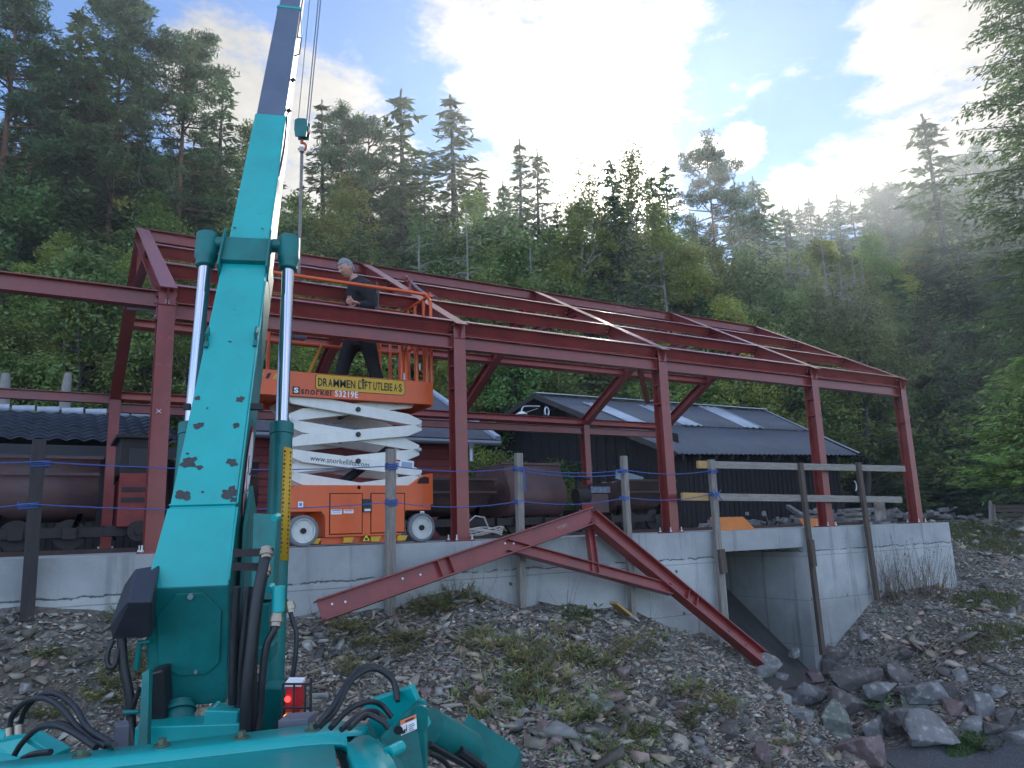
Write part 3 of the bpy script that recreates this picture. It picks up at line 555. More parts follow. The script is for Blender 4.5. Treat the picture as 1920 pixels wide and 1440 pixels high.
# ------------------------------------------------------------------ red steel portal frame
XS = [0, 3.11, 6.23, 9.42, 11.8]; EH, WW, RH = 2.5, 6.16, 4.22; HW = WW/2
fr = thing('shed_skeleton', (0, 0, 0), 'red primed steel shed skeleton with five gabled bays standing on the concrete wall', 'steel frame')
SL = Vector((0, HW, RH-EH)).normalized(); NF = Vector((0, -SL.z, SL.y)); SLb = Vector((0, -SL.y, SL.z)); NB = Vector((0, SL.z, SL.y))
def fpt(x, t, d=0): return Vector((x, HW*t, EH+(RH-EH)*t))+NF*(-d)
def bpt(x, t, d=0): return Vector((x, WW-HW*t, EH+(RH-EH)*t))+NB*(-d)
for i, x in enumerate(XS):
    for yy, sg in ((0, 1), (WW, -1)):
        yc = yy+sg*.08
        m = MB(); m.ibeam((x, yc, .0), (x, yc, EH-.02), (0, 1, 0), .16, .15, .012, .009)
        m.box((x, yc, .008), (.24, .26, .016))
        for z in (1.72, 1.98):       # web stiffeners
            for s in (-1, 1): m.box((x+s*.038, yc, z), (.066, .135, .012))
        o = m.build('column', primer, fr)
        if sg == 1:
            p = MB()
            for z in (1.72, 1.98):
                for s in (-1, 1): p.box((x+s*.045, -.0015, z), (.045, .002, .03))
            p.sep('touch_up_patch', primer_l, o)
        hp = MB()
        for s in (-1, 1): hp.box((x+s*.082, yc, 2.26), (.012, .1, .2)); hp.box((x+s*.085, yc, 2.42), (.01, .07, .06))
        hp.sep('end_plate', primer, o)
        hb_ = MB()
        for s in (-1, 1):
            for z in (2.19, 2.33):
                for q in (-.03, .03): hb_.cyl((x+s*.088, yc+q, z), (x+s*.1, yc+q, z), .011, n=6)
        hb_.build('bolt', bolt, o)
        b = MB()
        for s in (-1, 1):
            for q in (-1, 1): b.cyl((x+s*.095, yc+q*.1, .0), (x+s*.095, yc+q*.1, .075), .009, n=8); b.cyl((x+s*.095, yc+q*.1, .017), (x+s*.095, yc+q*.1, .034), .018, n=6)
        b.sep('anchor_bolt', bolt, o)
    m = MB(); m.ibeam(fpt(x, -.03, .09), fpt(x, 1.0, .09), NF, .18, .15); m.ibeam(fpt(x, .0, .25), fpt(x, .16, .19), NF, .1, .13); m.build('rafter', primer, fr)
    m = MB(); m.ibeam(bpt(x, -.03, .09), bpt(x, .985, .09), NB, .18, .15); m.build('rafter', primer, fr)
    zc = 3.5; tc_ = (zc-EH)/(RH-EH)
    m = MB(); m.ibeam((x, HW*tc_+.1, zc), (x, WW-HW*tc_-.1, zc), (0, 0, 1), .1, .09, .009, .007); m.build('collar_tie', primer, fr)
    m = MB(); m.ibeam((x, HW, zc+.05), (x, HW, RH-.2), (0, 1, 0), .09, .08, .008, .007); m.build('king_post', primer, fr)
for i in range(4):
    a, b = XS[i]+.006, XS[i+1]-.006
    for t in (.012, .34, .67):
        m = MB(); m.ibeam(fpt(a, t, .082), fpt(b, t, .082), NF, .16, .085, .008, .006); pu = m.build('purlin', primer, fr)
        bb = MB()
        for xq in (a+.05, b-.05):
            for s in (-.03, .03):
                c = fpt(xq, t, .082+s); bb.cyl(c-SL*.02, c+SL*.0, .01, n=6)
        bb.build('bolt', bolt, pu)
    m = MB(); m.ibeam((a, HW, RH-.1), (b, HW, RH-.1), (0, 0, 1), .16, .12, .008, .006); m.build('ridge_beam', primer, fr)
    for t in (.012, .5):
        m = MB(); m.ibeam(bpt(a, t, .082), bpt(b, t, .082), NB, .16, .085, .008, .006); m.build('purlin', primer, fr)
    m = MB(); m.ibeam((a, .08, 2.26), (b, .08, 2.26), (0, 0, 1), .16, .12, .01, .007); m.build('eave_beam', primer, fr)
    m = MB(); m.ibeam((a, WW-.08, 2.26), (b, WW-.08, 2.26), (0, 0, 1), .15, .12, .01, .007); m.build('eave_beam', primer, fr)
m = MB(); m.ibeam((-5.5, .08, 2.36), (-.08, .08, 2.36), (0, 0, 1), .16, .12, .01, .007); m.build('eave_beam', primer, fr)
m = MB(); m.ibeam((-5.5, WW-.08, 2.4), (-.08, WW-.08, 2.4), (0, 0, 1), .15, .12, .01, .007); m.build('eave_beam', primer, fr)
m = MB(); m.ibeam((9.6, WW-1.85, 3.33), (10.6, WW-.9, 2.86), NB, .1, .1, .009, .007); m.build('roof_brace', primer, fr)
# chalk crosses on the first column
m = MB()
for z, x in ((2.33, .0), (1.28, -.02)):
    m.bar((x-.02, -.003, z-.018), (x+.02, -.003, z+.018), .004, .003, (0, 1, 0)); m.bar((x-.02, -.006, z+.018), (x+.02, -.006, z-.018), .004, .003, (0, 1, 0))
m.sep('chalk_mark', white, fr)
g = MB(); p0 = onY(238, 578, .3); g.bar(p0, p0+Vector((.62, 0, 0)), .02, .02); g.cyl(p0+Vector((.4, 0, 0)), p0+Vector((.4, 0, -.09)), .03, n=10); g.cyl(p0+Vector((.33, 0, .01)), p0+Vector((.48, 0, .01)), .028, n=10)
tag(g.build('bar_clamp', galv, at=p0), 'grey steel bar clamp bridging between the first two columns under the beam', 'clamp')
# ------------------------------------------------------------------ fallen truss leaning on the wall
ap = Vector((4.66, -.26, .33)); Lf = Vector((1.22, -.82, -.44)); Rt = Vector((7.0, -.6, -1.5))
nt_ = (Lf-ap).cross(Rt-ap).normalized(); nt_ = nt_ if nt_.y < 0 else -nt_
tr = thing('roof_truss', ap, 'red steel roof truss leaning against the concrete wall with its legs on the rubble', 'roof truss')
def inpl(p, q): return (Vector(q)-Vector(p)).cross(nt_).normalized()
for k, e in enumerate((Lf, Rt)):
    u = inpl(ap, e); u = u if u.z > 0 else -u
    m = MB(); d = (e-ap).normalized(); m.ibeam(ap-u*.1+d*(.0 if k == 0 else .06), e-u*.1, u, .19, .13, .013, .008)
    for f_ in ((.60, .64) if k == 0 else (.55, .6)): c = ap+(e-ap)*f_-u*.1; m.bar(c-u*.088, c+u*.088, .1, .009, d)
    o = m.build('rafter', primer, tr)
    h = MB()
    for f_, v_ in (((.965, -.02), (.93, -.0), (.755, -.03), (.70, -.01), (.39, -.03), (.36, .0)) if k == 0 else ((.9, 0), (.8, 0))):
        c = ap+(e-ap)*f_-u*(.1+v_)+nt_*.006; h.cyl(c, c+nt_*.004, .011, n=10)
    h.build('bolt_hole', [white if k == 0 else chip], o)
ca, cb_ = ap+(Lf-ap)*.34, ap+(Rt-ap)*.44
u = inpl(ca, cb_); u = u if u.z > 0 else -u
m = MB(); m.ibeam(ca-u*.16-(cb_-ca).normalized()*.1, cb_-u*.2, u, .13, .09, .01, .007); m.build('tie_beam', primer, tr)
cm2 = ca*.52+cb_*.48-u*.1; m = MB(); m.ibeam(cm2, ap+Vector((-.02, 0, -.24)), u.cross(Vector((0, 0, 1))) if False else Vector((1, 0, 0)), .085, .08, .008, .007)
for s in (-.045, .045): m.bar(cm2-u*.13+Vector((s, -.0, 0)), cm2-u*.01+Vector((s, 0, 0)), .006, .07, (0, 1, 0))
m.build('king_post', primer, tr)
TM = Matrix((((Rt-ap).normalized().x*0-(Lf-ap).normalized().x, 0, nt_.x, 0), (0, 0, 0, 0), (0, 0, 0, 0), (0, 0, 0, 1)))
xd = (ap-Lf).normalized(); yd = nt_.cross(xd); c = ap-xd*.62-inpl(ap, Lf)*(-.0)
uL = inpl(ap, Lf); uL = uL if uL.z > 0 else -uL; c = ap-xd*.62-uL*.12+nt_*.0065
TM = Matrix(((xd.x, yd.x, nt_.x, c.x), (xd.y, yd.y, nt_.y, c.y), (xd.z, yd.z, nt_.z, c.z), (0, 0, 0, 1)))
text_mesh('chalk_writing', "W38P1", .06, TM, mat('chalk', (.45, .3, .28), .9), tr, .0006)
# ------------------------------------------------------------------ fence posts, guard rail, ropes
def post(top, bot, w, d, m_, lab, group='timber fence posts in front of the wall', cleat=None):
    t = thing('fence_post', bot, lab, 'fence post', group)
    m = MB(); m.bar(bot, top, w, d, (0, 1, 0)); m.build('post', m_, t, bevel=.004)
    return t
PA = post(onY(74, 824, -.26), onY(50, 1165, -.26), .1, .04, wood_d, 'dark tarred leaning post at the far left in front of the rusty wagon')
PA_frame = MB()
PB = post(onY(733, 842, -.24), onY(731, 1155, -.24), .095, .07, wood, 'grey square post standing in front of the orange scissor lift')
PC = post(onY(972, 850, -.24), onY(979, 1140, -.3), .08, .07, wood, 'light grey post behind the left rafter of the fallen truss')
PD = post(onY(1169, 855, -.24), onY(1187, 1162, -.3), .072, .07, wood, 'light grey post right of the truss apex')
gr = thing('guard_rail', onY(1355, 1190, -.24), 'weathered timber guard rail with two planks on three posts above the culvert', 'guard rail')
for t_, b_, w_ in (((1333, 862), (1360, 1195), .1), ((1500, 868), (1543, 1228), .08), ((1609, 868), (1645, 1125), .085)):
    m = MB(); m.bar(onY(*b_, -.27), onY(*t_, -.2), w_, .055, (0, 1, 0)); m.build('post', wood_b if t_[0] > 1400 else wood, gr, bevel=.004)
m = MB(); m.bar(onY(1352, 1030, -.31), onY(1358, 1075, -.31), .1, .04, (0, 1, 0)); m.build('cleat', wood_b, gr, bevel=.003)
m = MB(); m.bar(onY(1521, 1012, -.31), onY(1527, 1062, -.31), .08, .04, (0, 1, 0)); m.build('cleat', wood_b, gr, bevel=.003)
for y0, y1, x0, x1 in ((871, 879, 1308, 1696), (931, 937, 1279, 1690)):
    a_, b_ = onY(x0, y0, -.165), onY(x1, y1, -.165); m = MB(); m.bar(a_, b_, .035, .098, (0, 0, 1)); r_ = m.build('rail', wood_h, gr, bevel=.003)
    m = MB(); d = (b_-a_).normalized(); m.bar(a_-d*.003, a_+d*(.3 if y0 < 900 else .45), .041, .1, (0, 0, 1)); m.build('unweathered_end', wood_y, r_)
def sag(p, q, s, k=12): return [Vector(p).lerp(Vector(q), i/k)-Vector((0, 0, s*4*(i/k)*(1-i/k))) for i in range(k+1)]
def wrap(m, c, w, d, r=.006, turns=3):
    for k in range(turns):
        z = (k-1)*.017
        pts = [c+Vector((sx_*(w/2+r), sy_*(d/2+r), z+zz2)) for sx_, sy_, zz2 in ((-1, -1, 0), (1, -1, .012), (1, 1, .0), (-1, 1, .01), (-1, -1, .02))]
        m.tube(pts, r, 6)
for rn, zs, lab in ((0, (.82, .77, .785, .79, .785, .8), 'upper blue rope strung from post to post along the wall'), (1, (.36, .43, .42, .42, .45, .5), 'lower blue rope strung from post to post along the wall')):
    m = MB(); P = [Vector((-3.4, -.22, zs[0])), Vector((-.91 if rn == 0 else -.97, -.30, zs[1])), Vector((2.16, -.29, zs[2])), Vector((3.68, -.29, zs[3])), Vector((5.2, -.29, zs[4])), Vector((6.74, -.26, zs[5]))]
    for a_, b_ in zip(P[:-1], P[1:]): m.tube(sag(a_, b_, .05 if rn == 0 else .06), .0055, 6)
    if rn == 0: m.tube(sag(P[3]+Vector((0, 0, -.03)), P[4]+Vector((0, 0, -.05)), .05), .0055, 6); m.tube([P[3]+Vector((.04, -.02, -.02)), P[3]+Vector((.05, -.03, -.12)), P[3]+Vector((.035, -.03, -.2)), P[3]+Vector((.055, -.03, -.27))], .009, 6)
    for q, (c, w_, d_) in enumerate(zip(P[1:], (.125, .095, .08, .072, .1), (.05, .07, .07, .07, .06))): wrap(m, Vector((c.x, -.25, c.z-.02)), w_, d_, turns=3 if q != 1 else 4)
    if rn: c = P[-1]; m.tube([c+Vector((-.05, -.03, .05)), c+Vector((.1, -.03, -.1))], .006, 6); m.tube([c+Vector((-.04, -.03, -.09)), c+Vector((.09, -.03, .04))], .006, 6)
    tag(m.build('rope', rope_b, smooth=True), lab, 'rope', 'blue ropes on the fence')
m = MB(); c = onY(1163, 1140, -.42); m.bar(onY(1150, 1130, -.42), onY(1178, 1153, -.42), .14, .03, (.3, 0, 1)); tag(m.build('board_offcut', wood_y, at=c, bevel=.003), 'short fresh yellow board offcut leaning at the wall foot', 'board')
for px, x0, x1, lab in ((1385, 1349, 1420, 'orange plywood sheet leaning behind the left post of the guard rail'), (1545, 1517, 1582, 'orange plywood sheet leaning behind the fourth red column')):
    a_, b_ = onY(x0, 998, .55), onY(x1, 998, .55); m = MB(); h_ = .24
    m.hexa([a_+Vector((0, 0, .0)), b_+Vector((.02, 0, 0)), b_+Vector((.02, .02, 0)), a_+Vector((0, .02, 0)), a_+Vector((0, .16, h_-.02)), b_+Vector((-.1, .16, h_)), b_+Vector((-.1, .18, h_)), a_+Vector((0, .18, h_-.02))])
    tag(m.build('plywood_sheet', ply, at=a_), lab, 'plywood sheet')
m = MB(); c = onY(906, 1003, .35)
for k in range(5):
    m.tube([c+Vector((math.cos(a_)*(.24+.015*k), math.sin(a_)*.13+.01*k, .015+.014*k+.02*math.sin(a_*3+k))) for a_ in np.linspace(0, 6.28, 28)], .009, 6)
m.tube([c+Vector((-.22, 0, .02)), c+Vector((-.2, 0, .15)), c+Vector((-.1, 0, .22)), c+Vector((.02, .0, .2)), c+Vector((.08, 0, .06))], .01, 6)
tag(m.build('hose_coil', mat('pale_hose', (.45, .4, .36), .6), at=c, smooth=True), 'loose coil of pale hose lying on the slab beside the second column', 'hose')
# ------------------------------------------------------------------ scissor lift
YL, YR = .45, 1.26
lf = thing('scissor_lift', (2.1, .85, 0), 'orange and white electric scissor lift raised on the slab, carrying the standing worker', 'scissor lift')
def Fp(px, py, y=YL): return onY(px, py, y)
x0, x1 = Fp(545, 1000).x-.03, 2.96
zt = .635; zb = .09
wl, wr = Fp(568, 1000).x, Fp(790, 1000).x
def arch(c, s):  # arch corner points
    return [(c+s*.235, zb), (c+s*.235, .33), (c+s*.2, .37)]
poly = [(wl+.235, zb), (wr-.26, zb), (wr-.26, .31), (wr-.22, .36), (x1-.03, .36), (x1-.03, .42), (x1, .42), (x1, .78), (x1-.12, .76), (x1-.3, .64), (wl-.1, .64), (wl-.13, .6), (wl-.13, .36), (wl+.19, .36), (wl+.235, .31)]
m = MB(); m.extr([(a, YL, b) for a, b in poly], (0, .1, 0)); m.extr([(a, YR-.1, b) for a, b in poly], (0, .1, 0)); m.box(((wl+wr)/2, (YL+YR)/2, .35), (wr-wl-.55, YR-YL-.21, .5)); m.box(((wl+x1)/2, (YL+YR)/2, .5), (x1-wl-.1, YR-YL-.21, .24))
ch = m.build('chassis', orange, lf, bevel=.006)
m = MB(); m.extr([(x1-.2, YL-.002, .66), (x1-.05, YL-.002, .66), (x1-.05, YL-.002, .73), (x1-.1, YL-.002, .74), (x1-.17, YL-.002, .72)], (0, .003, 0)); m.build('window_recess_shade', orange_d, ch)  # flat dark sheet painted in for the shade of the recess
for i, (a_, b_) in enumerate(((557+62, 678), (696, 758))):
    A_ = Fp(a_, 955); B_ = Fp(b_, 1012); m = MB(); m.box(((A_.x+B_.x)/2, YL-.004, .335), (B_.x-A_.x, .012, .42)); sd = m.build('side_door', orange, lf, bevel=.004)
    m = MB(); m.box(((A_.x+B_.x)/2, YL-.0005, .335), (B_.x-A_.x+.02, .003, .44)); m.build('door_gap_shade', orange_d, sd)  # dark sheet behind the door, painted shade of the gap
m = MB(); A_ = Fp(688, 970); m.box((A_.x, YL-.006, .42), (.1, .02, .14), m=0); m.box((A_.x, YL-.017, .44), (.065, .006, .075), m=1); m.box((A_.x, YL-.017, .37), (.07, .006, .025), m=2); m.build('control_box', [chip, black, white], ch, bevel=.003)
for px, py, w_, h_, mm in ((563, 946, .055, .06, white), (791, 963, .05, .055, white), (630, 960, .12, .05, white), (653, 959, .11, .04, white), (686, 1008, .0, 0, yellow)):
    A_ = Fp(px, py); m = MB()
    if w_ > 0:
        m.box((A_.x, YL-.0115, A_.z), (w_, .002, h_)); m.box((A_.x, YL-.0133, A_.z+(h_*.3 if w_ > .1 else 0)), (w_*.8 if w_ > .1 else w_*.5, .001, h_*.18 if w_ > .1 else h_*.5), m=1); 
        if w_ > .1: m.box((A_.x, YL-.0133, A_.z-h_*.1), (w_*.7, .001, h_*.1), m=2)
        m.build('sticker', [white, redk if px == 653 else mat('blue_ink', (.1, .2, .5), .5), mat('grey_ink', (.35, .38, .42), .5)], ch)
    else:
        m.extr([(A_.x-.05, YL-.0115, A_.z-.04), (A_.x+.05, YL-.0115, A_.z-.04), (A_.x, YL-.0115, A_.z+.045)], (0, .002, 0)); m.extr([(A_.x-.04, YL-.0132, A_.z-.034), (A_.x+.04, YL-.0132, A_.z-.034), (A_.x, YL-.0132, A_.z+.034)], (0, .001, 0), m=1); m.box((A_.x, YL-.0145, A_.z-.015), (.03, .001, .025), m=0)
        m.build('warning_triangle', [inkk, mat('warning_yellow', (.75, .62, .02), .5)], ch)
m = MB(); m.box(((wl+wr)/2, .6, .055), (wr-wl-.42, .2, .07)); m.build('pothole_guard', orange, lf)
m = MB()
for px in (592, 655, 706, 756): A_ = Fp(px, 1018); m.extr([(A_.x-.06, .46, .03), (A_.x+.03, .46, .03), (A_.x+.06, .46, .085), (A_.x-.06, .46, .085)], (0, .05, 0))
m.sep('outrigger_foot', yellow, lf)
for cx_ in (wl, wr):
    for yy in (YL-.03, YR-.09):
        w_ = thing('wheel', (cx_, yy, .165), None, None); w_.parent = lf; w_.location = Vector((cx_, yy, .165))-ORG[lf.name]
        m = MB(); pr = [(.128, 0), (.15, 0), (.163, .012), (.163, .1), (.15, .115), (.128, .115)]
        n_s = 48
        V_ = [(cx_+r_*math.cos(2*math.pi*j/n_s)*(1.0-(.012 if (j % 2 and r_ > .16) else 0)), yy+y_, .165+r_*math.sin(2*math.pi*j/n_s)*(1.0-(.012 if (j % 2 and r_ > .16) else 0))) for j in range(n_s) for r_, y_ in pr]
        k6 = len(pr); m.add(V_, [(j*k6+i, j*k6+(i+1) % k6, ((j+1) % n_s)*k6+(i+1) % k6, ((j+1) % n_s)*k6+i) for j in range(n_s) for i in range(k6)])
        m.build('tyre', tyre_g, w_)
        m = MB(); m.cyl((cx_, yy+.03, .165), (cx_, yy+.1, .165), .128, n=40)
        for j in range(6): a_ = j*math.pi/3; m.cyl((cx_+.08*math.cos(a_), yy+.026, .165+.08*math.sin(a_)), (cx_+.08*math.cos(a_), yy+.03, .165+.08*math.sin(a_)), .024, n=14)
        m.tube([(cx_+.122*math.cos(q), yy+.012, .165+.122*math.sin(q)) for q in np.linspace(0, 2*math.pi, 41)], .009, 6)
        m.build('rim', rim_w, w_, smooth=True)
        m = MB(); m.cyl((cx_, yy+.005, .165), (cx_, yy+.05, .165), .03, n=16); m.cyl((cx_, yy-.004, .165), (cx_, yy+.006, .165), .014, n=8); m.build('hub', iron, w_)
def arm(p, q, y, th, jp, jq, par, mt=cream):
    """one box arm; jp and jq say on which side (+1 above, -1 below, 0 none) the joint of each end lies"""
    h = .062; p = Vector((p[0], y, p[1]-jp*h*.8)); q = Vector((q[0], y, q[1]-jq*h*.8)); d = (q-p).normalized(); u = Vector((-d.z, 0, d.x)); c = .15
    lo = lambda j: c if j > 0 else .0 if j < 0 else .03
    hi = lambda j: c if j < 0 else .0 if j > 0 else .03
    pts = [p-u*h+d*lo(jp), q-u*h-d*lo(jq), q-u*h*.2+d*(.03 if jq else .02), q+u*h*.2+d*(.03 if jq else .02), q+u*h-d*hi(jq), p+u*h+d*hi(jp), p+u*h*.2-d*.03, p-u*h*.2-d*.03]
    m = MB(); m.extr(pts, (0, th, 0)); return m.build('scissor_arm', mt, par, bevel=.005)
jr = [Fp(789, y) for y in (797, 842, 891)]; jl = [Fp(547, y) for y in (785, 836, 884)]
cy_ = [Fp(673, y) for y in (767, 814, 864, 914)]
A1 = [((Fp(545, 743).x, Fp(545, 744).z), (jr[0].x, jr[0].z)), ((Fp(545, 833).x, Fp(545, 835).z), (jr[0].x, jr[0].z)), ((Fp(545, 833).x, Fp(545, 843).z), (jr[2].x, jr[2].z)), ((Fp(550, 933).x, Fp(550, 934).z), (jr[2].x, jr[2].z))]
A2 = [((jl[0].x, jl[0].z), (Fp(782, 752).x, Fp(782, 752).z)), ((jl[0].x, jl[0].z), (jr[1].x, jr[1].z)), ((jl[2].x, jl[2].z), (jr[1].x, jr[1].z)), ((jl[2].x, jl[2].z), (Fp(790, 932).x, Fp(790, 932).z))]
armt = None
JA1 = ((0, -1), (-1, 1), (1, -1), (0, 1))
for k, (p_, q_) in enumerate(A1):
    o = arm(p_, q_, YL+.03, .05, *JA1[k], lf); arm(p_, q_, YR-.08, .05, *JA1[k], lf)
    if k == 2: armt = (p_, q_, o)
for (p_, q_), (j_, k_) in zip(A2, ((-1, 0), (1, -1), (-1, 1), (1, 0))): arm(p_, q_, YL+.10, .05, j_, k_, lf, cream); arm(p_, q_, YR-.15, .05, j_, k_, lf, cream)
for c in cy_:
    m = MB(); m.cyl((c.x, YL+.012, c.z), (c.x, YR, c.z), .028, n=16); m.cyl((c.x, YL+.0, c.z), (c.x, YL+.014, c.z), .02, n=8); m.build('pivot_pin', chip, lf)
for c in jr+jl:
    m = MB(); m.cyl((c.x, YL+.018, c.z), (c.x, YR, c.z), .02, n=12); m.build('pivot_pin', galv, lf)
m = MB(); m.cyl(Fp(640, 905, .85), Fp(735, 838, .85), .05, n=16); m.build('lift_cylinder', black, lf)
p_, q_, o = armt; d = Vector((q_[0]-p_[0], 0, q_[1]-p_[1]+.108)).normalized(); u = Vector((-d.z, 0, d.x)); c = Vector((p_[0], YL+.0285, p_[1]-.054))+d*.22-u*.03
text_mesh('lettering', 'www.snorkellifts.com', .082, Matrix(((d.x, u.x, 0, c.x), (0, 0, -1, c.y), (d.z, u.z, 0, c.z), (0, 0, 0, 1))), inkk, o, .0006, sx=.93)
c2 = Vector((p_[0], YL+.0285, p_[1]-.054))+d*1.12+u*.055; m = MB(); m.bar(c2, c2+d*.3, .002, .09, u); m.bar(c2+d*.02+u*.03-Vector((0, .002, 0)), c2+d*.13+u*.03-Vector((0, .002, 0)), .002, .02, u, m=1); m.bar(c2+d*.02-u*.012-Vector((0, .002, 0)), c2+d*.12-u*.012-Vector((0, .002, 0)), .002, .045, u, m=2); m.bar(c2+d*.15-u*.005-Vector((0, .002, 0)), c2+d*.28-u*.005-Vector((0, .002, 0)), .002, .06, u, m=2)
m.build('sticker', [white, redk, mat('blue_grey_ink', (.3, .36, .5), .5)], o)
# platform
PX0, PX1, PZ0, PZ1 = .94, 2.97, 1.56, 1.85
m = MB(); m.box(((PX0+PX1)/2, YL-.01, (PZ0+PZ1)/2+.01), (PX1-PX0, .02, PZ1-PZ0-.02)); m.box(((PX0+PX1)/2, YR+.01, (PZ0+PZ1)/2), (PX1-PX0, .02, PZ1-PZ0)); m.box((PX1-.01, .855, (PZ0+PZ1)/2), (.02, .81, PZ1-PZ0)); m.box((PX0+.01, .855, (PZ0+PZ1)/2), (.02, .81, PZ1-PZ0)); m.box(((PX0+PX1)/2, .855, 1.655), (PX1-PX0-.05, .8, .03))
pf = m.build('platform', orange, lf, bevel=.004)
a_ = Fp(591, 720); b_ = Fp(757, 727); sw, sh_ = b_.x-a_.x, .165; scx, scz = (a_.x+b_.x)/2, 1.755
def rrect(w_, h_, r_, y): return [(scx+sx_*(w_/2-r_)+r_*math.cos(q), y, scz+sz_*(h_/2-r_)+r_*math.sin(q)) for sx_, sz_, q0 in ((1, 1, 0), (-1, 1, 90), (-1, -1, 180), (1, -1, 270)) for q in [R(q0+t_) for t_ in (0, 30, 60, 90)]]
m = MB(); m.extr(rrect(sw+.012, sh_+.012, .035, YL-.0225), (0, .002, 0), m=1); m.extr(rrect(sw, sh_, .03, YL-.024), (0, .002, 0)); sg = m.build('company_sign', [yellow, inkk], lf)
def XZ(x, z, y, sl=0): return Matrix(((1, 0, 0, x), (0, 0, -1, y), (sl, 1, 0, z), (0, 0, 0, 1)))
def fit_text(s, x, z, y, size, width, mt, par, bold=0, name='lettering'):
    o = text_mesh(name, s, size, XZ(0, 0, 0), mt, par, .0006, bold); xs_ = [v.co.x+ORG[par.name].x for v in o.data.vertices]; lo, hi = min(xs_), max(xs_); k = width/(hi-lo)
    for v in o.data.vertices:
        v.co.x = (v.co.x+ORG[par.name].x-lo)*k+x-ORG[par.name].x; v.co.y += y; v.co.z += z
    return o
tw = sw*.93; tx0 = a_.x+.04
def letters(word, x, width, size, z, mt, par, bold):
    wt = {'M': 1.35, 'N': 1.08, 'I': .5, '·': .4, 'L': .85, 'E': .85, 'F': .82}; tot = sum(wt.get(c_, 1) for c_ in word)
    for c_ in word:
        cw = width*wt.get(c_, 1)/tot; fit_text(c_, x+cw*.07, z, YL-.026, size, cw*(.86 if c_ not in 'I·' else .6), mt, par, bold); x += cw
letters('DRAMMEN', tx0-.02, tw*.445, .125, scz-.045, inkk, sg, .0022); letters('L', tx0+tw*.452, tw*.045, .125, scz-.045, inkk, sg, .0022); letters('FT', tx0+tw*.53, tw*.09, .125, scz-.045, inkk, sg, .0022)
letters('UTLEIE', tx0+tw*.635, tw*.245, .125, scz-.045, inkk, sg, .0022); letters('A·S', tx0+tw*.895, tw*.105, .125, scz-.045, inkk, sg, .0022)
m = MB(); ix = tx0+tw*.513; m.box((ix, YL-.026, scz-.006), (.017, .001, .078)); m.cyl((ix, YL-.0265, scz+.055), (ix, YL-.0255, scz+.055), .018, n=14)
for s in (-1, 1): m.bar((ix, YL-.026, scz+.022), (ix+s*.045, YL-.026, scz+.048), .001, .009, (0, 0, 1))
m.build('figure_mark', inkk, sg)
lx = Fp(548, 735).x
m = MB(); m.box((lx+.035, YL-.0215, 1.645), (.075, .002, .08)); m.build('logo_plate', inkk, pf, bevel=.0005); fit_text('S', lx+.01, 1.62, YL-.0235, .075, .05, white, pf, .003)
fit_text('snorkel', Fp(563, 740).x, 1.61, YL-.022, .11, Fp(620, 740).x-Fp(563, 740).x, inkk, pf, .002); fit_text('S3219E', Fp(627, 740).x, 1.605, YL-.022, .1, Fp(670, 740).x-Fp(627, 740).x, white, pf, .002)
m = MB(); 
for k in range(3): xq = .955+k*.075; m.extr([(xq, YL-.022, 1.75), (xq+.035, YL-.022, 1.75), (xq+.06, YL-.022, 1.81), (xq+.025, YL-.022, 1.81)], (0, .002, 0), m=k % 2)
m.build('hazard_stripe', [yellow, inkk], pf)
rt = .021
for yy in (YL+.0, YR):
    m = MB(); m.tube(smooth_path([(PX0, yy, 2.93), (1.6, yy, 2.93), (2.78, yy, 2.93), (2.9, yy, 2.91), (2.955, yy, 2.84), (2.96, yy, 2.6), (2.96, yy, 1.85)], 4), rt, 10); m.tube([(PX0, yy, 2.38), (2.96, yy, 2.38)], rt*.9, 8)
    for xq in (PX0+.02, 1.25, 2.58, 2.63, 2.77, 2.9): m.tube([(xq, yy, 1.84), (xq, yy, 2.93 if xq < 1.3 else 2.5)], .022, 8)
    m.build('guard_rail_panel', orange, lf, smooth=True)
m = MB()
for z in (2.93, 2.38):
    for xq in (PX0, 2.96): m.tube([(xq, YL, z), (xq, YR, z)], rt, 8)
for yy in (YL+.2, YL+.45, YR-.15): m.tube([(2.96, yy, 1.85), (2.96, yy, 2.93)], rt, 8); m.tube([(PX0, yy, 1.85), (PX0, yy, 2.93)], rt, 8)
m.sep('end_rail', orange, lf, smooth=True)
m = MB()
for px, py in ((758, 650), (787, 688), (758, 706)): c = Fp(px, py, YL-.03); m.box(c, (.022, .012, .08)); m.box(c+Vector((0, -.008, .01)), (.01, .01, .05))
m.sep('latch', galv, lf, bevel=.003)
m = MB(); c = Fp(561, 618, YL+.06); m.extr([c+Vector(v) for v in ((-.12, 0, -.1), (.08, 0, -.1), (.12, 0, 0), (.09, 0, .09), (-.12, 0, .1))], (0, .1, 0)); m.build('control_console', mat('grey_console', (.22, .25, .32), .5), lf, bevel=.008)
m = MB(); m.tube([Fp(577, 704, .7), Fp(604, 646, .7)], .018, 8); m.build('prop_strut', mat('ochre_strut', (.5, .22, .02), .5), lf)
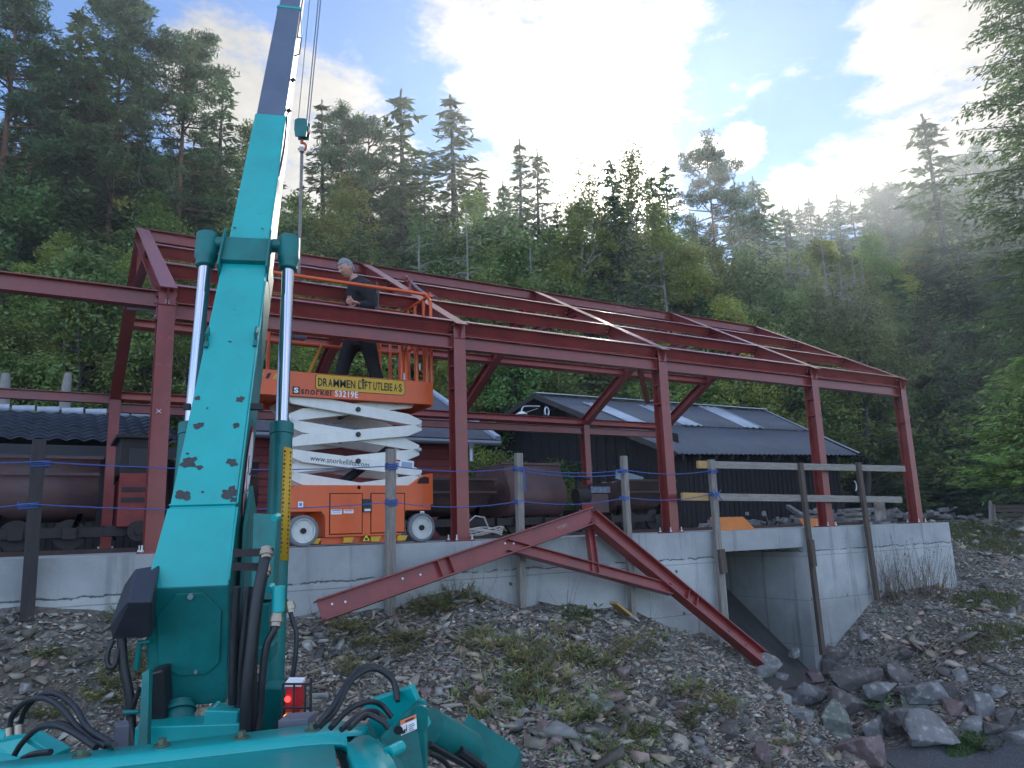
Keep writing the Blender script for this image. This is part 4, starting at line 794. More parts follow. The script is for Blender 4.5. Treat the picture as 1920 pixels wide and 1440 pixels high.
# ------------------------------------------------------------------ worker on the lift
def skinned(nodes, edges, sub=2, root=0):
    me = bpy.data.meshes.new('s'); me.from_pydata([n_[0] for n_ in nodes], edges, []); o = bpy.data.objects.new('s', me); col.objects.link(o)
    o.modifiers.new('k', 'SKIN'); s = o.modifiers.new('u', 'SUBSURF'); s.levels = sub; s.render_levels = sub
    if not me.skin_vertices: me.skin_vertices.new()
    for i, n_ in enumerate(nodes):
        sv = me.skin_vertices[0].data[i]; r_ = n_[1]; sv.radius = r_ if isinstance(r_, tuple) else (r_, r_); sv.use_root = (i == root)
    dg = bpy.context.evaluated_depsgraph_get(); m2 = bpy.data.meshes.new_from_object(o.evaluated_get(dg)); bpy.data.objects.remove(o); return m2
def finish(meshes, name, mt, parent, vox=None):
    bm = bmesh.new()
    for m_ in meshes: bm.from_mesh(m_)
    me = bpy.data.meshes.new(name); bm.to_mesh(me); bm.free(); o = bpy.data.objects.new(name, me); col.objects.link(o)
    if vox:
        rm = o.modifiers.new('r', 'REMESH'); rm.mode = 'VOXEL'; rm.voxel_size = vox; sm_ = o.modifiers.new('s', 'SMOOTH'); sm_.factor = .5; sm_.iterations = 2
        m2 = bpy.data.meshes.new_from_object(o.evaluated_get(bpy.context.evaluated_depsgraph_get())); o.modifiers.clear(); o.data = m2; me = m2; me.name = name
    og = ORG[parent.name]; me.transform(Matrix.Translation(-og)); me.materials.clear(); me.materials.append(mt); me.shade_smooth(); o.parent = parent; ORG[o.name] = og; return o
PFZ = 1.67
pe = thing('person', (2.2, .85, PFZ), 'grey haired worker in black clothes looking down on the lift platform', 'person')
def hand(wr, dirv, side, curl):
    """palm and five curled fingers as skin chains; returns node and edge lists"""
    wr = Vector(wr); d = Vector(dirv).normalized(); s = Vector(side).normalized(); dn = d.cross(s).normalized()*curl
    nodes = [(wr, .027), (wr+d*.045, (.034, .018)), (wr+d*.085, (.036, .016))]; edges = [(0, 1), (1, 2)]; chains = []
    for i, (o_, ln) in enumerate(((-.03, .068), (-.01, .078), (.01, .073), (.03, .058))):
        b_ = wr+d*.085+s*o_; ch_ = [(b_-d*.02, .010), (b_+d*ln*.4, .0095), (b_+d*ln*.7+dn*ln*.35, .009), (b_+d*ln*.75+dn*ln*.75, .0075)]; chains.append(ch_)
    b_ = wr+d*.03-s*.03; chains.append([(b_+s*.01, .013), (b_-s*.022+d*.025, .012), (b_-s*.03+d*.05+dn*.015, .011), (b_-s*.024+d*.07+dn*.03, .009)])
    ms = [skinned([(tuple(a), r_) for a, r_ in nodes], edges, 2)]
    for c_ in chains: ms.append(skinned([(tuple(a), r_) for a, r_ in c_], [(0, 1), (1, 2), (2, 3)], 1))
    return ms
J = dict(nm=(2.128, .843, 3.15), pel=(2.22, .85, 2.5), sp=(2.23, .85, 2.7), ch=(2.24, .85, 2.9), uc=(2.22, .85, 3.02), nk=(2.15, .845, 3.12), nt=(2.1, .84, 3.19),
         s1=(2.24, .68, 2.99), e1=(2.29, .61, 2.73), w1=(2.13, .66, 2.78), s2=(2.2, 1.02, 2.99), e2=(2.17, 1.09, 2.74), w2=(2.1, .9, 2.76),
         h1=(2.26, .76, 2.46), k1=(2.33, .74, 2.1), a1=(2.44, .75, 1.76), h2=(2.19, .94, 2.46), k2=(2.06, .95, 2.12), a2=(1.98, .96, 1.76))
def sk(names, edges, dr=0, rad={}):
    R_ = dict(pel=(.135, .16), sp=(.12, .15), ch=(.135, .175), uc=(.11, .14), nk=.06, nt=.058, s1=.08, e1=.05, w1=.03, s2=.08, e2=.05, w2=.03, h1=.1, k1=.062, a1=.042, h2=.1, k2=.062, a2=.042); R_.update(rad)
    nodes = []
    for n_ in names:
        r_ = R_[n_]; r_ = tuple(x+dr for x in r_) if isinstance(r_, tuple) else r_+dr; nodes.append((J[n_], r_))
    return skinned(nodes, [(names.index(a), names.index(b)) for a, b in edges])
NM = [q for q in J if q != 'nm']; EDG = [('pel', 'sp'), ('sp', 'ch'), ('ch', 'uc'), ('uc', 'nk'), ('nk', 'nt'), ('uc', 's1'), ('s1', 'e1'), ('e1', 'w1'), ('uc', 's2'), ('s2', 'e2'), ('e2', 'w2'), ('pel', 'h1'), ('h1', 'k1'), ('k1', 'a1'), ('pel', 'h2'), ('h2', 'k2'), ('k2', 'a2')]
bodym = sk(NM, EDG)
# head, built facing -X then tipped down and turned a little to the camera
bm = bmesh.new(); bmesh.ops.create_uvsphere(bm, u_segments=48, v_segments=36, radius=1)
for v in bm.verts:
    x, y, z = v.co; fz = max(0, -x)
    v.co = Vector((x*.098, y*.075, z*.118))
    if z < 0: v.co.y *= 1-.32*min(1, -z)*(.5+.5*fz); v.co.x = v.co.x*(1-.12*-z) if x > 0 else v.co.x
    if x > .2 and z < -.2: v.co.x *= .8
    def gb(cy_, cz_, sy, sz): return math.exp(-((y-cy_)/sy)**2-((z-cz_)/sz)**2)*(1 if x < 0 else 0)
    v.co.x -= .026*gb(0, -.14, .11, .16)+.012*gb(0, .05, .09, .2)+.009*gb(0, .27, .5, .1)+.008*gb(0, -.52, .22, .07)+.01*gb(0, -.86, .35, .14)
    v.co.x += .012*(gb(.33, .08, .17, .1)+gb(-.33, .08, .17, .1))+.006*gb(0, -.4, .3, .05)+.005*gb(0, -.62, .25, .05)
    v.co.x -= .006*(gb(.4, -.2, .2, .2)+gb(-.4, -.2, .2, .2))
for s in (-1, 1):
    r_ = bmesh.ops.create_uvsphere(bm, u_segments=12, v_segments=10, radius=1)
    for v in r_['verts']: v.co = Vector((v.co.x*.02+.008, s*.074+v.co.y*.01*1+s*.004*v.co.x, v.co.z*.033-.008))
HM = Matrix.Translation((2.035, .835, 3.255)) @ Matrix.Rotation(R(14), 4, 'Z') @ Matrix.Rotation(R(-30), 4, 'Y')
bm.transform(HM); hm = bpy.data.meshes.new('h'); bm.to_mesh(hm); bm.free()
body = finish([bodym, hm]+hand(J['w1'], (-.75, .15, .1), (0, -.5, .8), 1)+hand(J['w2'], (-.6, -.3, -.1), (0, -.5, .8), 1), 'body', skin, pe, .0065)
bm = bmesh.new(); bmesh.ops.create_uvsphere(bm, u_segments=40, v_segments=30, radius=1)
bmesh.ops.delete(bm, geom=[v for v in bm.verts if (v.co.x < -.25 and v.co.z < .42-.25*v.co.x*0) or (v.co.z < .1-.0*v.co.x and v.co.x < .22) or v.co.z < -.52], context='VERTS')
for v in bm.verts: v.co = Vector((v.co.x*.103, v.co.y*.0795*(1-.05*(v.co.z < 0)), v.co.z*.1235)) ; v.co += v.co.normalized()*.0025*mnoise.noise(v.co*140)
bm.transform(HM); hm = bpy.data.meshes.new('h'); bm.to_mesh(hm); bm.free(); ho = finish([hm], 'hair', hair, pe); so_ = ho.modifiers.new('s', 'SOLIDIFY'); so_.thickness = .004
m = MB()
for s in (-1, 1):
    for p_, r_, dx in (((-.083, s*.026, .011), .0085, 0),):
        c = HM @ Vector(p_); m.tube([c-Vector((0, r_, 0)), c-Vector((0, r_*.5, 0)), c, c+Vector((0, r_*.5, 0)), c+Vector((0, r_, 0))], [.001, r_*.7, r_, r_*.7, .001], 10)
m.sep('eye', inkk, pe, smooth=True)
m = MB()
for s in (-1, 1): m.tube([HM @ Vector((-.092+.012*abs(a_), s*(.012+a_*.03), .036+.006*math.sin(a_*3))) for a_ in (0, .5, 1)], [.004, .006, .003], 6)
m.sep('eyebrow', hair, pe, smooth=True)
tor = [n_ for n_ in NM if n_ not in ('nt', 'a1', 'a2', 'k1', 'k2', 'h1', 'h2')]+['nm']
finish([sk(tor, [e for e in EDG if e[0] in tor and e[1] in tor]+[('nk', 'nm')], .02, {'nk': .07, 'nm': .056, 'w1': .028, 'w2': .028, 'pel': (.14, .165)})], 'jacket', cloth, pe, .012)
leg_ = ['pel', 'h1', 'k1', 'a1', 'h2', 'k2', 'a2']
finish([sk(leg_, [e for e in EDG if e[0] in leg_ and e[1] in leg_], .024, {'a1': .055, 'a2': .055})], 'trousers', cloth, pe, .012)
for a_ in ('a1', 'a2'):
    c = Vector(J[a_]); ms_ = skinned([(tuple(c+Vector((.03, 0, 0))), .05), (tuple(c+Vector((.03, 0, -.04))), (.05, .05)), (tuple(c+Vector((-.07, 0, -.045))), (.04, .045)), (tuple(c+Vector((-.17, 0, -.05))), (.03, .042))], [(0, 1), (1, 2), (2, 3)]); finish([ms_], 'shoe', black, pe)
m = MB(); m.tube([Vector((2.36, .68, 3.08)), Vector((2.39, .7, 2.95)), Vector((2.385, .72, 2.75)), Vector((2.38, .72, 2.6))], .012, 6); m.tube([Vector((2.365, .76, 3.06)), Vector((2.405, .78, 2.9)), Vector((2.42, .8, 2.7))], .009, 6)
m.build('lanyard', mat('grey_webbing', (.12, .12, .14), .7), pe, smooth=True)
# braided sling over the second rafter
m = MB(); a_, b_ = onY(765, 523, 1.55), onY(812, 556, 1.45)
ts = smooth_path([a_+Vector((-.02, 0, .03)), a_, a_.lerp(b_, .4)+Vector((0, 0, -.035)), a_.lerp(b_, .75)+Vector((0, 0, -.035)), b_], 10)
for k in range(3): m.tube([p+Vector((0, math.sin(i*.9+k*2.1)*.011, math.cos(i*.9+k*2.1)*.011)) for i, p in enumerate(ts)], .011, 6)
slg = thing('sling', a_, 'braided grey sling with red knots lying over the second rafter', 'sling'); m.build('rope', mat('braided_sling', (.3, .28, .33), .6, var=.3, vscale=50), slg, smooth=True)
m = MB()
for c, n__ in ((a_, 5), (b_, 2)):
    for k in range(n__):
        rr = random.Random(k); q = c+Vector((rr.uniform(-.045, .04), rr.uniform(-.02, .02), rr.uniform(-.05, .04)))
        m.tube([q+Vector((math.cos(t_)*.035, math.sin(t_*2)*.01, math.sin(t_)*.028)) for t_ in np.linspace(0, 6.1, 12)], .012, 6)
m.tube([a_+Vector((.02, 0, 0)), a_+Vector((.03, 0, -.1)), a_+Vector((.025, 0, -.17))], .018, 6)
m.build('knot', mat('red_webbing', (.3, .07, .07), .6, var=.3, vscale=30), slg, smooth=True)
# ------------------------------------------------------------------ mine wagons on the track behind the slab
m = MB()
for y in (2.6, 3.2): m.box((1, y, .0), (26, .05, .1))
for x in np.arange(-11, 14, .6): m.box((x, 2.9, -.045), (.16, 1.1, .05), m=1)
tag(m.build('rails', [rusty, wood_b]), 'rusty narrow gauge rails running behind the slab', 'rails')
def wagon(x0, x1, prof, lab, top=1.0, m_=rusty, yc=2.9, lip=True, ends=True, chz=.24, wh=.17):
    w_ = thing('mine_wagon', ((x0+x1)/2, yc, .05), lab, 'mine wagon', 'rusty mine wagons on the track')
    pts = [(yc+a*1.0, b) for a, b in prof]; P = smooth_path([(0, a, b) for a, b in pts], 5)
    m = MB(); k = len(P); V_ = [(x, p.y, p.z) for x in (x0, x1) for p in P]; m.add(V_, [(i, i+1, k+i+1, k+i) for i in range(k-1)])
    o = m.build('tub', m_, w_, smooth=True); s_ = o.modifiers.new('s', 'SOLIDIFY'); s_.thickness = .015
    m = MB()
    for x in (x0+.01, x1-.01): m.extr([(x, p.y, p.z) for p in P], (.012, 0, 0))
    m.sep('end_plate', m_, w_)
    if lip:
        m = MB()
        for p in (P[0], P[-1]): m.bar((x0-.03, p.y, p.z), (x1+.03, p.y, p.z), .05, .035); 
        m.sep('rim_angle', m_, w_)
        m = MB(); m.bar((x0, P[0].y-.02, P[0].z-.19), (x1, P[0].y-.02, P[0].z-.19), .03, .03); m.build('stiffener', m_, w_)
    m = MB()
    for y in (yc-.36, yc+.36): m.box(((x0+x1)/2, y, chz), (x1-x0+.2, .06, .11))
    for x in (x0+.0, x1-.0, (x0+x1)/2): m.box((x, yc, chz), (.07, .68, .1))
    for x in (x0+.12, x1-.12):
        for s in (-1, 1): m.bar((x, yc-.33, chz+.02), (x+s*.0, yc-.1, .5), .04, .06); m.bar((x-.1, yc-.34, chz+.02), (x+.02, yc-.34, .6), .03, .05)
    m.build('chassis', iron, w_)
    for x in (x0+(x1-x0)*.25, x0+(x1-x0)*.75):
        m = MB()
        for y in (yc-.3, yc+.3): m.cyl((x, y-.03, wh+.05), (x, y+.03, wh+.05), wh, n=24); m.cyl((x, y-.05, wh+.05), (x, y+.05, wh+.05), .05, n=12)
        m.cyl((x, yc-.42, wh+.05), (x, yc+.42, wh+.05), .03, n=10); m.box((x, yc-.42, wh+.06), (.13, .08, .12)); m.build('wheelset', iron, w_)
    for s, x in ((-1, x0-.1), (1, x1+.1)): m = MB(); m.cyl((x, yc, chz), (x+s*.12, yc, chz), .04, n=10); m.cyl((x+s*.12, yc, chz), (x+s*.15, yc, chz), .1, n=14); m.build('buffer', iron, w_)
    return w_
Uprof = [(-.50, 1.08), (-.46, .95), (-.50, .8), (-.5, .66), (-.42, .5), (-.25, .4), (0, .37), (.25, .4), (.42, .5), (.5, .66), (.5, .85), (.46, 1.08)]
wagon(-1.36, -.34, Uprof, 'long rusty violet tub wagon behind the dark leaning fence post', m_=rusty2)
wagon(-2.85, -1.6, Uprof, 'rusty tub wagon at the extreme left edge', m_=rusty2)
wagon(.47, 1.45, Uprof, 'rusty wagon partly seen behind the first red column and the crane boom', m_=rusty2)
Vprof = [(-.62, .86), (-.45, .62), (-.3, .42), (0, .34), (.3, .42), (.45, .62), (.62, .86)]
wagon(3.35, 4.85, Vprof, 'dark open trough wagon behind the second red column', m_=rusty)
BU = [(-.42, 1.12), (-.5, .93), (-.62, .7), (-.6, .5), (-.4, .33), (0, .27), (.4, .33), (.6, .5), (.6, .75), (.5, .95), (.42, 1.12)]
wagon(5.1, 6.15, BU, 'brown bulging tipper wagon in front of the dark barn', m_=rusty2)
wagon(7.3, 8.45, Vprof, 'dark boat shaped wagon loaded with pale stones beside the barn wall', m_=rusty)
m = MB(); rr = random.Random(5)
V_ = []; 
for i in range(60):
    c = Vector((rr.uniform(7.35, 8.4), rr.uniform(2.45, 3.3), .84)); s_ = rr.uniform(.03, .09); m.box(c, (s_*1.6, s_, s_*.7), Matrix.Rotation(rr.uniform(0, 3), 3, 'Z') @ Matrix.Rotation(rr.uniform(-.5, .5), 3, 'X'))
m.box((7.88, 2.9, .8), (1.1, 1.1, .04))
tag(m.build('stone_load', stone_mat('load_stone', (.3, .3, .3), (.2, .2, .2), (.36, .36, .35)), bevel=.005), 'pale broken stone heaped in the boat shaped wagon', 'stones', kind='stuff')
# winch frame between the wagons
wn = thing('hand_winch', (6.8, 2.9, .0), 'dark iron winch with a blue grey plate between the brown wagon and boat shaped wagon', 'winch')
m = MB(); m.box((6.75, 2.7, .35), (.5, .4, .1)); m.bar((6.55, 2.6, .3), (6.6, 2.6, .95), .05, .05); m.bar((6.95, 2.6, .3), (6.85, 2.6, .8), .05, .05); m.cyl((6.5, 2.55, .62), (6.75, 2.55, .62), .12, n=16); m.bar((6.5, 2.5, .95), (6.75, 2.5, .9), .1, .04); m.build('frame', iron, wn)
m = MB(); m.box((6.98, 2.5, .72), (.4, .02, .1), m=1); m.box((6.95, 2.5, .5), (.36, .02, .3)); m.build('plate', [rusty2, mat('blue_grey_plate', (.13, .16, .22), .6, var=.4, vscale=20)], wn)
m = MB(); m.box((6.62, 2.4, .45), (.22, .02, .12)); m.build('red_plate', locored, wn)
# small locomotive
lo = thing('mine_locomotive', (.1, 2.9, .05), 'small red and black mine locomotive end between the wagons at left', 'locomotive')
m = MB(); m.box((.08, 2.75, .6), (.42, .7, .62)); lb = m.build('body', locored, lo, bevel=.01)
m = MB()
for z in (.72, .6): m.box((.08, 2.395, z), (.36, .02, .05)); 
m.sep('grille', iron, lb)
m = MB(); m.box((.12, 2.9, 1.08), (.5, .8, .5)); m.box((.12, 2.49, 1.1), (.32, .02, .24), m=1); m.box((.12, 2.9, 1.35), (.62, .95, .04)); m.build('cab', [iron, mat('dark_glass', (.012, .014, .018), .5)], lo, bevel=.008)
m = MB(); m.box((.1, 2.8, .25), (.7, .6, .12)); m.cyl((.1, 2.35, .24), (.1, 2.5, .24), .12, n=18); m.cyl((.1, 2.3, .24), (.1, 2.36, .24), .05, n=12); m.build('undercarriage', iron, lo)
# ------------------------------------------------------------------ buildings
def plane_strip(P00, P10, P01, P11, u, v):
    return (P00*(1-u)+P10*u)*(1-v)+(P01*(1-u)+P11*u)*v
# barn with the corrugated roof
A_, B_ = onZ(1267, 851, 2.15), onZ(1612, 853, 2.15); R1, R2 = onZ(1003, 742, 4.35), onZ(1435, 772, 4.35)
bn = thing('barn', (A_.x, A_.y, 0), 'long dark timber barn with a blue grey corrugated metal roof behind the steel frame', 'barn')
def corr(P00, P10, P01, P11, v0, v1, u0, u1, nn, lift, name, mt, par, amp=.024, per=None):
    nu = nn*6; V_ = []; nrm = (P10-P00).cross(P01-P00).normalized(); nrm = nrm if nrm.z > 0 else -nrm
    for v_ in (v0, v1):
        for i in range(nu+1):
            uu = u0+(u1-u0)*i/nu; V_.append(plane_strip(P00, P10, P01, P11, uu, v_)+nrm*(amp*math.sin(2*math.pi*i/6)+lift))
    m = MB(); m.add(V_, [(i, i+1, nu+1+i+1, nu+1+i) for i in range(nu)]); o = m.build(name, mt, par, smooth=True, angle=80); s_ = o.modifiers.new('s', 'SOLIDIFY'); s_.thickness = .006; return o
ln = (B_-A_).length; NC = int(ln/.17)
rf = corr(A_, B_, R1, R2, 0, .52, 0, 1, NC, 0, 'roof', roofb, bn); corr(A_, B_, R1, R2, .5, 1.0, 0, 1, NC, .03, 'roof', roofb, bn)
for u0, u1, v0, v1 in ((.12, .2, .52, .88), (.36, .45, .5, .9), (.66, .76, .5, .99)): corr(A_, B_, R1, R2, v0, v1, u0, u1, int(NC*(u1-u0)), .062, 'roof_light', roofl, bn)
dR = (R1-A_); Br1 = R1+Vector((dR.x*-.0-2.2, 6.5, -2.2)); rl = Vector((-1.5, 7.0, -2.2))
m = MB(); m.hexa([R1, R2, R2+rl, R1+rl, R1+Vector((0, 0, .03)), R2+Vector((0, 0, .03)), R2+rl+Vector((0, 0, .03)), R1+rl+Vector((0, 0, .03))]); m.build('roof', roofb, bn)
m = MB(); 
for p, q in ((A_, R1), (B_, R2)): m.bar(p-Vector((0, 0, .02)), q-Vector((0, 0, .02)), .05, .16)
m.bar(R1, R1+rl, .05, .16); m.sep('verge_board', wood_d, bn)
m = MB(); m.bar(B_+Vector((0, 0, .06)), R2+Vector((0, 0, .06)), .08, .02); m.bar(R1+Vector((0, 0, .09)), R2+Vector((0, 0, .09)), .2, .03); m.build('metal_trim', galv, bn)
ax = (B_-A_).normalized(); cr_ = Vector((-ax.y, ax.x, 0)); W0 = A_+ax*.5+cr_*.55; W1 = B_-ax*.4+cr_*.55; W3 = (R1+rl)+ax*.5-cr_*.3
def vwall(m, p, q, z0, f, n_, th=.03, mt=0):
    p = Vector((p.x, p.y, 0)); q = Vector((q.x, q.y, 0)); d = (q-p); nl = Vector((-d.y, d.x, 0)).normalized(); rr = random.Random(3)
    for i in range(n_):
        a_, b_ = p+d*(i/n_), p+d*((i+.93)/n_); o_ = nl*(rr.uniform(0, .012)-(.02 if i % 2 else 0)); za, zb_ = f(i/n_), f((i+.93)/n_)
        m.hexa([a_+o_+Vector((0, 0, z0)), b_+o_+Vector((0, 0, z0)), b_+o_+nl*th+Vector((0, 0, z0)), a_+o_+nl*th+Vector((0, 0, z0)), a_+o_+Vector((0, 0, za)), b_+o_+Vector((0, 0, zb_)), b_+o_+nl*th+Vector((0, 0, zb_)), a_+o_+nl*th+Vector((0, 0, za))], mt)
m = MB(); vwall(m, W0, W1, -.1, lambda t_: 2.25, 70)
GP = Vector((W3.x, W3.y, 0)); pk = (Vector((R1.x, R1.y, 0))-Vector((W0.x, W0.y, 0))).length/(GP-Vector((W0.x, W0.y, 0))).length
vwall(m, GP, W0, -.1, lambda t_: 2.2+2.05*(1-abs(t_-(1-pk))/(max(pk, 1-pk)))*1.0 if True else 0, 60)
m.box((W0+W1+GP)/3+Vector((1.5, 1.5, -1.2)), (4, 3, .1)); m.build('wall', barnw, bn)
m = MB()
for i in range(12): q = A_.lerp(B_, (i+.5)/12); m.bar(q+cr_*.05-Vector((0, 0, .1)), q+cr_*.6+Vector((0, 0, .07)), .07, .1)
m.sep('rafter_end', wood_d, bn)
# gooseneck lamp and pale emblem on the barn gable
lm = thing('gooseneck_lamp', onY(1010, 764, 11.5), 'pale gooseneck lamp under the gable peak of the dark barn', 'lamp')
q = [onY(x, y, 11.5) for x, y in ((1012, 762), (985, 762), (979, 766), (978, 772))]; m = MB(); m.tube(smooth_path(q, 5), .025, 8); m.build('arm', galv, lm, smooth=True)
c = q[-1]; m = MB(); m.cyl(c, c-Vector((0, 0, .09)), .07, .2, n=20); m.build('lamp_shade', white, lm, smooth=True)
m = MB(); m.tube([onY(1008, 766, 11.5), onY(984, 774, 11.5)], .01, 6); m.build('stay', galv, lm)
c = onY(1025, 770, 11.0); m = MB(); m.tube([c+Vector((.07*math.cos(a_), 0, .13*math.sin(a_)-.03)) for a_ in np.linspace(-1.0, 4.1, 16)], .028, 8); tag(m.build('horseshoe_emblem', galv, at=c, smooth=True), 'white horseshoe shaped emblem on the barn gable', 'emblem')
c = onZ(1590, 912, 1.45); m = MB(); m.tube([c+Vector((.12*math.cos(a_), -.3, .2*math.sin(a_))) for a_ in np.linspace(-1.3, 1.4, 10)], .025, 8); tag(m.build('wall_hook', white, at=c, smooth=True), 'small white crescent hook on the right end of the barn wall', 'hook')
m = MB(); c = onZ(1175, 897, 1.0); c = Vector((8.3, 5.2, .95)); m.box(onY(1180, 896, 5.2), (.75, .03, .2), Matrix.Rotation(R(12), 3, 'Y')); tag(m.build('glass_pane', mat('blue_glass', (.12, .16, .22), .2), at=onY(1180, 896, 5.2)), 'tilted bluish pane leaning on the barn wall above the stone wagon', 'pane')
# red house
E0, E1 = onY(470, 812, 7.6), onY(931, 824, 7.6); E0.z = E1.z
rh = thing('red_house', (E1.x, 8, 0), 'red clad house with a grey felt roof behind the scissor lift', 'house')
rise = Vector((0, 3.6, 1.75)); RT0, RT1 = E0+rise, E1+rise
m = MB(); nrm = Vector((0, -1.75, 3.6)).normalized()
nv = 14; V_ = []
for j in range(nv+1):
    for i in range(31): V_.append(E0.lerp(E1, i/30)+rise*(j/nv)+nrm*(.012*mnoise.noise(Vector((i*.9, j*.9, 0)))+.01*(j % 2)))
m.add(V_, [(j*31+i, j*31+i+1, (j+1)*31+i+1, (j+1)*31+i) for j in range(nv) for i in range(30)]); o = m.build('roof', felt, rh); s_ = o.modifiers.new('s', 'SOLIDIFY'); s_.thickness = .05
m = MB(); m.hexa([RT0, RT1, RT1+Vector((0, 3.6, -1.75)), RT0+Vector((0, 3.6, -1.75)), RT0+Vector((0, 0, .05)), RT1+Vector((0, 0, .05)), RT1+Vector((0, 3.6, -1.7)), RT0+Vector((0, 3.6, -1.7))]); m.build('roof', felt, rh)
m = MB(); m.bar(E1+Vector((.04, 0, .03)), RT1+Vector((.04, 0, .03)), .14, .1); m.bar(RT1+Vector((.04, 0, .03)), RT1+Vector((.04, 3.6, -1.72)), .14, .1); m.build('verge_flashing', mat('pale_blue_flashing', (.36, .42, .52), .4, var=.1), rh)
m = MB(); m.cyl(E0-Vector((0, .08, .1)), E1-Vector((-.05, .08, .1)), .06, n=10); gt = m.build('gutter', mat('gutter_metal', (.2, .23, .27), .4, metal=.4), rh)
m = MB(); c = onY(883, 832, 7.52); m.cyl(c, c-Vector((0, 0, .12)), .1, .05, n=10); m.cyl(c-Vector((0, 0, .12)), c-Vector((0, 0, .4)), .045, n=10); m.build('downpipe', galv, rh)
wx0, wx1 = E0.x+.1, onY(878, 880, 8).x
m = MB(); zs = -.1; k = 0
while zs < E1.z+.1:
    m.hexa([(wx0, 8-.025, zs), (wx1, 8-.025, zs), (wx1, 8.05, zs), (wx0, 8.05, zs), (wx0, 8.0, zs+.155), (wx1, 8.0, zs+.155), (wx1, 8.05, zs+.155), (wx0, 8.05, zs+.155)])
    m.hexa([(wx1-.05, 8.05, zs), (wx1+.025, 8.05, zs), (wx1+.025, 14.4, zs), (wx1-.05, 14.4, zs), (wx1-.05, 8.05, zs+.155), (wx1, 8.05, zs+.155), (wx1, 14.4, zs+.155), (wx1-.05, 14.4, zs+.155)]); zs += .155
m.extr([(wx1-.02, 8.1, E1.z), (wx1-.02, 14.4, E1.z), (wx1-.02, 11.2, E1.z+1.6)], (-.05, 0, 0)); m.build('wall', redw, rh)
# low tiled shed at left
T0, T1 = onY(-60, 832, 6.5), onY(345, 838, 6.5); T0 = T1+Vector((T0.x-T1.x-6, 0, 0)); zr = onY(120, 777, 9.2).z
th_ = thing('tiled_shed', (T1.x, 6.8, 0), 'low shed with a glossy blue black pantile roof at the left edge', 'shed')
up_ = Vector((0, 2.7, zr-T1.z)); n2 = Vector((0, -up_.z, up_.y)).normalized(); rows = 9; Ln = (T1-T0).length; nu = int(Ln/.25)*8; V_ = []; F_ = []
for j in range(rows):
    for e_ in (0, 1):
        for i in range(nu+1):
            ph = 2*math.pi*i/8; s_ = (abs(math.sin(ph/2))**1.3)*.045; V_.append(T0.lerp(T1, i/nu)+up_*((j+e_)/rows)+n2*(s_+(.045 if e_ == 0 else .0)))
for j in range(rows*2-1): F_ += [(j*(nu+1)+i, j*(nu+1)+i+1, (j+1)*(nu+1)+i+1, (j+1)*(nu+1)+i) for i in range(nu)]
m = MB(); m.add(V_, F_); o = m.build('roof', tile, th_, smooth=True, angle=50)
m = MB(); m.hexa([T0+up_-Vector((0, 0, .04)), T1+up_-Vector((0, 0, .04)), T1+up_+Vector((0, 2.7, -1)), T0+up_+Vector((0, 2.7, -1)), T0+up_, T1+up_, T1+up_+Vector((0, 2.7, -.95)), T0+up_+Vector((0, 2.7, -.95))]); m.build('roof', tile, th_)
m = MB()
for i in range(int(Ln/.4)): q = T0.lerp(T1, (i+.5)/(Ln/.4))+up_+Vector((0, 0, .06)); m.cyl(q-Vector((.19, 0, 0)), q+Vector((.17, 0, .01)), .07, .08, n=10)
m.build('ridge_tiles', mat('ridge_metal', (.35, .4, .48), .3, var=.2), th_, smooth=True)
m = MB(); m.bar(T0-Vector((0, -.02, .12)), T1-Vector((0, -.02, .12)), .04, .2); m.build('fascia', mat('dark_fascia', (.02, .022, .03), .6), th_)
m = MB(); vwall(m, T0+Vector((0, .35, 0)), T1+Vector((-.15, .35, 0)), -.1, lambda t_: T1.z-.05, 80); m.box((T1.x-.2, 8.6, .8), (.06, 3.6, 1.8)); m.build('wall', barnw, th_)
m = MB(); c = onY(225, 880, 6.8); m.box(c, (.25, .02, .05)); m.build('door_handle', galv, th_)
# items on the right behind the slab end
pfn = thing('plank_enclosure', onY(1880, 1035, 3.5), 'grey weathered plank enclosure with leaning posts at the right edge', 'plank fence')
m = MB()
for k in range(6): z0_ = -.32+k*.12; a_, b_ = onY(1868, 1000, 3.6), onY(1945, 1000, 2.9); a_.z = b_.z = z0_+.06; m.bar(a_+Vector((0, .02*(k%2), .01*math.sin(k*7))), b_+Vector((.3, 0, -.05+.03*math.sin(k*5))), .03, .088)
m.build('plank', wood_b, pfn)
for t_, b_ in (((1857, 940), (1858, 1008)), ((1862, 946), (1870, 1003)), ((1862, 983), (1846, 1008))): m = MB(); m.bar(onY(*b_, 3.3), onY(*t_, 3.5), .07, .06, (0, 1, 0)); m.build('post', wood, pfn)
m = MB(); a_, b_ = onY(1848, 1012, 3.1), onY(1960, 1010, 2.4); m.bar(a_, b_, .5, .05); m.build('sill_board', wood_b, pfn)
m = MB(); m.cyl(onY(1912, 1045, 2.9), onY(1912, 1012, 2.9), .12, n=12); m.build('stump_foot', wood, pfn)
for k, (x0_, y0_, x1_, y1_) in enumerate(((1842, 1012, 1885, 1022), (1845, 1022, 1890, 1030), (1850, 1015, 1900, 1034))): m = MB(); m.bar(onY(x0_, y0_, 2.6), onY(x1_, y1_, 2.3), .13, .03); tag(m.build('loose_plank', wood_h, at=onY(x0_, y0_, 2.6)), ['short pale plank, topmost of those lying under the enclosure', 'short pale plank, leftmost low one under the enclosure', 'long pale plank crossing the others under the enclosure'][k], 'plank', 'planks under the enclosure')
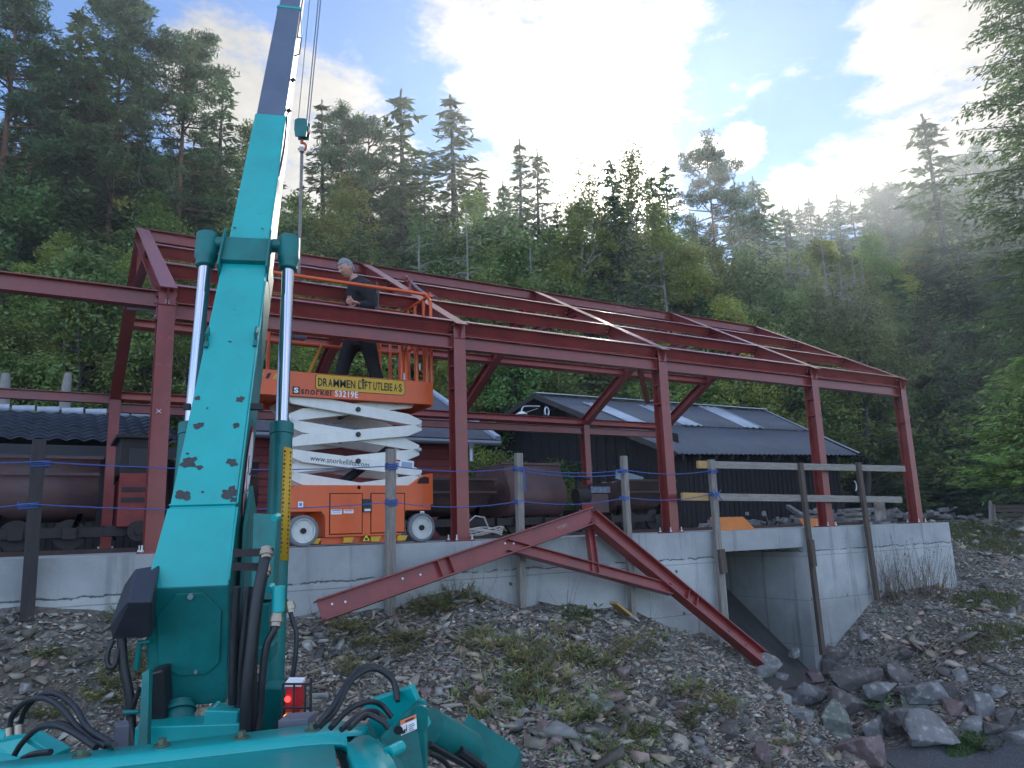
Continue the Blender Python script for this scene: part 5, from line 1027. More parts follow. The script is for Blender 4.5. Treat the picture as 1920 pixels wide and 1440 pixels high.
m = MB(); c = onY(1650, 958, 3.4); m.box(c, (.42, .02, .42), Matrix.Rotation(R(-3), 3, 'Y')); tag(m.build('metal_sheet', mat('white_rusty_panel', (.42, .42, .4), .7, c2=(.11, .045, .03), vscale=3.2), at=c), 'square white panel with large rust stains right of the guard rail', 'panel')
m = MB()
for k in range(5): c = onY(1608, 955+k*9, 3.2); m.box(c, (.5, .3, .05))
tag(m.build('plank_stack', wood_h, at=onY(1608, 990, 3.2)), 'stack of grey planks behind the right post of the guard rail', 'planks')
rr = random.Random(11); m = MB()
for k in range(130):
    c = Vector((rr.uniform(13.6, 22), rr.uniform(3.6, 7.5), rr.uniform(0, .12))); L_ = rr.uniform(.2, 1.4) if k % 3 == 0 else rr.uniform(.1, .3); m.box(c+Vector((0, 0, .1*math.exp(-((c.y-5.5)/1.2)**2)*rr.uniform(0, 3))), (L_, rr.uniform(.06, .2), rr.uniform(.04, .14)), Matrix.Rotation(rr.uniform(0, 3), 3, 'Z') @ Matrix.Rotation(rr.uniform(-.3, .3), 3, 'Y'))
tag(m.build('debris', [stone_mat('debris_mix', (.2, .2, .2), (.11, .1, .1), (.27, .27, .27))], bevel=.008), 'low heap of stone and timber scrap behind the end of the wall', 'debris', kind='stuff')
for k, (px, yt, yb, w_, lab) in enumerate(((10, 700, 745, .12, 'pale grey broken stump standing on the slope above the tiled shed, at the left edge'), (127, 700, 722, .1, 'short pale stump on the slope above the tiled shed'))):
    a_, b_ = onY(px-2, yb, 12.5), onY(px+1, yt, 12.5); m = MB(); m.tube([a_-Vector((0, 0, .6)), a_, a_.lerp(b_, .6), b_], [w_*1.3, w_, w_*.85, w_*.7], 9); tag(m.build('stump', dead, at=a_, smooth=True), lab, 'stump')
# ------------------------------------------------------------------ teal crane
CB = Vector((-.34, -4.21, -.09)); CT = Vector((.82, -.97, 5.14)); ca_ = (CT-CB).normalized(); chd = Vector((ca_.x, ca_.y, 0)).normalized(); crr = Vector((chd.y, -chd.x, 0)); cn = crr.cross(ca_)
if cn.z < 0: cn = -cn
def K(s, l_, n_): return CB+ca_*s+crr*l_+cn*n_
def KH(h, l_, z): return CB+chd*h+crr*l_+Vector((0, 0, z))
cr = thing('mobile_crane', (0, -3.6, -1.5), 'teal telescopic truck crane with its boom raised in the left foreground', 'crane')
def sect(m, s0, s1, w0, w1, t0, t1, off=0, mt=0, mside=0):
    p = [K(s0, -w0, off), K(s0, w0, off), K(s0, w0, off-t0), K(s0, -w0, off-t0), K(s1, -w1, off), K(s1, w1, off), K(s1, w1, off-t1), K(s1, -w1, off-t1)]
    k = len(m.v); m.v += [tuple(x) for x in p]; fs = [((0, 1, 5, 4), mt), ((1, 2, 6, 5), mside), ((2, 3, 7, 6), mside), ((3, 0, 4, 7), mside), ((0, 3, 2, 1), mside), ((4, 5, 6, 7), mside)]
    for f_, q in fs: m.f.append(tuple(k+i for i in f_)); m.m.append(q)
m = MB(); w0 = .147
side = [CB+Vector((0, 0, 0)), CB+chd*.06+Vector((0, 0, -.25)), CB+chd*.1+Vector((0, 0, -.47)), CB+chd*.35+Vector((0, 0, -.44)), K(.55, 0, -.36), K(.385, 0, 0)]
k = len(side); V_ = []
for s_, ws in ((-1, (.162, .16, .15, .15, .15, .143)), (1, (.152, .15, .142, .142, .145, .141))): V_ += [p+crr*(s_*w_) for p, w_ in zip(side, ws)]
m.add(V_, [tuple(range(k)), tuple(range(2*k-1, k-1, -1))]+[(i, i+k, (i+1) % k+k, (i+1) % k) for i in range(k)], 0)
for i_, mi_ in enumerate(m.m): m.m[i_] = 0 if i_ in (7,) else 1  # upper face in the lit teal, all others in the shaded copy
base = m.build('boom_heel', [teal, teal_shade], cr, bevel=.006)
m = MB(); sect(m, .37, 2.28, .136, .126, .33, .3, -.004, 0, 1); sect(m, 2.28, 4.05, .119, .112, .29, .27, -.01, 0, 1); bo = m.build('boom', [teal, teal_shade], cr, bevel=.005)
m = MB(); sect(m, 4.04, 6.25, .104, .104, .24, .24, -.018, 0, 0); sect(m, 6.25, 6.3, .112, .112, .25, .25, -.012, 1, 1); sect(m, 6.3, 9.2, .095, .095, .22, .22, -.02, 0, 0); sect(m, 9.1, 9.3, .12, .12, .27, .45, -.0, 1, 1); m.build('inner_boom', [boom_gray, teal], cr, bevel=.004)
m = MB(); m.tube([K(.4, -.138, .001), K(.4, .138, .001)], .005, 6); m.tube([K(.4, .142, 0), K(2.2, .132, 0)], .004, 6); m.tube([K(.02, .15, 0), K(.38, .145, 0)], .0045, 6); m.tube([K(2.3, .121, -.008), K(4.03, .114, -.008)], .0035, 6); m.build('weld_seam', teal, bo)
# octagonal inspection plate on the heel
nrm = (crr.cross(Vector(side[2])-Vector(side[0]))).normalized(); nrm = nrm if nrm.y < 0 else -nrm
def HPl(l_, t_): return side[0].lerp(side[1], min(1, t_*2)) + ((side[2]-side[1])*max(0, t_*2-1)) + crr*l_+nrm*.004
oc = [(-.045, .05), (.055, .05), (.125, .2), (.118, .62), (.07, .72), (-.03, .72), (-.11, .62), (-.118, .22)]
m = MB(); P = [HPl(a_, t_) for a_, t_ in oc]; m.extr(P, nrm*.006)
m.build('inspection_plate', teal_shade, base, bevel=.002)
m = MB(); c = HPl(.01, .07); m.cyl(c, c+nrm*.02, .012, n=6); c = HPl(.03, .69); m.cyl(c, c+nrm*.015, .008, n=6); m.build('bolt', bolt, base)
# scuffs through the paint
m = MB(); rr = random.Random(4)
def blob(m, px, py, rad, seed):
    r_ = random.Random(seed); c = onP(px, py, K(0, 0, -.0015), cn); c = c+cn*(.0008-(c-K(0, 0, -.004)).dot(cn)+.0004) ; n__ = 26; ps = []
    for j in range(n__):
        a_ = j*2*math.pi/n__; q = rad*(.8+.5*mnoise.noise(Vector((math.cos(a_)*1.6, math.sin(a_)*1.6, seed*3.3)))+.22*mnoise.noise(Vector((math.cos(a_)*5, math.sin(a_)*5, seed*1.3)))); ps.append(c+(crr*math.cos(a_)*1.15+ca_*math.sin(a_)*.95)*q)
    m.add([c]+ps, [(0, 1+j, 1+(j+1) % n__) for j in range(n__)])
for i, (px, py, r_) in enumerate(((371, 746, .02), (450, 748, .03), (372, 797, .032), (443, 797, .024), (354, 866, .046), (435, 866, .036), (344, 928, .044), (430, 924, .046), (380, 922, .009), (431, 640, .012), (351, 850, .01), (389, 765, .008), (448, 1030, .004), (440, 580, .005), (445, 590, .004), (404, 660, .004), (375, 876, .02), (438, 936, .022))): blob(m, px, py, r_*.82, i)
for i, (px, py, r_) in enumerate(((440, 426, .01), (492, 428, .008), (487, 400, .005), (500, 360, .004))): blob(m, px, py, r_, 40+i)
m.sep('scuff', chip, bo)
# lugs, decal and slide pads on the boom
m = MB()
for px, py in ((391, 628), (481, 626)):
    c = onP(px, py, K(0, 0, 0), cn); m.tube([c+cn*.0, c+cn*.03+ca_*.02, c+cn*.035-ca_*.03, c-ca_*.05], .008, 8)
    m.bar(c-ca_*.1, c-ca_*.06, .02, .02, cn)
m.build('hose_lug', teal_shade, bo)
m = MB(); m.bar(K(1.0, .14, -.02), K(1.0, .2, -.02), .04, .03); m.bar(K(1.0, -.14, -.02), K(1.0, -.17, -.02), .03, .03); m.sep('slide_pad', iron, bo)
m = MB()
for dz, r0, mt_ in ((0, 1.0, 1), (.0012, .86, 0)):
    P = [K(.72+.3*math.cos(a_)*r0*(1), .1405+dz-.002*(math.cos(a_)), -.19+.075*math.sin(a_)*r0) for a_ in np.linspace(0, 2*math.pi, 26)[:-1]]; m.extr(P, crr*.001, m=mt_)
for q in (-.15, -.05, .05): m.tube([K(.72+q+.05*math.cos(a_), .1435, -.19+.05*math.sin(a_)) for a_ in np.linspace(1.2, 5, 10)], .0025, 5, m=2)
m.build('feather_decal', [white, redk, inkk], bo)
m = MB()
for q in (4.2, 4.75): m.bar(K(q, .115, -.05), K(q+.03, .13, -.05), .02, .03)
m.tube(smooth_path([K(3.2, .118, -.03), K(3.6, .13, -.02), K(4.1, .12, -.02)], 6), .007, 6); m.tube([K(5.2, .112, -.03), K(5.25, .15, -.03), K(5.6, .15, -.03), K(5.62, .11, -.03)], .006, 6); m.tube([K(5.6, .112, -.03), K(7.2, .112, -.03)], .006, 6)
m.sep('cable_guide', iron, bo)
# cross pipe and luffing cylinders
m = MB(); m.cyl(K(2.36, -.24, -.02), K(2.36, .24, -.02), .042, n=20); sect(m, 2.14, 2.36, .129, .131, .32, .32, .028, 0, 1)
for s in (-1, 1): m.bar(K(2.05, s*.134, -.0), K(2.42, s*.134, .0), .012, .12, cn)
m.build('cross_pipe', [teal_shade, teal_shade], cr, bevel=.004, smooth=True)
def footD(px, py, lat): d = ray(px, py); D_ = ((CB-CAM).dot(crr)+lat)/d.dot(crr); return CAM+d*D_
ftR = footD(507, 1340, .245); ftL = ftR-crr*.49
for s, ft in ((1, ftR), (-1, ftL)):
    hd = K(2.36, s*.24, -.02); d = (ft-hd).normalized(); Ln_ = (ft-hd).length
    cyl_ = thing('luffing_cylinder', hd, None, None); cyl_.parent = cr; cyl_.location = hd-ORG[cr.name]
    m = MB(); m.tube([hd-d*.06, hd-d*.055, hd+d*.09, hd+d*.1, hd+d*.12, hd+d*.16, hd+d*.17], [.06, .066, .066, .066, .056, .054, .042], 24); m.build('rod_head', teal_shade, cyl_, smooth=True)
    m = MB(); m.cyl(hd+d*.15, hd+d*(Ln_*.52), .036, n=28); m.build('rod', chrome, cyl_, smooth=True)
    # barrel starts where the photograph shows it
    t_ = .5*Ln_
    best = min(np.linspace(.2, .8, 61), key=lambda q: abs(720-FPX*((hd+d*(Ln_*q)-CAM).dot(CU))/((hd+d*(Ln_*q)-CAM).dot(FW))-790)) if s == 1 else best
    b0 = hd+d*(Ln_*best); m = MB(); m.tube([b0, b0+d*.008, b0+d*.07, b0+d*.075, ft-d*.03, ft], [.05, .066, .066, .061, .061, .05], 28)
    m.tube([b0+d*.1-cn*(-.062), b0+d*.12+cn*.08, b0+d*.17+cn*.062], .006, 6); bl_ = m.build('barrel', teal_shade, cyl_, smooth=True)
    if s == 1:
        sdv = (crr*.86+(-chd)*.5).normalized(); sdv = (sdv-d*sdv.dot(d)).normalized(); tv = d.cross(sdv).normalized()
        V_ = []; 
        for j in range(2):
            for a_ in np.linspace(-.5, .75, 8): V_.append(b0+d*(.16 if j == 0 else .78)+(sdv*math.cos(a_)+tv*math.sin(a_))*.063)
        m = MB(); m.add(V_, [(i, i+1, 8+i+1, 8+i) for i in range(7)]); o = m.build('angle_scale_sticker', yellow, cyl_, smooth=True); s_ = o.modifiers.new('s', 'SOLIDIFY'); s_.thickness = .002; s_.offset = 0
        m = MB()
        for i in range(24):
            for a_ in (.0, .62):
                c = b0+d*(.18+i*.024); e_ = (sdv*math.cos(a_)+tv*math.sin(a_)); m.bar(c+e_*.0652, c+d*.01+e_*.0652, .006 if i % 3 else .012, .0015, e_)
        m.build('scale_mark', inkk, cyl_)
# cylinder bracket between boom and barrel
m = MB(); P = [K(.62, .16, -.36), K(.62, .16, -.16), K(.36, .16, -.1), K(-.02, .17, -.2), K(-.15, .17, -.42), K(.2, .16, -.6)]; m.extr(P, crr*.015)
br = m.build('side_bracket', teal_shade, cr, bevel=.003)
m = MB(); P = [at(475, 962, 3.25), at(520, 965, 3.2), at(518, 1020, 3.15), at(512, 1125, 3.1), at(470, 1125, 3.1)]; m.extr(P, Vector((.05, .12, 0))); m.build('pivot_plate', teal_shade, cr, bevel=.004)
m = MB()
for px, py in ((514, 972), (503, 1105)): c = at(px, py, 3.05); m.cyl(c, c+FW*.05, .014, n=16)
m.sep('pivot_bolt', teal, cr)
m = MB(); m.bar(at(438, 1037, 2.98), at(512, 1035, 3.0), .03, .03); m.bar(at(436, 1062, 2.98), at(500, 1063, 3.0), .03, .03); m.sep('clamp_bar', iron, cr)
# black winch cover left of the boom
fr0 = [(205, 1186), (236, 1088), (256, 1062), (290, 1060), (292, 1128), (278, 1190), (210, 1196)]
m = MB(); A = [at(206, 1172, 3.0), at(238, 1130, 2.85), at(284, 1128, 2.8), at(284, 1196, 2.9), at(210, 1198, 2.98)]; Bk = [at(234, 1095, 3.25), at(254, 1066, 3.15), at(300, 1058, 3.1), at(300, 1150, 3.3), at(240, 1160, 3.35)]
m.add(A+Bk, [(0, 1, 2, 3, 4), (9, 8, 7, 6, 5), (0, 5, 6, 1), (1, 6, 7, 2), (2, 7, 8, 3), (3, 8, 9, 4), (4, 9, 5, 0)]); m.build('winch_cover', black, cr, bevel=.008)
# mast, saddle and carriage in front of the camera
m = MB(); m.cyl(at(337, 1395, 2.95), at(337, 1318, 3.05), .055, n=24); m.tube([at(337, 1335, 3.02), at(337, 1328, 3.03)], .062, 24); m.build('mast', teal_shade, cr, smooth=True)
m = MB(); m.bar(at(392, 1348, 2.9), at(455, 1350, 2.9), .12, .09); m.extr([at(380, 1385, 2.85), at(388, 1333, 2.85), at(396, 1335, 2.85), at(402, 1385, 2.85)], FW*.1); m.bar(at(270, 1385, 2.9), at(470, 1378, 2.9), .16, .12); m.build('saddle', teal, cr, bevel=.006)
m = MB(); m.extr([at(258, 1402, 2.75), at(266, 1262, 2.85), at(280, 1255, 2.85), at(276, 1402, 2.75)], FW*.03); m.tube([at(255, 1256, 3.0), at(262, 1205, 3.0), at(282, 1202, 3.0)], .012, 8); m.tube([at(232, 1336, 2.9), at(262, 1334, 2.9)], .01, 8); m.build('side_frame', teal_shade, cr, bevel=.003)
m = MB(); m.extr([at(276, 1262, 2.95), at(305, 1255, 2.95), at(310, 1365, 2.95), at(276, 1375, 2.95)], FW*.08); m.build('tyre_guard', rubber, cr, bevel=.01)
m = MB(); m.extr([at(470, 1135, 3.1), at(505, 1130, 3.1), at(505, 1210, 3.1), at(470, 1230, 3.1)], FW*.12); m.extr([at(475, 1215, 3.05), at(510, 1210, 3.05), at(508, 1240, 3.05), at(480, 1245, 3.05)], FW*.08); m.extr([at(492, 1290, 3.0), at(540, 1290, 3.0), at(538, 1375, 3.0), at(486, 1375, 3.0)], FW*.08); m.build('valve_block', teal_shade, cr, bevel=.006)
m = MB(); m.tube([at(523, 1098, 2.95), at(521, 1148, 2.93)], .024, 20); m.build('counterbalance_valve', teal, cr, bevel=.004)
m = MB()
for pts, r_ in (([(499, 1035, 3.0), (494, 1060, 2.96), (480, 1130, 2.9), (470, 1220, 2.85), (462, 1300, 2.82), (458, 1400, 2.8)], .021), ([(498, 1062, 3.02), (492, 1090, 2.98), (482, 1150, 2.95), (474, 1240, 2.92), (474, 1320, 2.9), (472, 1400, 2.88)], .018),
               ([(519, 1152, 2.93), (514, 1180, 2.9), (500, 1210, 2.88), (492, 1270, 2.86), (488, 1330, 2.85), (480, 1400, 2.82)], .014), ([(541, 1135, 3.0), (549, 1165, 2.98), (556, 1190, 2.96), (553, 1240, 2.94), (540, 1310, 2.92), (515, 1370, 2.9)], .009),
               ([(444, 1100, 2.93), (438, 1200, 2.92), (436, 1290, 2.9), (436, 1320, 2.9)], .016), ([(465, 1100, 3.0), (455, 1200, 2.95), (448, 1300, 2.92), (455, 1400, 2.9)], .02),
               ([(228, 1196, 3.0), (232, 1250, 2.98), (242, 1300, 2.96), (246, 1350, 2.94), (246, 1405, 2.9)], .018), ([(212, 1200, 3.0), (202, 1225, 2.98), (202, 1245, 2.97), (214, 1250, 2.96), (222, 1215, 2.98)], .01), ([(262, 1290, 2.9), (252, 1320, 2.9), (246, 1345, 2.92), (252, 1400, 2.85)], .009)):
    m = MB(); m.tube(smooth_path([at(*p) for p in pts], 6), r_, 12); m.build('hydraulic_hose', rubber, cr, smooth=True)
m = MB()
for pts in (((499, 1028, 3.0), (499, 1048, 2.97)), ((498, 1060, 3.0), (495, 1080, 2.97)), ((519, 1150, 2.93), (516, 1176, 2.9)), ((541, 1128, 3.0), (544, 1148, 2.99))): a_, b_ = at(*pts[0]), at(*pts[1]); m.tube([a_, a_.lerp(b_, .3), a_.lerp(b_, .32), a_.lerp(b_, .7), a_.lerp(b_, .72), b_], [.022, .022, .026, .026, .021, .021], 12)
m.build('hose_fitting', mat('brass_fitting', (.4, .34, .26), .4, metal=.7), cr)
# hood close to the camera
def hq(px, py, z): return onZ(px, py, z)
hz_ = -.5
m = MB(); top = [hq(-60, 1434, hz_), hq(30, 1424, hz_), hq(640, 1352, hz_), hq(668, 1352, hz_-.0), hq(690, 1362, hz_-.0)]
fr_ = [hq(-60, 1462, hz_+.004), hq(30, 1450, hz_+.004), hq(600, 1386, hz_+.004), hq(640, 1386, hz_), hq(655, 1392, hz_)]
m.add(top+fr_, [(0, 5, 6, 1), (1, 6, 7, 2), (2, 7, 8, 3), (3, 8, 9, 4)]); o = m.build('hood_ledge', teal, cr, smooth=True); s_ = o.modifiers.new('s', 'SOLIDIFY'); s_.thickness = .03; s_.offset = -1 
f0 = [hq(-60, 1466, hz_-.008), hq(30, 1454, hz_-.008), hq(560, 1393, hz_-.008), hq(626, 1392, hz_-.012)]; f1 = [hq(-60, 1780, hz_-.06), hq(30, 1780, hz_-.06), hq(590, 1720, hz_-.06), hq(660, 1700, hz_-.06)]
m = MB(); m.add(f0+[a_.lerp(b_, .5)+Vector((0, 0, .02)) for a_, b_ in zip(f0, f1)]+f1, [(i, i+4, i+5, i+1) for i in range(3)]+[(i+4, i+8, i+9, i+5) for i in range(3)])
o = m.build('hood', teal, cr, smooth=True); s_ = o.modifiers.new('s', 'SOLIDIFY'); s_.thickness = .03; s_.offset = -1
m = MB(); c0 = [hq(650, 1381, hz_-.0), hq(690, 1378, hz_), hq(716, 1392, hz_-.01), hq(740, 1430, hz_-.02), hq(775, 1530, hz_-.06)]; c1 = [hq(646, 1384, hz_-.01), hq(652, 1398, hz_-.0), hq(664, 1420, hz_-.0), hq(684, 1450, hz_-.01), hq(720, 1560, hz_-.05)]
m.add(c0+c1, [(i, i+1, i+6, i+5) for i in range(4)]); o = m.build('hood_corner', teal, cr, smooth=True); s_ = o.modifiers.new('s', 'SOLIDIFY'); s_.thickness = .06; s_.offset = 1
m = MB(); m.extr([hq(628, 1395, hz_-.08), hq(652, 1392, hz_-.08), hq(700, 1470, hz_-.1), hq(660, 1480, hz_-.1)], (0, 0, -.02)); m.tube([hq(640, 1400, hz_-.05), hq(668, 1445, hz_-.05)], .02, 8); m.build('gap_shade', rubber, cr)  # black sheet and tube put in for the dark of the gap
m = MB()
for px, py in ((153, 1418), (304, 1398), (453, 1384), (586, 1369)):
    c = hq(px, py, hz_+.002); m.cyl(c, c+Vector((0, 0, .004)), .024, n=20); m.cyl(c+Vector((0, 0, .004)), c+Vector((0, 0, .02)), .013, n=6)
m.sep('hood_bolt', mat('oiled_bolt', (.12, .14, .1), .4, metal=.5), cr)
m = MB(); m.bar(hq(212, 1388, hz_-.05), hq(240, 1384, hz_-.05), .08, .1); m.bar(at(530, 1362, 2.5), at(586, 1358, 2.5), .1, .06); m.sep('step_block', mat('grey_block', (.13, .13, .16), .6, var=.2), cr, bevel=.004)
# tail light
tl = thing('tail_light', at(552, 1310, 2.75), None, None); tl.parent = cr; tl.location = ORG[tl.name]-ORG[cr.name]
c = at(553, 1305, 2.75); M3 = Matrix((tuple(CR), tuple(FW), (0, 0, 1))).transposed()
lred = mat('red_lens', (.55, .02, .03), .2); lam = mat('amber_lens', (.45, .09, .04), .3)
m = MB(); m.box(c, (.055, .05, .085), M3); m.build('lens', lred, tl, bevel=.004)
m = MB(); m.box(c-Vector((0, 0, .065)), (.055, .05, .042), M3); m.build('amber_lens', lam, tl, bevel=.004)
m = MB(); m.box(c+Vector((0, 0, .048)), (.058, .055, .012), M3); m.build('lens_frame', white, tl)
def glow_mat(nm, c_, s_):
    g_ = mat(nm, c_, .3); b_ = g_.node_tree.nodes['Principled BSDF']; b_.inputs['Emission Color'].default_value = (*c_, 1); b_.inputs['Emission Strength'].default_value = s_; return g_
m = MB(); m.cyl(c-CR*.018-FW*.027, c-CR*.018-FW*.03, .011, n=12); m.build('lit_bulb', glow_mat('lit_red', (1, .05, .04), 1.2), tl)
m = MB(); m.cyl(c-CR*.022-FW*.027-Vector((0, 0, .06)), c-CR*.022-FW*.03-Vector((0, 0, .06)), .01, n=12); m.build('lit_bulb', glow_mat('lit_amber', (1, .35, .02), 1.2), tl)
m = MB()
for dx in (-.03, .01, .05): m.tube([c+CR*dx-FW*.05+Vector((0, 0, .06)), c+CR*dx-FW*.05-Vector((0, 0, .09))], .004, 6)
for dz in (.06, -.02, -.09): m.tube([c-CR*.03-FW*.05+Vector((0, 0, dz)), c+CR*.07-FW*.05+Vector((0, 0, dz))], .004, 6)
m.tube([c+CR*.07-FW*.05+Vector((0, 0, .08)), c+CR*.07-FW*.05-Vector((0, 0, .1))], .005, 6); m.build('lamp_guard', iron, tl)
# right outrigger
og_ = thing('outrigger', at(800, 1400, 2.6), None, None); og_.parent = cr; og_.location = ORG[og_.name]-ORG[cr.name]
m = MB(); m.extr([at(712, 1385, 2.3), at(776, 1322, 2.35), at(784, 1313, 2.35), at(794, 1313, 2.35), at(801, 1322, 2.35), at(801, 1480, 2.3), at(750, 1480, 2.25)], FW*.02); m.extr([at(668, 1378, 2.6), at(730, 1312, 2.65), at(770, 1318, 2.65), at(730, 1390, 2.6)], FW*.02); bp_ = m.build('bracket', teal_shade, og_, bevel=.003)
m = MB(); m.bar(at(700, 1352, 2.5), at(790, 1322, 2.45), .14, .03, FW); m.build('bracket_web', teal, og_, bevel=.003)
m = MB(); c = at(791, 1334, 2.33); m.cyl(c, c-FW*.012, .022, n=20); m.bar(c-FW*.006, at(790, 1366, 2.33)-FW*.006, .03, .01, FW); c = at(747, 1369, 2.28); m.cyl(c-FW*.002, c-FW*.001, .014, n=16, m=1); m.build('pin_plate', [teal_shade, inkk], og_)
def stick(P0, ux, uy, w_, h_, nn, items, name, par):
    m = MB(); mts = []
    for k_, (x0_, y0_, x1_, y1_, mt_) in enumerate(items):
        if mt_ not in mts: mts.append(mt_)
        z_ = nn*(.0012*(k_+1)); m.extr([P0+ux*(w_*x0_)+uy*(h_*y0_)+z_, P0+ux*(w_*x1_)+uy*(h_*y0_)+z_, P0+ux*(w_*x1_)+uy*(h_*y1_)+z_, P0+ux*(w_*x0_)+uy*(h_*y1_)+z_], nn*.0005, m=mts.index(mt_))
    return m.build(name, mts, par)
P0 = at(752, 1379, 2.285); ux = (at(782, 1366, 2.30)-P0); uy = (at(751, 1357, 2.30)-P0)
stick(P0, ux.normalized(), uy.normalized(), ux.length, uy.length*1.25, -FW, [(0, 0, 1, 1, white), (0, .72, 1, 1, mat('orange_ink', (.7, .16, .03), .5)), (.3, .78, .85, .9, inkk), (.08, .08, .3, .3, inkk), (.36, .1, .4, .62, inkk), (.2, .3, .36, .36, inkk), (.52, .5, .85, .54, inkk), (.52, .38, .9, .42, inkk), (.52, .26, .8, .3, inkk), (.52, .14, .86, .18, inkk)], 'warning_sticker', og_)
m = MB(); m.tube([at(752, 1400, 2.2), at(728, 1412, 2.15)], .018, 14); m.build('pin', teal, og_, smooth=True)
m = MB(); a_, b_ = at(802, 1362, 2.55), at(880, 1405, 2.75); m.tube([a_, b_], .062, 28); m.build('jack_cylinder', teal_shade, og_, smooth=True)
m = MB(); P = [at(860, 1368, 2.7), at(965, 1436, 2.95), at(972, 1500, 2.95), at(905, 1470, 2.75), at(868, 1412, 2.68)]; m.extr(P, (FW+Vector((.3, .1, 0)))*.12); m.build('leg', teal_shade, og_, bevel=.006)
m = MB(); m.tube([at(805, 1395, 2.5), at(870, 1432, 2.6), at(940, 1490, 2.8)], .01, 8); m.tube([at(860, 1408, 2.6), at(905, 1440, 2.7)], .02, 8); m.build('pad_hose', rubber, og_, smooth=True)
for pts in ([(592, 1362, 2.1), (620, 1330, 2.2), (645, 1290, 2.3), (668, 1258, 2.4), (700, 1249, 2.45), (728, 1262, 2.47), (743, 1290, 2.45), (746, 1315, 2.42)], [(600, 1362, 2.15), (630, 1330, 2.22), (660, 1275, 2.33), (700, 1254, 2.4), (735, 1275, 2.42), (744, 1312, 2.4)], [(620, 1365, 2.15), (655, 1330, 2.25), (690, 1316, 2.3), (715, 1322, 2.35), (735, 1345, 2.35)], [(640, 1368, 2.1), (680, 1336, 2.2), (705, 1335, 2.3), (725, 1350, 2.3)], [(655, 1365, 2.1), (685, 1340, 2.2), (715, 1352, 2.2), (728, 1366, 2.2)], [(805, 1412, 2.4), (830, 1425, 2.45), (850, 1450, 2.5)]):
    m = MB(); m.tube(smooth_path([at(*p) for p in pts], 6), .0085, 10); m.build('hydraulic_hose', rubber, cr, smooth=True)
# left outrigger head with hose arches
ol = thing('outrigger', at(40, 1410, 2.6), None, None); ol.parent = cr; ol.location = ORG[ol.name]-ORG[cr.name]
m = MB(); m.extr([at(-30, 1400, 2.6), at(10, 1385, 2.6), at(58, 1380, 2.6), at(108, 1415, 2.55), at(100, 1440, 2.5), at(-30, 1440, 2.5)], FW*.03); m.bar(at(62, 1380, 2.55), at(118, 1412, 2.5), .02, .06, FW); m.bar(at(-20, 1420, 2.4), at(26, 1432, 2.3), .02, .04, FW); m.tube([at(-40, 1394, 2.7), at(20, 1388, 2.7)], .04, 16); m.build('bracket', teal, ol, bevel=.004)
m = MB(); m.extr([at(-5, 1428, 2.2), at(12, 1430, 2.2), at(10, 1445, 2.2), at(-6, 1445, 2.2)], -FW*.002); m.build('red_sticker', mat('red_orange_sticker', (.5, .07, .04), .5), ol)
for pts in ([(18, 1370, 2.7), (24, 1340, 2.7), (50, 1315, 2.68), (85, 1310, 2.62), (118, 1330, 2.5), (150, 1368, 2.4), (190, 1393, 2.3), (216, 1396, 2.2)], [(36, 1365, 2.75), (48, 1330, 2.72), (75, 1304, 2.68), (108, 1302, 2.6), (140, 1325, 2.5), (165, 1365, 2.38), (210, 1394, 2.25)], [(22, 1425, 2.5), (40, 1395, 2.5), (70, 1367, 2.48), (105, 1361, 2.4), (140, 1375, 2.35), (180, 1402, 2.25)], [(70, 1364, 2.5), (100, 1357, 2.5), (130, 1362, 2.45), (165, 1385, 2.35), (200, 1400, 2.25)], [(25, 1432, 2.4), (60, 1415, 2.4), (95, 1410, 2.35)]):
    m = MB(); m.tube(smooth_path([at(*p) for p in pts], 6), .0095, 10); m.build('hydraulic_hose', rubber, cr, smooth=True)
m = MB()
for px, py in ((17, 1378), (35, 1372)): m.tube([at(px, py+12, 2.68), at(px, py-12, 2.7)], .014, 10)
m.sep('hose_fitting', MATS['brass_fitting'], cr, smooth=True)
# carriage bulk below the hood so that the crane stands on the ground
m = MB(); m.box(Vector((-.55, -5.1, -1.0)), (1.0, 1.3, .5), Matrix.Rotation(-YAW, 3, 'Z')); m.box(Vector((-.3, -4.0, -.95)), (.5, .8, .45), Matrix.Rotation(-.34, 3, 'Z')); m.build('carriage', teal_shade, cr, bevel=.02)
for s in (-1, 1):
    for q in (-.45, .45): c = Vector((-.45, -4.6, -1.32))+crr*(s*.5)+chd*q*1.3; m = MB(); m.cyl(c-crr*.1, c+crr*.1, .26, n=28); m.build('tyre', rubber, cr, smooth=True)
# hook block, wire ropes and strap
hb = at(567, 244, 8.4); hk = thing('hook_block', hb, 'teal hook block with orange hook hanging on wire ropes beside the boom', 'hook block')
m = MB(); 
for s in (-1, 1): m.extr([hb+CR*a_+Vector((0, 0, b_))+FW*(s*.05) for a_, b_ in ((-.06, -.1), (.06, -.1), (.072, 0), (.07, .1), (.04, .12), (-.04, .12), (-.07, .1), (-.072, 0))], FW*.02*s)
m.build('cheek_plate', teal_shade, hk, bevel=.004)
m = MB(); m.cyl(hb-FW*.045, hb+FW*.045, .08, n=24); m.build('sheave', iron, hk)
m = MB(); m.tube([hb+CR*(.0+.045*math.sin(a_))+Vector((0, 0, -.2+.05*math.cos(a_))) for a_ in np.linspace(-.3, 4.4, 14)], [.014]*10+[.013, .011, .009, .006], 10); m.tube([hb-Vector((0, 0, .12)), hb-Vector((0, 0, .16))], .02, 10); m.build('hook', mat('orange_red_hook', (.5, .09, .05), .5), hk, smooth=True)
m = MB(); bh = K(9.1, .15, -.2)
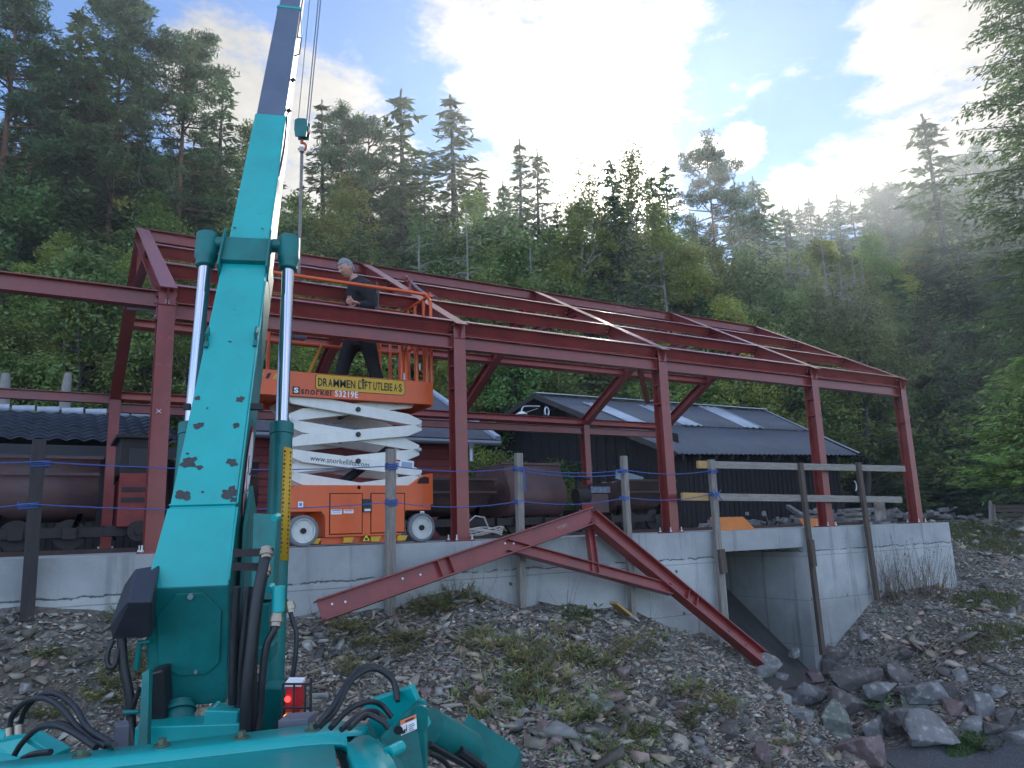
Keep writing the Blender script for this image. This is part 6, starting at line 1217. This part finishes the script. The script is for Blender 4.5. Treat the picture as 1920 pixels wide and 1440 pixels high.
m.tube([hb+CR*.07+Vector((0, 0, .1)), bh+CR*.12], .006, 6); m.tube([hb+CR*.045+Vector((0, 0, .1)), bh+CR*.09], .006, 6); m.tube([hb-CR*.05+Vector((0, 0, .1)), bh-CR*.02], .004, 6)
m.build('wire_rope', mat('steel_wire', (.12, .13, .16), .5, metal=.5), hk)
sp_ = hb-Vector((0, 0, .23)); se = onY(560, 520, 1.2)
m = MB(); m.bar(sp_, se, .035, .008, (0, -1, 0)); m.tube([sp_+Vector((0, 0, .02)), sp_-Vector((0, 0, .03))], .03, 8); tag(m.build('lifting_strap', mat('grey_strap', (.5, .49, .5), .7, var=.2, vscale=30), at=sp_), 'grey flat lifting strap hanging from the hook down to the roof purlins', 'strap')
m = MB(); m.box(se+Vector((0, 0, -.04)), (.07, .1, .14)); tag(m.build('strap_shackle', chip, at=se), 'dark shackle at the lower end of the lifting strap on the purlin', 'shackle')
# ------------------------------------------------------------------ trees
rg = np.random.default_rng(12)
def unit(v): return v/np.maximum(np.linalg.norm(v, axis=-1, keepdims=True), 1e-9)
def trunk(m, H, r0, lean=0, seed=0, top=.02, mt=0, k=9, n=8):
    rr = random.Random(seed); pts = []; x = y = 0
    for i in range(k+1):
        t = i/k; pts.append((x, y, H*t)); x += rr.uniform(-1, 1)*lean*H/k; y += rr.uniform(-1, 1)*lean*H/k
    m.tube(pts, [max(top, r0*(1-t/k)**.9) if t else r0*1.25 for t in range(k+1)], n, mt); return pts
def tip(pts, t):
    f = t*(len(pts)-1); i = min(int(f), len(pts)-2); return Vector(pts[i]).lerp(Vector(pts[i+1]), f-i)
def spruce(name, H, Rm, seed, lo=.08, step=.34, per=6, dens=1.0, gap=.0, q=.135, mt=None, droop=.35, only=None):
    """trunk, drooping whorled branches, hanging needle sprays; needles as thin faces along every branch"""
    rr = random.Random(seed); m = MB(); tp = trunk(m, H, H*.011+.03, .006, seed); C = []; U = []; V = []
    z = H*lo
    while z < H*.985:
        f = 1-z/H; rad = Rm*(f**.72)*(1-.25*math.exp(-((f-1)/.15)**2)); nb = max(3, int(per*(.5+f)))
        a0 = rr.uniform(0, 6.28)
        for b in range(nb):
            if rr.random() < gap*(1 if f > .3 else .4): continue
            a = a0+b*6.283/nb+rr.uniform(-.35, .35)
            if only is not None and math.cos(a-only) < -.2: continue
            Lb = rad*rr.uniform(.6, 1.12)*(1.18 if rr.random() < .12 else 1); base = tip(tp, z/H)+Vector((0, 0, rr.uniform(-.1, .1)))
            d = Vector((math.cos(a), math.sin(a), 0)); ns = max(3, int(Lb/.16)); up0 = .35*(1-f)+.05; pts = []
            for s in range(ns+1):
                t = s/ns; pts.append(base+d*(Lb*t)+Vector((0, 0, Lb*(up0*t-droop*f*t*t*1.25+.22*f*t**3))))
            if Lb > .8: m.tube([pts[0], pts[len(pts)//2], pts[-1]], [.012+.008*Lb, .008+.004*Lb, .004], 4, cap=False)
            sd = Vector((-d.y, d.x, 0))
            for s in range(1, ns+1):
                p = pts[s]; t = s/ns; wspread = Lb*.30*(1-t*.75)+.07
                k = max(2, int(dens*(5.5+8*(1-t)*min(1, Lb/1.5))))
                for _ in range(k):
                    side = rr.choice((-1, 1)); off = rr.random(); L1 = q*rr.uniform(.7, 1.5)
                    c = p+sd*(side*wspread*off)+Vector((0, 0, -.12*off*Lb*.35-rr.uniform(0, .16)*min(1, Lb)))+d*rr.uniform(-.1, .1)
                    u_ = (d*rr.uniform(.3, 1)+sd*side*rr.uniform(.1, 1)+Vector((0, 0, rr.uniform(-.95, .25)))).normalized()
                    v_ = u_.cross(Vector((rr.uniform(-1, 1), rr.uniform(-1, 1), rr.uniform(-1, 1)))).normalized()
                    C.append(c); U.append(u_*L1); V.append(v_*L1*rr.uniform(.22, .4))
        z += step*rr.uniform(.8, 1.25)*(.75+.5*f)
    for _ in range(14):
        c = Vector(tp[-1])-Vector((0, 0, rr.uniform(0, .5))); C.append(c); U.append(Vector((rr.uniform(-.4, .4), rr.uniform(-.4, .4), 1)).normalized()*q*1.1); V.append(Vector((rr.uniform(-1, 1), rr.uniform(-1, 1), 0)).normalized()*q*.2)
    return quads_mesh(name, np.array(C), np.array(U), np.array(V), [bark, mt or needle], extra=m)
def clumps(cents, rads, per, q, rr_, asp=.55, flat=.0):
    n_c = len(cents); C = np.repeat(cents, per, 0); Rr = np.repeat(rads, per)[:, None]; d = unit(rr_.normal(size=(len(C), 3))); rad = rr_.random((len(C), 1))**.45
    C = C+d*rad*Rr*np.array([1, 1, 1-flat]); u = unit(rr_.normal(size=(len(C), 3))+np.array([0, 0, -.4])); w_ = rr_.normal(size=(len(C), 3)); v = unit(np.cross(u, w_)); s = q*rr_.uniform(.6, 1.4, (len(C), 1)); return C, u*s, v*s*asp
def pine(name, H, seed, Rm=2.4, lo=.5, n_=55):
    rr = random.Random(seed); r2 = np.random.default_rng(seed); m = MB(); tp = trunk(m, H, .2, .012, seed, .04); ce = []; ra = []
    for i in range(n_):
        t = lo+(1-lo)*((i+.5)/n_)**.8; f = (1-t)/(1-lo); L_ = Rm*(.32+.75*math.sqrt(f)*(.55+.45*math.sin(f*3.0)))*rr.uniform(.45, 1.15); a = rr.uniform(0, 6.28); b = tip(tp, t); e = b+Vector((math.cos(a)*L_, math.sin(a)*L_, L_*rr.uniform(-.05, .4)))
        mid = b.lerp(e, .5)+Vector((0, 0, -.1*L_)); m.tube([b, mid, e], [.045, .03, .012], 5, cap=False)
        for k in range(3): ce.append(b.lerp(e, .55+.22*k)+Vector((rr.uniform(-.25, .25), rr.uniform(-.25, .25), .1))); ra.append(rr.uniform(.3, .55))
    for i in range(9):
        t = rr.uniform(.28, lo); a = rr.uniform(0, 6.28); b = tip(tp, t); L_ = rr.uniform(.5, 1.6); m.tube([b, b+Vector((math.cos(a)*L_, math.sin(a)*L_, rr.uniform(-.5, .1)))], [.03, .008], 4, cap=False)
    C, U, V = clumps(np.array(ce), np.array(ra), 95, .13, r2, .2, .35); return quads_mesh(name, C, U, V, [bark_p, pneedle], extra=m)
def broad(name, H, seed, Rm=2.2, lo=.22, q=.062, per=135, n_=120, mts=None, egg=.55, trunks=1, loose=1.0, droop=0):
    rr = random.Random(seed); r2 = np.random.default_rng(seed); m = MB(); ce = []; ra = []
    tps = []
    for k in range(trunks):
        k0 = len(m.v); tp = trunk(m, H*rr.uniform(.8, 1)*.96, .035+H*.0075, .03, seed+k, .012)
        if k: off = Vector((rr.uniform(-.6, .6), rr.uniform(-.6, .6), 0)); m.v[k0:] = [(x+off.x*(1+z/H*1.6), y+off.y*(1+z/H*1.6), z) for x, y, z in m.v[k0:]]; tp = [(x+off.x*(1+z/H*1.6), y+off.y*(1+z/H*1.6), z) for x, y, z in tp]
        tps.append(tp)
    for i in range(n_):
        tp = tps[i % trunks]; t = lo+(1-lo)*rr.random()**.85; f = (t-lo)/(1-lo); w_ = Rm*(math.sin(math.pi*min(1, f*.92+.1)**egg))**.8; a = rr.uniform(0, 6.28); L_ = w_*rr.uniform(.25, 1.1); b = tip(tp, max(.1, t-.12*rr.random())); e = tip(tp, t)+Vector((math.cos(a)*L_, math.sin(a)*L_, L_*rr.uniform(-.1, .45)))
        if L_ > .5: m.tube([b, b.lerp(e, .5)+Vector((0, 0, .08*L_)), e], [.025, .015, .006], 4, cap=False)
        ce.append(e+Vector((0, 0, -droop*rr.random()))); ra.append(rr.uniform(.28, .62)*loose)
    C, U, V = clumps(np.array(ce), np.array(ra), per, q, r2, .55, .1 if not droop else -.5); return quads_mesh(name, C, U, V, mts or [bark_b, leaf], extra=m)
def bare(name, H, seed, n_=40, L0=1.5, up=.1):
    rr = random.Random(seed); m = MB(); tp = trunk(m, H, .05+H*.009, .02, seed, .02)
    for i in range(n_):
        t = rr.uniform(.15, .98); a = rr.uniform(0, 6.28); b = tip(tp, t); L_ = L0*(1.1-t)*rr.uniform(.5, 1.2)+.2; e = b+Vector((math.cos(a)*L_, math.sin(a)*L_, L_*rr.uniform(-.5, up+.3))); mid = b.lerp(e, .5)+Vector((0, 0, .12*L_)); m.tube([b, mid, e], [.022, .014, .006], 4, cap=False)
        for _ in range(3): c = b.lerp(e, rr.uniform(.3, .9)); m.tube([c, c+Vector((rr.uniform(-.4, .4), rr.uniform(-.4, .4), rr.uniform(-.4, .3)))*L_*.6], [.01, .004], 3, cap=False)
    me = bpy.data.meshes.new(name); me.from_pydata(m.v, [], m.f); me.materials.append(dead); return me
PR = {}
PR['spruce'] = [(spruce('spruce', 16, 2.3, 21), 16), (spruce('spruce', 16, 2.0, 22, gap=.12), 16), (spruce('spruce', 16, 2.7, 23, per=7), 16)]
PR['sparse'] = [(spruce('spruce', 16, 2.1, 31, gap=.2, dens=1.0, step=.42), 16), (spruce('spruce', 16, 1.8, 32, gap=.28, dens=.9, step=.4), 16)]
PR['pine'] = [(pine('pine', 17, 41), 17), (pine('pine', 17, 42, 2.1, .42, 62), 17), (pine('pine', 17, 43, 2.6, .55, 50), 17)]
PR['birch'] = [(broad('birch', 11, 51), 11), (broad('birch', 11, 52, 1.8, .3, trunks=2), 11), (broad('birch', 11, 53, 2.4, .18), 11)]
PR['alder'] = [(broad('alder', 9, 61, 2.3, .1, q=.066, n_=140, mts=[bark, leaf_d], trunks=2), 9), (broad('alder', 9, 62, 2.0, .08, q=.062, n_=130, mts=[bark, leaf_d], trunks=3), 9)]
PR['tall_birch'] = [(broad('birch', 15, 71, 2.1, .28, q=.07, per=90, n_=150, loose=1.15, trunks=2, droop=.7, egg=.8), 15)]
PR['shrub'] = [(broad('shrub', 3, 81, 1.6, .02, q=.05, per=110, n_=60, mts=[bark, leaf], trunks=3), 3), (broad('shrub', 3, 82, 1.5, .02, q=.05, per=110, n_=60, mts=[bark, leaf_d], trunks=3), 3)]
PR['bare'] = [(bare('dead_tree', 9, 91), 9), (bare('dead_tree', 7, 92, 55, 2.2), 7)]
PR['near'] = [(spruce('spruce', 17, 3.6, 95, lo=.04, step=.3, per=9, dens=2.6, q=.065, gap=.08, droop=.3), 17)]
PR['fresh'] = [(spruce('young_spruce', 6, 2.5, 96, lo=.24, step=.2, per=9, dens=2.2, q=.07, mt=needle_g, droop=.25), 6)]
NMs = dict(spruce='spruce_tree', sparse='spruce_tree', pine='pine_tree', birch='birch_tree', alder='alder_tree', tall_birch='birch_tree', shrub='shrub', bare='dead_tree', near='spruce_tree', fresh='young_spruce')
used = []
def tree(kind, x, y, H, label, group=None, var=None, rot=None, wide=1.0, z=None):
    v = random.randrange(len(PR[kind])) if var is None else var; me, H0 = PR[kind][v]; s = H/H0
    o = bpy.data.objects.new(NMs[kind], me); col.objects.link(o); o.location = (x, y, (float(ground(x, y)) if z is None else z)-.15); o.rotation_euler = (random.uniform(-.02, .02), random.uniform(-.02, .02), random.uniform(0, 6.28) if rot is None else rot); o.scale = (s*wide, s*wide, s)
    tag(o, label, {'bare': 'dead tree', 'shrub': 'shrub'}.get(kind, 'tree'), group); used.append((x, y)); return o
def tpx(kind, px, ytop, Y_, label, **k):
    if kind in ('spruce', 'sparse', 'pine'): k['wide'] = k.get('wide', 1.0)*(1.45 if kind == 'sparse' else 1.2 if kind == 'spruce' else 1.0)
    b_ = onY(px, 1000, Y_); t_ = onY(px, ytop, Y_); gz = float(ground(b_.x, Y_)); x_ = (t_.x*.7+b_.x*.3); return tree(kind, x_, Y_, max(1.5, t_.z-gz+.15), label, **k)
SKY = [('pine', 15, -30, 24, 'dark pine cut off by the left picture edge, reaching the top', dict(wide=1.25)), ('spruce', 128, -5, 25, 'tall dense dark spruce, second from the left edge, reaching the top', dict(var=2, wide=1.25)),
       ('pine', 213, 5, 25, 'tall pine with a bare orange trunk left of the dense crowned pine', dict(var=1, wide=1.1)), ('pine', 335, 68, 25, 'pine with broad flat crown and orange trunk right of the tallest pine', dict(var=0, wide=1.15)),
       ('sparse', 408, 130, 27, 'thin pointed spruce just left of the crane boom', dict()), ('sparse', 248, 195, 24, 'half dead thin spruce between the two orange trunked pines', dict(var=1, wide=.7)),
       ('pine', 60, 120, 29, 'pine behind the left edge pine', dict()), ('spruce', 170, 90, 30, 'spruce right behind the tall dense dark spruce', dict()),
       ('birch', 450, 215, 27, 'light leaved birch whose crown touches the crane boom', dict()), ('spruce', 385, 230, 30, 'spruce below the broad crowned pine', dict()),
       ('sparse', 613, 190, 28, 'spruce with pointed tip just right of the hook block', dict()), ('pine', 640, 215, 26, 'bushy topped pine right of the hook block', dict(wide=.85)), ('pine', 678, 232, 27, 'bushy topped pine, right one of the pair beyond the hook block', dict(wide=.85)),
       ('sparse', 762, 165, 27, 'tall spruce with layered drooping branches standing clear against blue sky', dict(var=0, wide=1.3)), ('sparse', 862, 185, 28, 'tall spruce with a full cone crown against the white cloud', dict(var=1, wide=1.35)),
       ('spruce', 800, 300, 29, 'dark spruce between the two tall free standing spruces', dict()), ('spruce', 735, 330, 30, 'spruce left of the layered spruce', dict()), ('spruce', 905, 330, 31, 'spruce right of the full cone spruce', dict()),
       ('sparse', 972, 262, 29, 'thin spruce left of the tall wispy birch', dict()), ('sparse', 1002, 278, 30, 'thin spruce touching the left side of the wispy birch', dict()), ('spruce', 945, 340, 27, 'short spruce tip below the thin spruces', dict()),
       ('tall_birch', 1105, 210, 27, 'tall wispy birch with hanging twigs in front of the bright cloud', dict(wide=1.0)), ('spruce', 1160, 290, 29, 'spruce right beside the wispy birch in the sun glare', dict()),
       ('spruce', 1222, 330, 31, 'spruce tip in the sun glare', dict()), ('sparse', 1248, 310, 31, 'slender spruce right of the sun glare', dict(var=1)), ('spruce', 1060, 380, 30, 'spruce low in the glare behind the wispy birch', dict()),
       ('pine', 1342, 290, 33, 'lone dark round crowned conifer against blue sky right of centre', dict(var=2, wide=1.0)), ('spruce', 1392, 350, 40, 'small spruce right of the lone dark conifer', dict()), ('spruce', 1424, 340, 42, 'pointed spruce standing clear under the right cloud', dict(wide=1.3)),
       ('sparse', 1775, 220, 24, 'spruce with open crown just left of the large near spruce', dict(var=0, wide=1.2)), ('spruce', 1300, 400, 40, 'low spruce left of the lone dark conifer', dict())]
for kd, px, yt, Y_, lab, kw in SKY: tpx(kd, px, yt, Y_, lab, **kw)
# far ridge on the right: many alike
for px in range(1450, 1990, 17):
    yt = 412-(px-1450)*.21+rg.uniform(-26, 26); tpx(rg.choice(['spruce', 'spruce', 'pine', 'sparse']), px+rg.uniform(-6, 6), yt, rg.uniform(52, 66), 'small hazy conifer of the distant ridge under the right cloud', group='conifers on the far ridge', wide=1.15)
for px in range(1270, 2000, 21):
    tpx(rg.choice(['birch', 'spruce', 'birch']), px+rg.uniform(-8, 8), 455+rg.uniform(-30, 40), rg.uniform(38, 50), 'hazy tree on the slope below the distant ridge', group='hazy trees below the far ridge', wide=1.3)
# broadleaved belt over the slope
for px in range(-60, 2000, 22):
    kd = rg.choice(['birch', 'alder', 'birch', 'spruce'] if px < 1000 else ['birch', 'birch', 'alder', 'spruce', 'birch'])
    yt = (270 if px < 420 else 350 if px < 700 else 385 if px < 1250 else 450)+rg.uniform(-45, 60); tpx(kd, px+rg.uniform(-10, 10), yt, rg.uniform(24, 33), 'leafy forest tree in the green belt on the slope behind the buildings', group='forest belt trees', wide=1.25)
for px in range(-70, 2000, 27):
    kd = rg.choice(['birch', 'alder', 'alder', 'spruce']); yt = (440 if px < 700 else 500 if px < 1200 else 560)+rg.uniform(-50, 50)
    tpx(kd, px+rg.uniform(-12, 12), yt, rg.uniform(18, 22.5), 'tree of the lower front row on the slope, seen between the steel rafters', group='lower forest row', wide=1.3)
for px, yt, Y_ in ((-40, 560, 15.5), (30, 560, 16), (120, 470, 16.5), (190, 440, 17), (270, 560, 16), (70, 620, 14.8), (340, 600, 16), (560, 600, 16), (640, 560, 16.5), (740, 570, 17), (840, 640, 16), (930, 620, 16.5), (1010, 640, 17)):
    tpx('alder' if px % 20 else 'birch', px, yt, Y_, 'bushy young tree at the foot of the slope behind the houses', group='young trees at the slope foot', wide=1.3)
for px, yt, Y_ in ((1050, 600, 21), (1130, 590, 22), (1210, 560, 23), (1300, 600, 22), (1450, 580, 24), (1520, 570, 23), (1600, 560, 21.5), (1680, 520, 20), (1745, 560, 18), (1830, 480, 17.5), (1660, 700, 17), (1790, 640, 16), (1870, 620, 15), (1935, 600, 14), (1560, 650, 22), (1720, 600, 23), (1900, 400, 19)):
    tpx('spruce', px, yt, Y_, 'dark spruce with branches to the ground behind the right end of the steel frame', group='dark spruces at right', wide=1.55, var=2)
for px, yt, Y_ in ((780, 440, 21), (880, 400, 22), (1000, 470, 22), (1260, 470, 24)): tpx('bare', px, yt, Y_, {780: 'dead bare branched tree above the second rafter', 880: 'dead bare branched tree between the second and third rafters', 1000: 'dead bare tree behind the ridge end of the third rafter', 1260: 'bare pale trunk below the sun glare'}[px])
for k, px in enumerate(range(1480, 1660, 26)): b_ = onY(px, 1000, 20); t_ = tpx('bare', px, 430+(k*37) % 80, 21+(k % 3), 'thin pale birch trunk without leaves at its foot in the right slope wood', group='pale thin trunks', var=0)
rs_ = random.Random(9)
for k in range(46):
    px = rs_.uniform(-60, 1150); Y_ = rs_.uniform(12.8, 15.5); b_ = onY(px, 1000, Y_); tree('shrub', b_.x, Y_, rs_.uniform(1.6, 3.2), 'green shrub growing on the bank above the roofs', group='shrubs on the bank')
# large near spruce and fresh green branches at the right edge
tpx('near', 1992, -330, .9, 'large near spruce at the right edge, its dark branches reaching the top of the picture', rot=1.0, wide=1.02)
b_ = onY(1975, 960, .2); tree('fresh', b_.x, .2, 3.5, 'bright green young spruce reaching in from the right edge above the plank enclosure', rot=.4, wide=1.7, z=.1)
# undergrowth on the slope
n_ = 110000; ux_ = rg.uniform(-14, 46, n_); uy_ = rg.uniform(11.5, 34, n_); uz_ = ground(ux_, uy_); kk = uz_ > .05; ux_, uy_, uz_ = ux_[kk], uy_[kk], uz_[kk]; n_ = len(ux_)
C = np.stack([ux_, uy_, uz_+rg.random(n_)**2*.8], 1); U = unit(rg.normal(size=(n_, 3))+np.array([0, 0, .3])); V = unit(np.cross(U, rg.normal(size=(n_, 3)))); s = rg.uniform(.05, .13, (n_, 1))
me = quads_mesh('undergrowth', C, U*s, V*s*.5, [leaf_d, leaf], mi=(rg.random(n_) < .35).astype(int)); o = bpy.data.objects.new('undergrowth', me); col.objects.link(o); tag(o, 'green undergrowth covering the forest slope', 'undergrowth', kind='stuff')
# weeds on the rubble
def weedmesh(name, seed, H, n_, mats, q=.02, spread=.12, per=26):
    rr = random.Random(seed); m = MB(); C = []; U = []; V = []
    for k in range(n_):
        a = rr.uniform(0, 6.28); L_ = H*rr.uniform(.5, 1.1); b = Vector((rr.uniform(-1, 1)*spread*.6, rr.uniform(-1, 1)*spread*.6, 0)); e = b+Vector((math.cos(a)*spread*1.3, math.sin(a)*spread*1.3, L_)); mid = b.lerp(e, .5)+Vector((0, 0, .05*H)); m.tube([b, mid, e], [.0035, .0028, .0015], 3, cap=False)
        for _ in range(per):
            t = rr.uniform(.15, 1); c = b.lerp(mid, t*2) if t < .5 else mid.lerp(e, t*2-1); a2 = rr.uniform(0, 6.28); u_ = Vector((math.cos(a2), math.sin(a2), rr.uniform(-.3, .8))).normalized(); l_ = q*rr.uniform(.7, 1.6)
            C.append(c+u_*l_); U.append(u_*l_); V.append(u_.cross(Vector((rr.uniform(-.3, .3), rr.uniform(-.3, .3), 1))).normalized()*l_*.35)
    return quads_mesh(name, np.array(C), np.array(U), np.array(V), mats, extra=m)
WD = [weedmesh('weed', 1, .26, 9, [dry, weed]), weedmesh('weed', 2, .2, 12, [dry, weed], .022, .16), weedmesh('weed', 3, .3, 7, [dry, weed], .018), weedmesh('weed', 4, .14, 12, [dry, weed_g], .035, .12, 12)]
DRY = weedmesh('dry_stalk', 5, .95, 4, [dry, dry], .012, .16, 46); DRY2 = weedmesh('dry_stalk', 6, .8, 5, [dry, mat('rusty_seed', (.12, .07, .05), .8)], .014, .2, 30)
def plant(me, px, py, s, label, cat='weed', group=None, name='weed'):
    p = ground_hit(px, py); o = bpy.data.objects.new(name, me); col.objects.link(o); o.location = p-Vector((0, 0, .02)); o.scale = (s, s, s); o.rotation_euler = (0, 0, random.uniform(0, 6.28)); tag(o, label, cat, group)
rs_ = random.Random(21)
spots = [(870, 1128), (830, 1140), (800, 1150), (1000, 1240), (985, 1280), (1020, 1310), (940, 1350), (1140, 1395), (1165, 1405), (1190, 1380), (1300, 1290), (1170, 1300), (930, 1210), (1060, 1165), (1085, 1180), (1215, 1205), (990, 1220), (1240, 1390), (1100, 1330), (960, 1250), (1050, 1225), (1180, 1225), (700, 1200), (760, 1215), (680, 1250), (1470, 1400), (1345, 1330), (900, 1330), (1030, 1270), (1075, 1350), (640, 1190), (870, 1200), (1130, 1240), (1280, 1350), (250, 1250), (105, 1240), (100, 1330), (180, 1300), (215, 1180), (290, 1240)]
for k, (px, py) in enumerate(spots):
    for j in range(5): plant(WD[rs_.choice((0, 0, 1, 1, 2))], px+rs_.uniform(-34, 34), py+rs_.uniform(-16, 22), rs_.uniform(.3, .8), 'leafy green and brown weed growing among the stones of the mound', group='weeds on the mound')
for px, py in ((790, 1160), (812, 1150), (835, 1140), (858, 1130), (770, 1165), (845, 1150), (875, 1128)):
    for j in range(1): plant(WD[rs_.choice((0, 2, 0))], px+rs_.uniform(-12, 12), py+rs_.uniform(-6, 6), rs_.uniform(.6, 1.1), 'taller green weed growing against the wall behind the fallen truss', group='weeds at the wall foot')
for px, py, s, lab in ((1090, 1160, 1.1, 'bright broad leaved plant at the top of the mound under the truss'), (1105, 1245, .6, 'small bright green plant in the middle of the mound'), (1092, 1350, .6, 'small bright green plant above the bottom edge near the outrigger'), (1650, 1330, 1.2, 'bright green plant between the dark boulders by the track'), (1845, 1405, 1.1, 'bright leafy clump at the far side of the track'), (90, 1226, .5, 'single light green leaf plant on the left bank')): plant(WD[3], px, py, s, lab, 'plant', name='leafy_plant')
for k, px in enumerate((1640, 1662, 1680, 1690, 1702, 1716, 1728, 1745, 1757, 1772, 1655, 1738)):
    for j in range(2): plant(DRY if (k+j) % 2 else DRY2, px+rs_.uniform(-9, 9), 1122+rs_.uniform(-4, 10), rs_.uniform(.8, 1.15), 'tall thin dry stalk standing in front of the right end of the concrete wall', 'dry stalk', 'dry stalks by the wall', 'dry_stalk')
for px, py in ((900, 1125), (940, 1130), (1060, 1135), (860, 1115), (1000, 1130), (820, 1130), (600, 1175), (1215, 1170)): plant(DRY2, px, py+8, rs_.uniform(.3, .5), 'short brown stalk at the foot of the wall behind the mound', 'dry stalk', 'short stalks at the wall foot', 'dry_stalk')
m = MB(); rr = random.Random(8)
for k in range(22):
    p = ground_hit(1745+rr.uniform(-30, 30), 1235+rr.uniform(-14, 14)); a = rr.uniform(-.9, 1.4); L_ = rr.uniform(.3, .8); m.tube([p, p+CR*math.cos(a)*L_*.5+Vector((0, 0, abs(math.sin(a))*L_*.4+.08)), p+CR*math.cos(a)*L_+Vector((0, 0, math.sin(a)*L_*.5-.1))], [.005, .004, .002], 4)
tag(m.build('dry_branches', mat('pale_dry_twig', (.3, .25, .18), .8), smooth=True), 'spray of pale dry fallen branches on the right slope', 'branches')
# moss and grass patches
def grass(px, py, rx, ry, n__, h, lab, mt):
    p = ground_hit(px, py); a = rg.uniform(0, 6.283, n__); r_ = np.sqrt(rg.random(n__)); x_ = p.x+np.cos(a)*r_*rx; y_ = p.y+np.sin(a)*r_*ry; z_ = ground(x_, y_)
    C = np.stack([x_, y_, z_+h*.3], 1); U = unit(np.stack([rg.normal(0, .4, n__), rg.normal(0, .4, n__), np.ones(n__)], 1))*h*rg.uniform(.4, 1, (n__, 1)); V = unit(np.cross(U, rg.normal(size=(n__, 3))))*h*.09
    me = quads_mesh('grass', C, U, V, [mt]); o = bpy.data.objects.new('grass', me); col.objects.link(o); tag(o, lab, 'grass', kind='stuff')
grass(1820, 1005, 1.5, 1.2, 5000, .09, 'yellow green grass patch beyond the end of the wall', moss); grass(1815, 1402, .4, .1, 700, .07, 'green grass along the far side of the track', weed_g); grass(1850, 1130, .7, .35, 700, .10, 'yellowish grass on top of the right slope', moss); grass(1880, 1190, .7, .4, 500, .1, 'yellow green grass lower on the right slope', moss); grass(1215, 1365, .5, .2, 700, .03, 'low moss patch on the lower mound', moss); grass(1010, 1240, .8, .5, 300, .08, 'grass tuft in the upper mound', weed); grass(1140, 1410, .5, .3, 160, .07, 'grass tuft low on the mound', weed); grass(1000, 1310, .7, .45, 260, .08, 'grass in the middle of the mound', weed)
# ------------------------------------------------------------------ haze
if HAZE:
    m = MB(); m.box((40, 28, 22), (200, 150, 54)); hz = m.build('haze', mat('haze_air', (1, 1, 1))); t = MATS['haze_air'].node_tree; t.nodes.remove(t.nodes['Principled BSDF'])
    pv = t.nodes.new('ShaderNodeVolumePrincipled'); pv.inputs['Color'].default_value = (.86, .93, 1, 1); pv.inputs['Density'].default_value = HAZE; pv.inputs['Anisotropy'].default_value = .62; t.links.new(pv.outputs[0], t.nodes['Material Output'].inputs['Volume']); tag(hz, kind='stuff')
